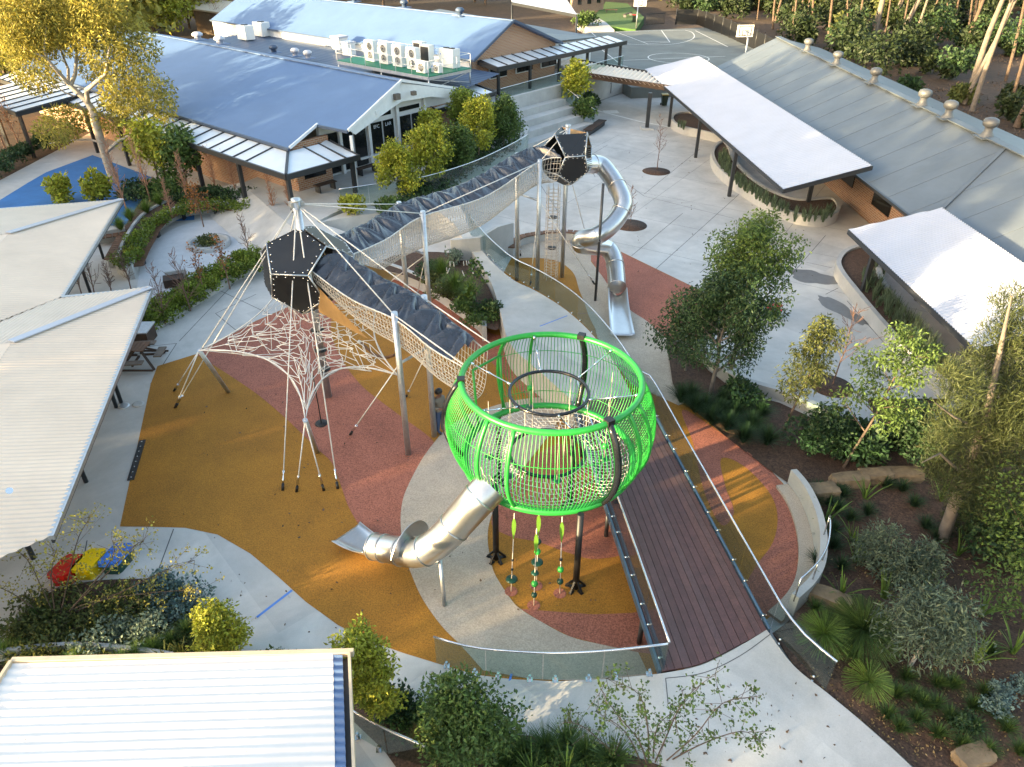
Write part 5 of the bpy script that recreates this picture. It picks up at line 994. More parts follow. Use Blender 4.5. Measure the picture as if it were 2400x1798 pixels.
def cowl(lab,p,m='roof_white',r_=.33,grp=None):
    o=thing('roof_vent',lab,'roof vent',p,grp); MB().lathe(p,[(r_*.7,-.1),(r_*.7,.25),(r_*1.1,.28),(r_*1.15,.45),(r_*.7,.58),(.001,.6)],14).obj('cowl',m,o); MB().box(p-Vector((0,0,.02)),(r_*3,r_*3,.04),ua).obj('flashing','roof_blue',o)
for tx_,ty,z,m,lab in ((155,450,4.7,'roof_blue_dark','dark round vent near the step of the blue roof'),(340,480,4.6,'roof_white','white domed vent, left of a pair on the link roof'),(450,500,4.6,'roof_white','white domed vent, right of a pair on the link roof'),(1030,620,4.5,'roof_white','white flat vent under the platform edge'),(1280,60,7.5,'roof_blue_dark','dark round ventilator in the middle of the brick wing ridge'),(1760,130,7.5,'roof_blue_dark','dark round ventilator near the gable end of the brick wing ridge'),(850,10,7.5,'roof_blue_dark','dark round ventilator at the top edge of the picture')): cowl(lab,T(600,0,tx_,ty,z),m)
for tx_,ty,lab in ((1710,340,'white domed vent at the left end of the hall ridge'),(1900,375,'white drum vent beside the left end of the hall ridge')): cowl(lab,T(0,0,tx_,ty,5.7),'roof_white',.4)
# ================================================================ brick wing
wg=thing('brick_wing','brick wing with a blue gabled roof behind the hall','building',B(20,-17.8,0))
roofpiece('roof',[B(5.9,-13.0,5.1),B(45,-13.0,5.1),B(45,-17.8,7.5),B(5.9,-17.8,7.5)],'roof_blue',wg); roofpiece('roof',[B(5.9,-17.8,7.49),B(45,-17.8,7.49),B(45,-24.5,5.1),B(5.9,-24.5,5.1)],'roof_blue',wg)
g=MB(); g.add([tuple(B(6.5,b,z)) for b,z in ((-13.3,2.4),(-24.2,2.4),(-24.2,5.1),(-17.8,7.4),(-13.3,5.1))],[(0,1,2,3,4)]); g.obj('gable_wall',BV,wg); MB().wall([B(6.7,-13.3,0),B(45,-13.3,0)],.25,2.4,5.1).obj('side_wall','white_paint',wg)
for a,b in ((B(5.9,-13,5.12),B(5.9,-17.8,7.52)),(B(5.9,-17.8,7.52),B(5.9,-24.5,5.12))): MB().bar(a,b,.1,.18).obj('barge_board','roof_blue_dark',wg)
MB().bar(B(5.9,-12.95,5.05),B(45,-12.95,5.05),.14,.14).obj('gutter','roof_blue_dark',wg); MB().bar(B(5.9,-17.8,7.53),B(45,-17.8,7.53),.3,.05).obj('ridge_cap','roof_blue',wg)
for b in (-15.2,-18.6,-22): pane(wg,6.4,b,b-2.2,3.3,4.5,'white_paint','window_frame',-.0,.1); pane(wg,6.3,b-.1,b-1.05,3.38,4.42,'glass_dark','window',0,.08); pane(wg,6.3,b-1.15,b-2.1,3.38,4.42,'glass_dark','window',0,.08)
wv=thing('wing_verandah','long translucent verandah roof in front of the brick gable','verandah',B(4,-20,2.4))
for i in range(14):
    b0=-13.9-i*1.3; vsheet(wv,[B(6.2,b0-.04,4.95),B(6.2,b0-1.26,4.95),B(4.3,b0-1.26,4.6),B(4.3,b0-.04,4.6)]); MB().bar(B(6.2,b0,4.98),B(4.3,b0,4.63),.06,.08).obj('glazing_bar','dark_steel',wv)
MB().bar(B(4.2,-13.8,4.5),B(4.2,-32.3,4.5),.14,.34).obj('edge_beam','dark_steel',wv); MB().bar(B(4.2,-13.8,4.5),B(6.3,-13.8,4.8),.14,.34).obj('edge_beam','dark_steel',wv)
for b in (-14.2,-18.2,-22.2,-26.4,-31.8): q=B(4.5,b,0); MB().box((q.x,q.y,3.45),(.2,.2,2.1),ua).obj('post','dark_steel',wv)
for b in (-26.4,-31.8): q=B(6.1,b,0); MB().box((q.x,q.y,3.45),(.2,.2,2.3),ua).obj('post','dark_steel',wv)
# far annexe roofs and far house
an_=thing('annexe','grey roofed annexe beyond the brick wing','building',B(14,-30,0)); roofpiece('roof',[B(8,-24.7,5.0),B(30,-24.7,5.0),B(30,-33,5.6),B(8,-33,4.6)],'roof_grey',an_); MB().wall([B(8.5,-25,0),B(8.5,-32.5,0)],.2,2.4,4.6).obj('wall','white_paint',an_)
an2=thing('pale_roof','white metal roof with a dark edge at the top of the picture','roof',P(1270,40,5.5)); c_=[P(1200,5,5.6),P(1352,34,5.6),P(1325,-6,6.0),P(1190,-30,6.0)]; MB().poly(c_,.1).obj('roof','roof_white',an2); MB().bar(c_[0]-Vector((0,0,.15)),c_[1]-Vector((0,0,.15)),.1,.3).obj('fascia','dark_steel',an2); 
for k in (0,1): MB().cyl((c_[k].x,c_[k].y,0),(c_[k].x,c_[k].y,5.4),.12,8).obj('post','dark_steel',an2)
hs=thing('far_house','brown brick house behind the far lawn','building',P(1370,20,1.0)); h0,h1=P(1338,30,1.0),P(1412,22,1.0); MB().wall([h0,h1],.4,1,6).obj('wall',BV,hs); MB().poly([Vector((h0.x-1,h0.y-.8,5.8)),Vector((h1.x+1,h1.y-.8,5.8)),Vector((h1.x+1,h1.y+9,7.5)),Vector((h0.x-1,h0.y+9,7.5))],.15).obj('roof','roof_grey',hs)
for t in (.2,.5,.8): q=h0.lerp(h1,t); MB().box((q.x,q.y-.25,3.2),(1.2,.1,2.2)).obj('window','glass_dark',hs)
fh=thing('far_shed','pale flat roofed shed behind the golden trees','building',P(520,15,3)); f0=P(450,20,3.2); f1=P(575,38,3.2); MB().poly([f0,f1,f1+Vector((-6,14,.4)),f0+Vector((-6,14,.4))],.2).obj('roof','cream_paint',fh); MB().wall([f0+Vector((0,.5,0)),f1+Vector((0,.5,0))],.2,0,3.1).obj('wall','timber_grey',fh); MB().cyl((f1.x,f1.y,0),(f1.x,f1.y,3.0),.15,8).obj('post','white_paint',fh)
# ================================================================ upper terrace, stepped seating and ribbed walkway roof
UZ=2.4
sheet('upper_terrace',[B(7,-12,UZ),B(2.6,-12,UZ),B(3.2,-20,UZ),B(4.0,-32.5,UZ),B(8,-32.5,UZ)],'concrete',th=2.35)
r0=Vector((4.45,62.92,0)); tiers=thing('stepped_seating','pale concrete stepped seating between the upper terrace and the plaza','steps',r0)
for k,z in enumerate((2.0,1.5,1.0,.5)):
    a_=r0-UA*(.95*k); b_=r0-UA*(.95*(k-1)); ln=12.5
    MB().poly([a_+Vector((0,0,z)),b_+Vector((0,0,z)),b_+VA*ln+Vector((0,0,z)),a_+VA*ln+Vector((0,0,z))],z-.005).obj('tier','concrete_wall',tiers)
    for t in np.linspace(.3,ln-.3,34): q=a_+VA*t-UA*.012; 
MB().wall([r0+UA*.95+VA*12.5,r0+UA*.95,r0+UA*.95-VA*3.5],.3,0,2.95).obj('back_wall','concrete_wall',tiers)
tb=thing('bench','low dark timber bench at the foot of the stepped seating','bench',P(1395,305)); slats(tb,[P(1376,318),P(1412,293)],.7,.42,.35,.06,'timber_dark'); MB().wall([P(1376,318),P(1412,293)],.4,0,.39).obj('base','dark_steel',tb)
balustrade('glass balustrade on the upper terrace above the stepped seating',[B(2.7,-12.4,UZ),B(3.2,-20,UZ),B(3.9,-31.5,UZ)],1.05,1.6,True)
balustrade('glass balustrade beside the bushes at the stepped seating',[r0+UA*.6-VA*.1+Vector((0,0,2.0)),r0-UA*2.9-VA*.1+Vector((0,0,.5))],1.0,1.4,False)
pg=thing('ribbed_walkway_roof','ribbed cream walkway roof on a brown beam between the wings','canopy',P(1520,300))
pr=[P(1332,172,3.0),P(1352,168,3.0),P(1620,213,3.0),P(1573,178,3.0),P(1470,162,3.0),P(1352,143,3.0),P(1280,130,3.0)]
mb=MB(); corr(mb,[P(1345,170,3.0),P(1620,213,3.0),P(1573,179,3.0),P(1270,128,3.0)],Vector((.35,1,0)),.42,.07,8); mb.obj('roof_sheet','roof_cream',pg)
MB().bar(P(1345,172,2.9),P(1620,215,2.9),.15,.45).obj('front_beam','timber_dark',pg); MB().bar(P(1573,179,2.9),P(1270,128,2.9),.12,.3).obj('back_beam','dark_steel',pg)
q=P(1516,302); MB().box((q.x,q.y,1.4),(.28,.28,2.8)).obj('post','dark_steel',pg); MB().box((q.x,q.y,.06),(1.0,1.0,.12)).obj('footing','concrete_wall',pg); q=P(1340,235); 
lines('joint',[SP([(1395,258),(1500,285),(1580,300)],0)],.25,'paint_white',plz)
# ================================================================ vegetation
def frame(d):
    d=d/np.maximum(np.linalg.norm(d,axis=1,keepdims=True),1e-9); ref=np.where(np.abs(d[:,2:3])<.9,np.array([[0,0,1.]]),np.array([[1.,0,0]])); u=np.cross(d,ref); u/=np.linalg.norm(u,axis=1,keepdims=True); return d,u,np.cross(d,u)
def leaves(name,tips,rad,n,size,asp,m,par,rng,droop=0.,up=0.,flat=1.,kind=None,hollow=.35):
    """n leaves scattered in clumps round the tips"""
    tips=np.asarray(tips,float).reshape(-1,3); rad=np.broadcast_to(np.asarray(rad,float),(len(tips),)); w=rad**2; k=rng.choice(len(tips),n,p=w/w.sum())
    v=rng.normal(size=(n,3)); v/=np.linalg.norm(v,axis=1,keepdims=True); rr=(hollow+(1-hollow)*rng.random(n))**.6; off=v*rr[:,None]*rad[k][:,None]; off[:,2]*=flat; c=tips[k]+off
    d=rng.normal(size=(n,3))+v*.6; d[:,2]+=up-droop; d,u,wv=frame(d); th=rng.random(n)*2*PI; s_=(np.cos(th)[:,None]*u+np.sin(th)[:,None]*wv)
    L_=size*(.65+.7*rng.random(n))[:,None]; W_=L_*asp; nn=np.cross(d,s_)*L_*.12
    V=np.stack([c,c+d*L_*.45+s_*W_+nn,c+d*L_,c+d*L_*.45-s_*W_+nn],1).reshape(-1,3); F=np.arange(4*n).reshape(-1,4); o=fast(name,V,F,m,par)
    if kind: o['kind']=kind
    return o
def limbs(base,h,rng,lean=(0,0),r0=.1,nb=9,f0=.35,spread=.45,rise=.6,wig=.03,sub=3,sublen=.45,shape=None):
    """trunk and branches -> polylines with radii, and tips"""
    n=7; base=np.array(tuple(base),float); tr=[base+np.array((lean[0]*t+wig*h*math.sin(3*t+rng.random()*2)*t,lean[1]*t+wig*h*math.cos(4*t+rng.random())*t,h*t)) for t in np.linspace(0,1,n)]
    L_=[(tr,list(np.linspace(r0,r0*.18,n)))]; tips=[tr[-1]]; az=rng.random()*6.28
    for b in range(nb):
        f=f0+(1-f0)*(b+.3)/nb; az+=2.4+rng.normal()*.25; i=min(n-2,int(f*(n-1))); p=tr[i]+(tr[i+1]-tr[i])*(f*(n-1)-i); sh=(shape(f) if shape else 1-.65*(f-f0)/(1-f0)); ln=spread*h*sh*(.8+.4*rng.random()); d=np.array((math.cos(az),math.sin(az),rise*(.7+.6*rng.random())));d/=np.linalg.norm(d)
        q=[p]; 
        for k in range(3): d=d+rng.normal(size=3)*.13+np.array((0,0,.05)); d/=np.linalg.norm(d); q.append(q[-1]+d*ln/3)
        rb=r0*(1-f)*.55+r0*.12; L_.append((q,list(np.linspace(rb,rb*.3,4)))); tips.append(q[-1]); tips.append(q[2])
        for s_ in range(sub):
            e=rng.normal(size=3)*.55+d; e/=np.linalg.norm(e); st=q[1+s_%3]; q2=[st,st+e*ln*sublen*.5,st+(e+np.array((0,0,.1)))*ln*sublen]; L_.append((q2,[rb*.4,rb*.25,rb*.1])); tips.append(q2[-1])
    return L_,np.array(tips)
def wood(name,L_,m,par,n=6,rmin=0.004):
    mb=MB()
    for q,r in L_: mb.tube(q,np.maximum(r,rmin),n,cap=False)
    return mb.obj(name,m,par)
SEED=[100]
def rg_(): SEED[0]+=1; return np.random.default_rng(SEED[0])
def tree(name,label,base,h,leafm,bark='bark_brown',n=2500,size=.16,asp=.28,crown=.5,r0=.09,nb=10,f0=.35,spread=.38,rise=.6,lean=(0,0),droop=.2,cat='tree',group=None,flat=1.,sub=3,up=0,shape=None,hollow=.3):
    g=rg_(); o=thing(name,label,cat,base,group); L_,t=limbs(base,h,g,lean,r0,nb,f0,spread,rise,sub=sub,shape=shape); wood('trunk',L_,bark,o); 
    if n: leaves('crown',t,crown,n,size,asp,leafm,o,g,droop,up,flat,hollow=hollow)
    return o
def bare(label,base,h,m='twig',nb=14,spread=.28,rise=1.6,f0=.25,r0=.035,leaf=None,nl=0,group=None,sub=4):
    g=rg_(); o=thing('bare_tree',label,'bare tree',base,group); L_,t=limbs(base,h,g,(g.normal()*.1*h*.3,g.normal()*.05*h),r0,nb,f0,spread,rise,sub=sub,sublen=.6); wood('trunk',L_[:1],m,o,6); wood('branches',L_[1:],m,o,4,.009)
    if leaf: leaves('leaves',t,.22,nl,.1,.4,leaf,o,g,.3)
    return o
def bush(label,base,r_,h,leafm,n=900,size=.12,asp=.3,name='shrub',cat='shrub',group=None,droop=0,up=.3,clumps=14,stems=True):
    g=rg_(); o=thing(name,label,cat,base,group); b=np.array(tuple(base)); a=g.random(clumps)*6.28; rr=np.sqrt(g.random(clumps))*r_*.75; zz=h*(.3+.5*g.random(clumps))*(1-.4*(rr/r_)**2); t=np.c_[b[0]+rr*np.cos(a),b[1]+rr*np.sin(a),b[2]+zz]; leaves('foliage',t,r_*.42,n,size,asp,leafm,o,g,droop,up,min(1.2,h/r_*.8))
    if stems: wood('stems',[([b+np.array((0,0,-.02)),(b+q)/2+g.normal(size=3)*.04,q],[.03,.02,.008]) for q in t],'bark_brown',o,5)
    return o
def blades(name,label,base,r_,h,nb,w,m,cat='grass tuft',group=None,curl=.8,z0=0,seg=3,par=None,rmin=.02):
    g=rg_(); b=np.array(tuple(base)); az=g.random(nb)*6.28; el=g.random(nb)**.8; ln=h*(.7+.5*g.random(nb)); V=[]; 
    st=np.c_[b[0]+rmin*g.normal(size=nb),b[1]+rmin*g.normal(size=nb),np.full(nb,b[2]+z0)]; out=np.c_[np.cos(az),np.sin(az),np.zeros(nb)]; sd=np.c_[-np.sin(az),np.cos(az),np.zeros(nb)]; pts=[]
    for k in range(seg+1):
        t=k/seg; rad=r_*(el*t*(1+curl*t)/(1+curl)); z=ln*(t-curl*.55*el*t*t); c=st+out*rad[:,None]; c[:,2]+=z; ww=w*(1-.85*t)*(.7+.6*t if t<.4 else 1); pts.append(np.stack([c-sd*ww/2,c+sd*ww/2],1))
    A=np.stack(pts,1).reshape(nb,-1,3); F=[]; base_=np.arange(nb)[:,None]*(2*(seg+1))
    for k in range(seg): F.append(base_+np.array([2*k,2*k+1,2*k+3,2*k+2]))
    F=np.concatenate(F); 
    if par: return fast(name,A.reshape(-1,3),F,m,par)
    o=fast(name,A.reshape(-1,3),F,m,None,tuple(b)); return tag(o,label,cat,group)
def PYp(px,py,Y):
    b=899-py; d=(px-1200,FPX*_c+b*_s,-FPX*_s+b*_c); t=Y/d[1]; return np.array((d[0]*t,Y,CAM_H+d[2]*t))
# ---------------------------------------------------------------- unseen trees added for their shade, heights and gaps shaped to steer sunlight
TV=-SUN_DIR; UV=Vector((-TV.y,TV.x,0))
for u,hh,t_,cr,nl in [(-14,15,-40,2.3,2600),(-9,15.5,-41,2.3,2600),(-4,15.5,-40,2.3,2600),(0,15,-42,2.3,2600),(2.6,15,-40,2.0,2400),(5.9,12.5,-40,1.4,1700),(9.2,8.2,-40,1.2,900),(12.6,7.2,-40,1.2,800),(16.2,16.5,-41,1.9,2300),(19.2,18.5,-40,2.0,2500),(22.4,18,-41,2.0,1900),(25.8,18.5,-40,2.1,2100),(29.3,18.5,-42,2.4,2800),(33,19,-40,2.4,3000),(37,19.5,-42,2.4,3000),(41,19.5,-40,2.4,3000),(45,19,-42,2.4,3000),(48.8,15.5,-40,2.0,2600),(53,11.3,-40,2.0,2000),(57,13,-41,2.2,2300),(61,14,-40,2.2,2300),(65,14.5,-40,2.2,2300)]:
    p=TV*t_+UV*u; g=rg_(); o=thing('gum_tree','tall dark gum tree standing outside the left edge, shading the playground','tree',(p.x,p.y,0),'tall trees outside the picture'); k=14
    wood('trunk',[([np.array((p.x,p.y,0)),np.array((p.x+.3,p.y,hh*.5)),np.array((p.x,p.y,hh*.9))],[.3,.22,.08])],'bark_grey',o)
    zz=np.linspace(1.2,hh-cr*.7,k); tt=np.c_[p.x+g.normal(size=k)*.5,p.y+g.normal(size=k)*.5,zz]; leaves('crown',tt,cr,nl,.8,.33,'leaf_dark',o,g,.2)
# ---------------------------------------------------------------- big gum tree at the left
gb0=P(268,425,.1); Y0=gb0.y; gum=thing('gum_tree','big pale barked gum tree with golden leaves at the left','tree',gb0)
def tp(x,y,dy=0): return PYp(x/3.682,y/3.682,Y0+dy)
br_=[([np.array(tuple(gb0)),tp(935,1420),tp(880,1250),tp(800,950),tp(740,860),tp(600,735)],[.30,.27,.25,.22,.19,.15]),([tp(610,735),tp(650,640,.5),tp(665,420,1),tp(660,230,1.5)],[.13,.11,.08,.03]),([tp(600,735),tp(500,620,-.5),tp(400,500,-1),tp(170,400,-1.5)],[.13,.11,.08,.03]),([tp(590,720),tp(590,600,1),tp(530,450,1.5),tp(520,260,2)],[.1,.08,.06,.02]),([tp(760,900),tp(745,780,-.5),tp(910,640,-1),tp(945,400,-1)],[.16,.14,.1,.03]),([tp(905,1320),tp(1020,1220,-.5),tp(1150,1150,-.8),tp(1290,960,-1)],[.13,.1,.07,.03]),([tp(860,1230),tp(780,1205,.5),tp(620,1210,.8),tp(420,1240,1)],[.08,.06,.04,.02]),([tp(640,830),tp(560,800,-.6),tp(450,720,-1)],[.06,.04,.02]),([tp(400,500,-1),tp(380,430,-1),tp(400,230,-.5)],[.07,.05,.02])]
wood('trunk',br_,'bark_pale',gum,9)
cl=[(60,120,1.9),(300,120,2.1),(560,140,2.0),(800,170,2.0),(1000,280,1.9),(1170,390,1.6),(900,420,1.5),(400,300,1.6),(180,280,1.7),(650,330,1.2),(300,620,1.5),(230,540,1.2),(980,680,1.3),(1060,800,1.5),(1100,950,1.2),(950,1000,1.1),(1330,800,1.5),(1250,700,1.1),(1400,920,1.0),(540,1060,1.3),(450,1130,1.1),(650,1020,1.0),(20,380,1.5),(100,-60,2),(500,-50,2),(850,-20,1.8),(780,580,.9)]
g=rg_(); leaves('crown',[tp(x,y,g.normal()*1.2) for x,y,_ in cl],[c[2]*.92 for c in cl],30000,.25,.17,'leaf_gold',gum,g,.55)
# golden trees behind the hall
for i,(x,y,h,c) in enumerate(((30,215,9,2.2),(-60,240,9,2.4),(105,170,9,2.2),(180,140,9,2.4),(262,95,8.5,2.2),(320,88,8.5,2.2),(375,84,8,2.0),(410,62,9,2.4),(300,60,10,2.6),(440,50,8,2.2),(220,75,10,2.8),(120,85,11,3),(20,100,11,3))):
    b=D(x,y,0); tree('golden_tree',['golden leafed tree behind the gum tree at the far left edge','golden tree cut by the left edge behind the gum tree','golden tree just behind the gum crown','golden tree behind the left end of the hall roof','dense yellow green tree rising over the hall ridge','yellow green tree beside the hall ridge vents','bright yellow tree left of the pale shed','yellow tree behind the pale shed','tall far yellow tree above the hall ridge','far green yellow tree left of the brick wing roof','far tall golden tree behind the hall','far tall golden tree at upper left','far tall golden tree in the upper left corner'][i],b,h,['leaf_yellow','leaf_gold'][i%2],'bark_brown',3600,.5,.3,c,.18,11,.2,.3,.7,droop=.25)
bare('leafless red twigged bush beside the pale shed behind the hall',D(478,75,0),5,'twig_red',22,.4,1.2,.05,.05)
bare('leafless reddish tree at the left edge above the blue court',D(15,330,0),6.5,'twig_red',20,.22,2.2,.2,.06); bare('bare tree with orange buds left of the gum trunk',D(50,335,0),5,'twig_red',18,.22,2,.2,.05,'leaf_autumn',250)
# hedge beside the blue court, shrubs and young trees by the terrace
def hedge(label,line,w,h,leafm,n,size,z=0,name='hedge'):
    line=resample(line,.35); g=rg_(); o=thing(name,label,'hedge',line[0]); t=[]
    for p in line:
        for _ in range(max(2,int(w/.3))): t.append((p.x+g.normal()*w*.25,p.y+g.normal()*w*.25,p.z+z+h*(.25+.5*g.random())))
    leaves('foliage',t,.3,n,size,.32,leafm,o,g,0,.4); return o
hedge('dark green hedge beside the blue court at the left edge',[D(-60,405),D(0,382),D(60,345),D(110,318)],1.3,1.4,'leaf_dark',3500,.2)
bush('bright yellow green young tree on the blue court edge, left of a pair',D(143,440),.8,2.0,'leaf_yellow',900,.26); bush('bright yellow green young tree next to the gum trunk, right of a pair',D(222,440),.8,2.2,'leaf_yellow',900,.26)
tree('green_tree','round green tree in front of the hall verandah, left one',D(345,400,.6),3.4,'leaf_yellow','bark_brown',2000,.26,.3,.7,.07,9,.3,.35); tree('green_tree','round green tree in front of the hall verandah, right one',D(405,405,.6),3.0,'leaf_mid','bark_brown',1800,.26,.3,.7,.07,9,.3,.35)
bush('spreading green shrub under the verandah trees',D(370,425,.5),1.6,1.2,'leaf_mid',1500,.22); bush('dark shrub mass left of the verandah trees',D(300,430,.3),1.6,1.0,'leaf_dark',1300,.22)
for i,(x,y,h,lab) in enumerate(((278,470,4.2,'tall leafless orange twigged tree nearest the shelter tip'),(325,435,3.6,'leafless orange tree right of the gum trunk'),(405,440,3.0,'leafless twiggy tree in front of the verandah, middle'),(467,420,2.8,'leafless reddish tree under the verandah edge'),(512,425,2.8,'leafless reddish tree right of its twin under the verandah'),(595,470,2.4,'leafless pinkish tree at the verandah corner'),(627,470,2.2,'small leafless tree beside the dark verandah post'),(372,470,2.2,'small bare tree in the raised bed'))): bare(lab,D(x,y,.5),h,'twig_red',24,.2,2.4,.18,.05,sub=5)
bare('small autumn tree with orange leaves in the raised bed',D(440,490,.6),2.2,'twig',12,.3,.9,.3,.035,'leaf_autumn',420); bare('thin tree with orange red leaves beside the hedge, left one',D(443,640,.2),2.4,'twig',9,.22,1.6,.3,.03,'leaf_autumn',120); bare('thin tree with orange red leaves beside the hedge, right one',D(497,625,.3),2.4,'twig',9,.22,1.6,.3,.03,'leaf_autumn',160)
for i,(x,y,h,lab) in enumerate(((357,700,2.6,'leafless slender tree at the lower end of the clipped hedge'),(412,672,2.8,'leafless slender tree in the middle of the clipped hedge'),(540,555,2.2,'leafless slender tree by the curved bench end'),(205,640,2.4,'leafless multi stem shrub beside the lower shelter roof'),(178,640,2.2,'leafless multi stem shrub partly behind the shelter gutter'),(283,625,2.0,'leafless shrub in front of the planter end wall'),(243,640,1.6,'small leafless shrub on the sunlit strip'))): bare(lab,D(x,y,.1),h,'twig',16,.26,1.7,.15,.03,sub=4)
hl=[P(350,762,.1),P(420,715,.1),P(500,668,.15),P(570,635,.3),P(622,605,.5)]; hedge('clipped green hedge running along the pale kerb',hl,1.6,.75,'leaf_hedge',15000,.12); hedge('clipped hedge filling the curved courtyard planter',[P(293,630,.6),P(320,575,.6),P(370,520,.6),P(430,492,.6),P(520,485,.6),P(580,492,.6)],.8,.4,'leaf_hedge',6500,.12)
hedge('low dark green hedge in front of the verandah',[P(420,470,.6),P(500,462,.6),P(590,470,.6)],1.2,.6,'leaf_dark',2600,.16)
for i,(x,y) in enumerate(((283,478),(318,462),(262,498),(345,445))): blades('grass_mound',['rounded grass mound in the raised bed, lowest left','rounded grass mound behind the leafless tree','rounded grass mound beside the shelter gutter','rounded grass mound nearest the verandah'][i],D(x,y,.55),.7,.8,420,.03,'blade_lime','grass mound')
bush('small orange green shrub in the round courtyard planter',D(452,530,.1),.65,.5,'leaf_olive',700,.12,stems=False)
# ---------------------------------------------------------------- planted bank in front of the hall
for i,(x,y,h) in enumerate(((862,425,2.6),(928,402,3.1),(992,376,2.5),(1035,345,3.4),(1088,322,2.9),(1005,318,3.3),(935,345,2.6))):
    tree('bank_tree',['young yellow green tree at the near end of the bank before the hall','yellow green tree second along the bank before the hall','yellow green tree in the middle of the bank near the railing','yellow green tree fourth along the bank before the hall','green tree at the far end of the bank by the steps','green tree in the second row of the bank, right','yellow green tree in the second row of the bank, left'][i],D(x,y,1.2),h,['leaf_bank_sunlit','leaf_bank_sunlit','leaf_mid','leaf_bank_sunlit','leaf_mid','leaf_hedge','leaf_bank_sunlit'][i],'bark_grey',6600,.15,.34,.46,.05,18,.2,.40,.6,group='trees on the bank')
g=rg_(); t=[]
for _ in range(260):
    a,b=g.random(),g.random(); x=870+a*250; y=455-a*140-b*55; p=D(x,y,1.25+.25*g.random()); t.append(tuple(p))
gc=leaves('ground_cover',t,.38,9000,.18,.32,'leaf_dark',None,g,0,.3); gc['kind']='stuff'; tag(gc,'dark green ground cover on the bank before the hall','ground cover')
bush('small bright shrub at the corner of the bank',D(765,462,1.1),.7,1.2,'leaf_yellow',900,.2); bush('low green shrub right of the small bright shrub',D(840,460,1.1),.8,.8,'leaf_mid',800,.18)
tree('green_tree','leafy green tree beside the top of the stepped seating',D(1243,222,1.6),2.6,'leaf_yellow','bark_brown',1500,.3,.32,.7,.06,9,.25,.35); bush('round green shrub at the right end of the stepped seating',D(1262,255,.7),1.1,1.5,'leaf_mid',1300,.26)
for i,(x,y) in enumerate(((1270,222),(1281,227),(1262,218))): bush(['dark ball shrub at the far ramp, left','dark ball shrub at the far ramp, right by the handrail','dark ball shrub half hidden behind the leafy tree'][i],D(x,y,.4),.7,.9,'leaf_dark',600,.2)
bush('dark round shrub beside the far path at the top',D(1265,55,1.0),2.0,1.8,'leaf_mid',900,.4); 
# ---------------------------------------------------------------- planter with grasses by the walkway
for i,(x,y,r_,h) in enumerate(((985,640,1.0,1.2),(955,600,.8,1.0),(1015,655,.9,1.1))):
    blades('ornamental_grass',['big arching grass with cream plumes in the walkway planter','arching grass at the upper end of the walkway planter','arching grass near the small planter tree'][i],D(x,y,.68),r_,h,500,.03,'blade_lime','ornamental grass'); 
g=rg_(); pm=MB()
for _ in range(9):
    b=np.array(tuple(D(965+g.random()*60,615+g.random()*40,.68))); z=.95+g.random()*.35; pm.tube([b+np.array((0,0,z)),b+np.array((.06*g.normal(),.06*g.normal(),z+.22))],[.03,.01],6)
tag(pm.obj('grass_plumes','rope_white',None,D(990,630,.68),'stuff'),'cream plumes above the planter grass','plumes')
tree('small_tree','thin young tree with few leaves in the walkway planter',D(1030,660,.68),2.0,'leaf_mid','bark_grey',160,.16,.4,.3,.025,7,.3,.25); bush('dark round shrub at the lower end of the walkway planter',D(1060,680,.68),.55,.6,'leaf_dark',700,.12); bush('low spreading green shrub at the planter tip',D(1035,690,.68),.8,.35,'leaf_mid',900,.12); bush('dark shrub at the upper end of the walkway planter',D(925,590,.68),.7,.6,'leaf_dark',700,.14); bush('pale leafed shrub against the retaining wall',D(975,570,.68),.5,.8,'leaf_silver',350,.14); bush('mid green shrub filling the middle of the walkway planter',D(1000,670,.68),.7,.6,'leaf_mid',1100,.12); bush('green shrub behind the planter grasses',D(960,640,.68),.8,.7,'leaf_olive',1100,.12); bush('olive shrub left of the planter grass',D(940,615,.68),.6,.5,'leaf_olive',500,.13)
# ---------------------------------------------------------------- strappy plants in the canopy planters
sp0=None
def rowplants(lines_,n,z,lab,grp,h=.55):
    protos=[blades('strap_plant',lab,(0,0,0),.28,h*1.1,34,.05,'leaf_strap','strap plant',grp,.35) for _ in range(3)]; k=0; pts=[]
    for l in lines_: pts+=resample([D(x,y,z) for x,y in l],.33)
    g=random.Random(5)
    for i,p in enumerate(pts):
        loc=(p.x+g.uniform(-.12,.12),p.y+g.uniform(-.12,.12),z)
        if i<3: protos[i].location=loc; WL[protos[i].name]=Vector(loc)
        else: dup(protos[i%3],loc,g.uniform(0,6.3),g.uniform(.8,1.25))
rowplants([[(1553,345),(1565,375),(1610,412),(1665,448),(1700,465)],[(1720,468),(1775,470),(1792,462)],[(1560,340),(1585,385),(1632,420),(1690,455)],[(1720,478),(1770,480),(1795,470)]],0,.5,'dark strappy plant in the planter under the first white canopy','strappy plants in the first canopy planter')
rowplants([[(1862,610),(1900,665),(1950,725),(2000,775),(2050,825),(2075,850)],[(1870,600),(1915,660),(1965,715),(2015,765),(2060,815)],[(1890,575),(1905,590)]],0,.5,'dark strappy plant in the planter along the second canopy','strappy plants in the second canopy planter',.65)
rowplants([[(1465,275),(1480,280)]],0,.5,'small strappy plant in the short far planter','strappy plants in the far planter')
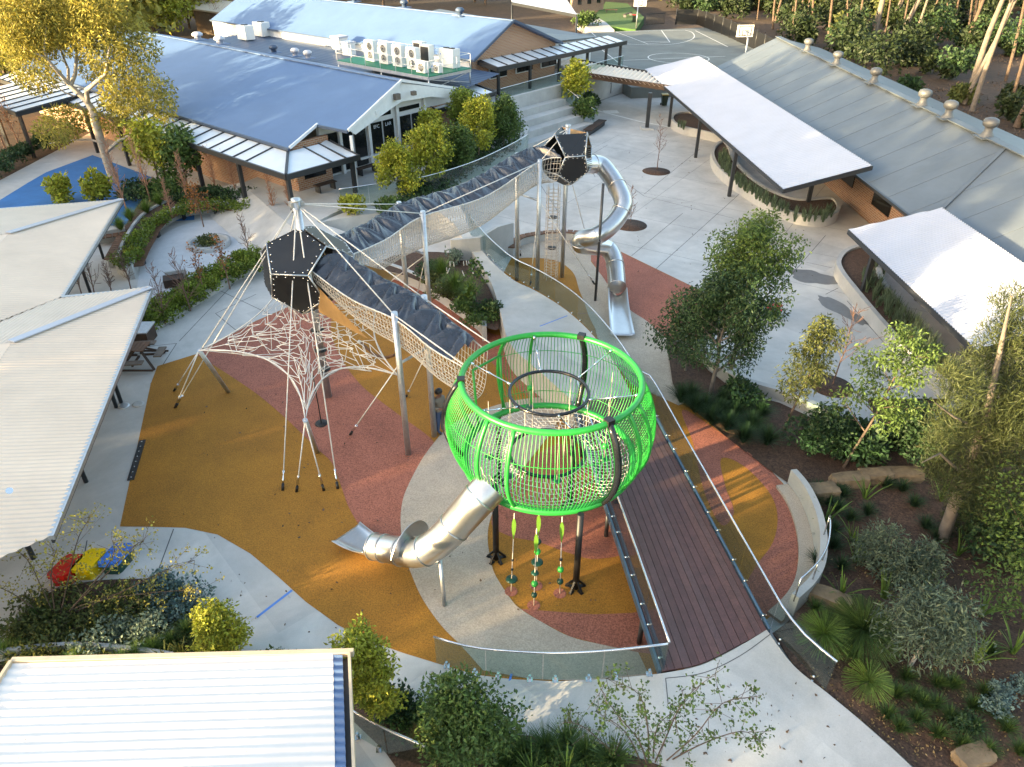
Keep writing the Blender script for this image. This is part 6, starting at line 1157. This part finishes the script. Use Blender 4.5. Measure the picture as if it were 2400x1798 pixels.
# ---------------------------------------------------------------- plaza trees and right hand garden
bare('slender bare tree in the round pit on the far plaza',P(1540,398),3.6,'twig',12,.18,1.2,.3,.035); bare('leafless bush behind the spiral slide',P(1478,520),2.0,'twig',14,.25,1.6,.1,.02); bare('bare spreading tree in the tree pit by the right garden',P(1952,900),3.2,'twig',14,.3,.9,.3,.03)
tree('eucalypt','tall eucalypt with dense crown at the plaza edge',D(1575,815,.05),5.7,'leaf_mid','bark_grey',12000,.13,.22,.45,.1,20,.38,.30,.8,droop=.8,cat='tree'); tree('eucalypt','lower dark eucalypt beside the tall one',D(1535,850,.05),4.4,'leaf_dark','bark_grey',12000,.13,.22,.48,.09,19,.2,.38,.6,droop=.8); tree('eucalypt','bushy dark eucalypt at the garden corner',D(1480,800,.05),2.6,'leaf_dark','bark_grey',4000,.14,.22,.6,.06,9,.2,.4,.6,droop=.8)
tree('young_gum','young gum tree with drooping olive leaves at the plaza wall',D(1685,945,.05),4.2,'leaf_olive','bark_brown',2600,.15,.17,.36,.05,13,.32,.2,1.0,(.7,.2),droop=1.2); tree('young_gum','young airy gum tree right of the round tree pit',D(1822,1010,.05),4.4,'leaf_mid','bark_brown',3200,.13,.24,.38,.05,15,.28,.27,.7,(1.3,.6),droop=.9)
bush('dark leafy shrub in front of the plaza wall',D(1770,975,.05),1.1,1.7,'leaf_dark',3200,.14,droop=.4); bush('dark leafy shrub at the right end of the plaza wall',D(1950,985,.05),1.3,2.1,'leaf_dark',4200,.14,droop=.4); bush('dark shrub between the two young gum trees',D(1840,985,.05),.9,1.4,'leaf_dark',1200,.2,droop=.4); bush('dark low shrub at the foot of the eucalypts',D(1600,880,.05),.9,1.0,'leaf_dark',1200,.16)
for i,(x,y) in enumerate(((1470,868),(1500,890),(1535,915),(1570,930),(1605,955),(1640,905),(1560,880),(1655,960),(1490,865),(1520,890),(1585,905),(1620,930),(1550,900))): blades('dark_tussock','dark blue green grass tussock under the eucalypts',GD(x,y),.75,.75,420,.022,'leaf_dark','grass tuft','tussocks under the eucalypts')
# big conifer leaning over the right edge
cb0=D(2035,1165,.1); con=thing('conifer','big feathery she oak with golden tips at the right edge','tree',cb0); Yc=cb0.y
def cp(x,y,dy=0): return PYp(x*SC,y*SC,Yc+dy)
g=rg_(); wood('trunk',[([np.array(tuple(cb0)),cp(2065,1080),cp(2090,1020),cp(2130,900),cp(2160,760),cp(2185,640)],[.17,.15,.13,.1,.06,.02]),([cp(2085,1030),cp(2030,980,-.3),cp(1990,1000,-.6)],[.05,.03,.01]),([cp(2120,930),cp(2060,900,-.4),cp(2020,870,-.8)],[.05,.03,.01]),([cp(2140,860),cp(2220,820,.4)],[.04,.01])],'bark_grey',con,8)
cc=[(2185,660,.55),(2165,740,.7),(2120,800,.7),(2190,820,.8),(2080,840,.6),(2050,800,.35),(2140,900,.9),(2060,910,.7),(2200,930,.9),(2090,980,.9),(2030,960,.5),(2170,1020,1),(2110,1070,.8),(2210,720,.6),(2020,1010,.4),(2230,850,.9),(2050,1050,.5),(2150,1120,.9),(2080,1120,.6),(2200,1180,.9),(2110,1190,.6)]
leaves('crown',[cp(x,y,g.normal()*.4) for x,y,_ in cc],[c[2]*.95 for c in cc],30000,.22,.045,'conifer',con,g,-.3,.7,hollow=.1)
tree('right_tree','bright green leafy tree cut by the right edge',D(2215,1330,.5),4.5,'leaf_mid','bark_brown',9000,.11,.28,.8,.08,12,.15,.32,.6); bush('green leafy bush below the conifer at the right edge',D(2150,1200,.3),1.3,1.6,'leaf_dark',2200,.14)
bush('blue grey wattle bush in the middle of the garden',D(1930,1240,.3),1.05,1.7,'leaf_grey',5200,.14,.12,droop=.6,up=0); tree('weeping_bush','weeping grey green small tree low in the garden',GD(1965,1440),1.6,'leaf_grey','bark_pale',7500,.15,.1,.5,.05,10,.35,.42,.4,(.35,.25),droop=1.0,cat='tree')
def grasstree(lab,base,th,r_,n):
    o=thing('grass_tree',lab,'grass tree',base); g=rg_(); MB().lathe(base,[(.15,-.05),(.13,th*.5),(.12,th),(.001,th+.02)],10).obj('trunk','black',o); b=np.array(tuple(base))+np.array((0,0,th)); d=g.normal(size=(n,3)); d[:,2]=np.abs(d[:,2])*.9-.25; d/=np.linalg.norm(d,axis=1,keepdims=True); e=np.stack([np.tile(b,(n,1)),b+d*r_*.55],1); m_=b+d*r_*.55; d2=d.copy(); d2[:,2]-=.35; e2=np.stack([m_,m_+d2*r_*.5],1); V,F=edges_tube(np.concatenate([e,e2]),.0032,3); fast('needles',V,F,'blade_lime' if n<600 else 'grass_blade',o)
grasstree('large spiky grass tree on a short black trunk',GD(1850,1395),.55,.85,1300); grasstree('smaller spiky grass tree left of the large one',GD(1768,1400),.5,.6,550); grasstree('small yellowish grass tree on a dark stump',GD(1868,1490),.3,.5,380)
def t8(x,y): return (1800+x/3.682)/SC,(1348+y/3.682)/SC
def t4(x,y): return (1800+x/3.682)/SC,(900+y/3.682)/SC
for i,(x,y) in enumerate([t8(*q) for q in ((1030,1230),(1270,1260),(1440,1140),(1450,1390),(1660,1480),(1880,1530),(2160,1540),(1250,1070),(1860,1040),(1580,970),(1130,1340),(1330,1130),(1560,1250),(1760,1150),(2050,1350),(1980,1250),(700,700),(1100,1050),(1760,1330),(400,310),(640,460),(1450,960),(1180,900),(1900,680))]): blades('olive_tussock','olive green grass tussock in the mulch garden',GD(x,y),.34,.36,220,.02,'grass_blade','grass tuft','olive tussocks in the mulch garden')
for i,(x,y) in enumerate([t4(*q) for q in ((420,1560),(560,1420),(560,1290),(640,980),(580,960),(430,940),(380,1040),(1000,900),(1150,930),(600,1100),(520,1040),(700,1180),(850,1130),(480,1350),(620,1600),(800,1450),(1250,1060),(1350,1250),(1050,1600),(1300,1550),(1450,1350))]): blades('dark_tussock','dark green grass tussock in the shaded garden behind the bench wall',GD(x,y),.45,.45,220,.022,'leaf_dark','grass tuft','dark tussocks behind the bench wall')
for i,(x,y) in enumerate([t8(*q) for q in ((1990,1080),(1930,1190),(1660,1330),(2190,1000))]): bush(['small blue green ball shrub at the upper right of its group','blue green ball shrub below the upper one','blue green ball shrub among the olive tussocks','blue green ball shrub at the right edge'][i],GD(x,y),.3,.42,'leaf_blue' if i!=2 else 'leaf_dark',700,.07,stems=False)
sl=[t8(*q) for q in ((1000,200),(620,190),(1370,170),(1830,360),(2110,680),(1780,760),(1490,760))]+[t4(*q) for q in ((500,1190),(720,1370),(740,1540),(1640,1480),(1490,1010),(830,1000))]
for i,(x,y) in enumerate(sl): blades('spear_plant','lime green spear leaf plant in the shaded right garden',GD(x,y),.75,.8,15,.075,'blade_lime','spear plant','spear leaf plants in the right garden',.5)
g=rg_(); q=[]
for _ in range(60):
    x,y=1800+g.random()*380,1180+g.random()*450; p=GD(x,y); q.append(tuple(p+Vector((0,0,.04))))
lt=leaves('leaf_litter',q,.9,2600,.06,.3,'grass_dry',None,g,0,0,.02); lt['kind']='stuff'; tag(lt,'dry leaves scattered over the garden mulch','leaf litter')
g=rg_(); q=[]
for _ in range(150): q.append(tuple(P(400+g.random()*1000,900+g.random()*560,.03)))
for _ in range(120): q.append(tuple(P(1450+g.random()*450,330+g.random()*450,.02)))
for _ in range(40): q.append(tuple(P(1560+g.random()*420,1600+g.random()*190,1.115)))
lt=leaves('fallen_leaves',q,.5,420,.075,.35,'bark_brown',None,g,0,0,.015); lt['kind']='stuff'; tag(lt,'scattered brown leaves fallen on the playground and paving','leaf litter')
# ---------------------------------------------------------------- lower left gardens
g=rg_(); ab=D(120,1335,.05); o=thing('sparse_bush','wide sparse golden leafed bush in front of the coloured seats','bush',ab); Yb=ab.y
def lp(x,y,dy=0): return PYp(x*SC,y*SC,Yb+dy)
bs_=[[(120,1335),(90,1270),(60,1210),(10,1170)],[(130,1330),(150,1240),(170,1160),(200,1110)],[(140,1330),(220,1250),(290,1180),(310,1170)],[(140,1330),(260,1280),(340,1240),(420,1210)],[(130,1330),(200,1300),(330,1280),(430,1275)],[(100,1335),(40,1290),(-20,1260)],[(120,1330),(110,1250),(120,1190)],[(150,1320),(240,1210),(240,1160)]]
LL=[];tt=[]
for k,pl_ in enumerate(bs_):
    q=[lp(x,y,(.5-.15*k)*(j/3)) for j,(x,y) in enumerate(pl_)]; q=[np.array(tuple(v)) for v in crom(q,4)]; LL.append((q,list(np.linspace(.022,.005,len(q)))))
    for v in q[4:]:
        for _ in range(3): e=v+g.normal(size=3)*.22; LL.append(([v,e],[.006,.003])); tt.append(e)
wood('branches',LL,'bark_brown',o,4,.004); leaves('leaves',tt,.14,2000,.06,.4,'leaf_gold',o,g,.1)
for i,(x,y,r_,h,m,n,lab) in enumerate(((400,1305,.75,.45,'leaf_blue',1500,'silvery blue shrub at the tip of the lower left garden'),(345,1275,.6,.35,'leaf_blue',900,'low blue grey shrub behind the tip of the garden'),(335,1375,.6,.6,'leaf_silver',900,'pale silver leafed shrub in the lower left garden'),(230,1390,.8,.5,'leaf_silver',1000,'grey green shrub in the middle of the lower left garden'),(280,1330,.8,.5,'leaf_olive',1000,'olive ground shrub beside the blue seat'),(150,1370,.9,.5,'leaf_olive',1100,'olive brown shrub under the sparse bush'),(90,1410,.7,.4,'leaf_gold',800,'golden low shrub near the white wall edge'),(60,1340,.7,.6,'leaf_olive',800,'olive shrub at the left path edge'),(190,1430,.6,.35,'leaf_gold',600,'low yellow shrub above the white roof'))): bush(lab,D(x,y,.05),r_,h,m,n,.1)
tree('yellow_bush','dense bright yellow green shrub beside the concrete path',D(495,1422,.05),1.6,'leaf_yellow','bark_brown',5000,.095,.26,.34,.05,11,.1,.3,.6,cat='shrub')
for i,(x,y,m) in enumerate(((20,1420,'blade_lime'),(85,1345,'grass_blade'),(300,1425,'blade_lime'),(335,1415,'blade_lime'),(375,1400,'grass_blade'),(410,1375,'grass_blade'),(440,1390,'grass_blade'),(170,1440,'blade_lime'),(270,1440,'blade_lime'))): blades('grass_clump','fine leafed grass clump in the lower left garden',D(x,y,.04),.45,.55,260,.02,m,'grass tuft','grass clumps in the lower left garden')
for i,(x,y) in enumerate(((360,1430),(395,1420),(450,1400))): blades('cycad',['yellow leafed small palm by the white roof edge','yellow leafed small palm beside its twin','pale fronded small palm near the yellow shrub'][i],D(x,y,.04),.42,.5,26,.07,'leaf_gold','small palm',None,.6)
g=rg_(); q=[]
for _ in range(240):
    x=g.random()*640-20; y=1265+g.random()*170; lim=1290+max(0,(110-x))*.9 if x<110 else (1262 if x<380 else 1262+(x-380)*1.3)
    if y>lim: q.append(tuple(D(x,min(y,1437),.1+.1*g.random())))
lt=leaves('ground_cover',q,.3,8000,.09,.3,'leaf_olive',None,g,0,.4,.6); lt['kind']='stuff'; tag(lt,'low olive ground cover filling the lower left garden','ground cover')
g=rg_(); q=[tuple(P(x,y,zr(x)+.15)) for x,y in [(850+g.random()*720,0) for _ in range(0)]]
for _ in range(130):
    t_=g.random(); i=int(t_*5); a_=near_e[i]; b_=near_e[i+1]; u_=t_*5-i; x=a_[0]+(b_[0]-a_[0])*u_; y=a_[1]+(b_[1]-a_[1])*u_+18+g.random()*70; q.append(tuple(P(x,y,zr(x)+.1)))
lt=leaves('ground_cover',q,.3,6000,.09,.3,'leaf_mid',None,g,0,.4,.7); lt['kind']='stuff'; tag(lt,'low green ground cover filling the front garden','ground cover')
hedge('low green edging plants above the white roof',[D(560,1440,.03),D(640,1447,.03)],.5,.25,'leaf_mid',900,.09)
wl2=crom(DP([(-20,1432),(60,1418),(180,1410),(300,1420),(380,1432)]),4); wallobj('garden_wall','thin pale curved kerb above the white corrugated roof',wl2,.1,0,.35)
# front garden
def fz(x): return zr(x*SC)
tree('yellow_tree','bright yellow leafed small tree beside the white corrugated roof',D(812,1560,.05),2.75,'leaf_yellow','bark_grey',6500,.095,.28,.3,.04,13,.22,.14,.6,shape=lambda f:1.1-.8*abs(f-.5)); tree('green_shrub_tree','broad green shrub with a sunlit yellow top in the foreground',D(1005,1665,.3),2.2,'leaf_mid','bark_brown',10000,.095,.28,.42,.05,14,.1,.4,.7,cat='shrub')
bush('dark low shrub beside the yellow tree',D(880,1545,.1),.7,.5,'leaf_dark',900,.1); blades('dry_grass','tuft of dry straw coloured grass in the front garden',D(905,1615,.1),.35,.75,240,.015,'grass_dry','grass tuft')
for i,(x,y) in enumerate(((1130,1640),(1180,1625),(1225,1615),(1100,1660),(1265,1640),(1320,1655))): blades('front_grass','green grass clump along the bottom edge of the front garden',D(x,y,fz(x)),.6,.6,330,.025,'grass_blade','grass tuft','grass clumps along the bottom edge')
for i,(x,y) in enumerate(((1225,1672),(1150,1680))): blades('spear_plant',['arching lime leafed plant at the bottom edge, right','arching lime leafed plant at the bottom edge, left'][i],D(x,y,fz(x)),.6,.7,22,.05,'blade_lime','spear plant')
g=rg_(); ab=D(1400,1660,.8); o=thing('sparse_bush','sparse twiggy bush spreading over the path in the foreground','bush',ab); Yb=ab.y; LL=[];tt=[]
bs_=[[(1400,1660),(1380,1600),(1330,1540),(1300,1490)],[(1400,1660),(1400,1580),(1380,1500),(1310,1465)],[(1410,1660),(1440,1590),(1480,1510),(1545,1455)],[(1420,1660),(1500,1590),(1560,1520),(1635,1505)],[(1420,1660),(1510,1610),(1600,1580),(1640,1600)],[(1380,1660),(1320,1620),(1260,1570),(1220,1560)],[(1390,1660),(1350,1580),(1290,1540)],[(1430,1660),(1500,1650),(1560,1640),(1600,1650)],[(1410,1660),(1420,1570),(1470,1530)]]
for k,pl_ in enumerate(bs_):
    q=[lp(x,y,(-.6+.18*k)*(j/3)) for j,(x,y) in enumerate(pl_)]; q=[np.array(tuple(v)) for v in crom(q,4)]; LL.append((q,list(np.linspace(.02,.004,len(q)))))
    for v in q[3:]:
        for _ in range(3): e=v+g.normal(size=3)*.15; LL.append(([v,e],[.005,.003])); tt.append(e)
wood('branches',LL,'bark_brown',o,4,.004); leaves('leaves',tt,.1,2300,.065,.36,'leaf_mid',o,g,.1)
# ---------------------------------------------------------------- forest beyond the grey building
gs=np.random.default_rng(77)
TR=[(975,0,870,480,.42),(1150,0,1030,290,.34),(1310,0,1080,410,.34),(1350,100,1260,330,.2),(2030,20,1720,850,.3),(2075,60,1760,960,.24),(2060,120,1690,900,.2),(1780,180,1690,420,.26),(240,40,200,320,.16),(400,0,370,300,.2),(560,60,520,330,.2),(1560,40,1480,330,.2),(1640,0,1600,300,.2),(2180,560,2080,960,.16),(2150,300,2050,700,.18),(1180,180,1120,420,.14),(700,200,690,470,.12),(2200,1000,2140,1100,.3),(60,0,40,250,.18),(1430,80,1360,280,.16)]
NT=len(TR)
for k in range(14):
    x_=gs.random()*2300-100; y_=80+gs.random()*200+max(0,x_)*.12; TR.append((x_+20+gs.random()*50,y_-260,x_,y_,.1+gs.random()*.13))
for i,(x0,y0,x1,y1,r_) in enumerate(TR):
    b=T(1800,0,x1,y1,0); top_=PYp(1800+x0/3.682,y0/3.682,b.y); d=top_-np.array(tuple(b)); full=np.array(tuple(b))+d*(17/max(d[2],2)) if d[2]<17 else top_; o=thing('forest_tree','','tree',b,'forest trees behind the grey building')
    o['label']=['pale thick gum trunk in the forest','grey leaning gum trunk, middle of three','grey trunk leaning right, rightmost of three','thin dark trunk behind the leaning trunks','tall pale twin trunk at the right, left stem','tall pale trunk right of the twin stem','slim pale trunk crossing the twin stems','short dark trunk in front of sunlit leaves','thin pale trunk at the left of the forest','dark trunk left of the pale thick one','dark trunk nearest the pale thick one','dark trunk in the sunlit middle of the forest','second dark trunk in the sunlit middle','thin trunk low at the right edge of the forest','slender leaning trunk near the right edge','thin trunk under the three leaning trunks','thin pale stem above the ventilators','thick trunk base at the right edge','thin trunk at the far left of the forest','thin trunk right of the leaning three'][i] if i<NT else 'slender dark trunk among the crowded forest stems'
    B0=np.array(tuple(b)); q=[B0+(full-B0)*t+np.array((.25*math.sin(4*t+i),.1,0))*min(1,3*t) for t in np.linspace(0,1,7)]; LL=[(q,list(np.linspace(r_,r_*.35,7)))]; tips=[q[-1]]
    for k in range(7):
        st=q[3+k%4]; e=st+np.array((gs.normal()*2.2,gs.normal()*2.2,1.5+gs.random()*2)); LL.append(([st,(st+e)/2+np.array((0,0,.3)),e],[r_*.3,r_*.18,.02])); tips.append(e)
    wood('trunk',LL,'bark_grey' if i<7 else 'bark_brown',o,8); leaves('crown',tips,1.6,900,.45,.2,['leaf_mid','leaf_olive','leaf_dark'][i%3],o,gs,.6)
mats_=['leaf_forest_shade','leaf_dark','leaf_olive','leaf_forest_shade','leaf_forest_shade','leaf_forest_shade']  # darkest leaf colour stands in for shade under the forest trees
for i in range(130):
    if i<22: px=1790+gs.random()*640; py=(px-1834)*.40+60+gs.random()*90-40
    else: px=1600+gs.random()*900; py=-60+gs.random()*200 if px>1900 else -60+gs.random()*110
    py=max(py,-40); b=P(px,max(py,5),0)
    if b.y<45 and b.x<31: continue
    if b.x<rx(min(b.y,71))+6.5 and b.y<75: continue
    if py<5: b=P(px,5+gs.random()*25,0)
    if b.x<rx(min(b.y,71))+6.5 and b.y<75: continue
    m=mats_[int(gs.random()*6)]; h=1.3+gs.random()*(2.2 if b.y<80 else 5)
    bush({'leaf_dark':'mid green','leaf_olive':'olive green','leaf_forest_shade':'dark green'}[m]+(' low' if h<3 else ' tall')+' forest shrub '+('close behind the grey building' if b.y<60 else 'in the middle of the forest' if b.y<90 else 'far back in the forest'),b,h*.55,h,m,800 if b.y<80 else 600,.22+.003*b.y,.3,'forest_shrub','shrub','forest understorey shrubs',.2,.1,9,False)
for i in range(46):                                     # far tree belt closing the view
    x=-70+i*5.2+gs.normal()*1.5; y=150+gs.random()*40-abs(x)*.15
    if -5<x<22 and y<150: y=165
    h=11+gs.random()*6; tree('far_tree','distant tree of the belt along the top edge of the picture',Vector((x,y,0)),h,['leaf_mid','leaf_olive','leaf_dark','leaf_gold'][i%4],'bark_brown',700,1.3,.32,3.0,.25,8,.15,.35,.6,group='distant tree belt',sub=1)
for i in range(22):
    x=-48-i*4.2+gs.normal()*2; y=72+gs.random()*60; h=9+gs.random()*6; tree('far_tree','golden green tree of the wood beyond the left end of the hall',Vector((x,y,0)),h,['leaf_gold','leaf_mid','leaf_olive'][i%3],'bark_brown',700,1.0,.32,2.6,.25,8,.12,.35,.6,group='wood beyond the hall',sub=1)
g=rg_(); q=[]
for _ in range(500):
    p=P(1650+g.random()*800,10+g.random()*330,0)
    if p.x>rx(min(p.y,71))+7: q.append((p.x,p.y,.05))
if q: lt=leaves('forest_litter',q,1.2,3000,.25,.3,'bark_brown',None,g,0,0,.03); lt['kind']='stuff'; tag(lt,'brown fallen leaves on the forest floor','leaf litter')
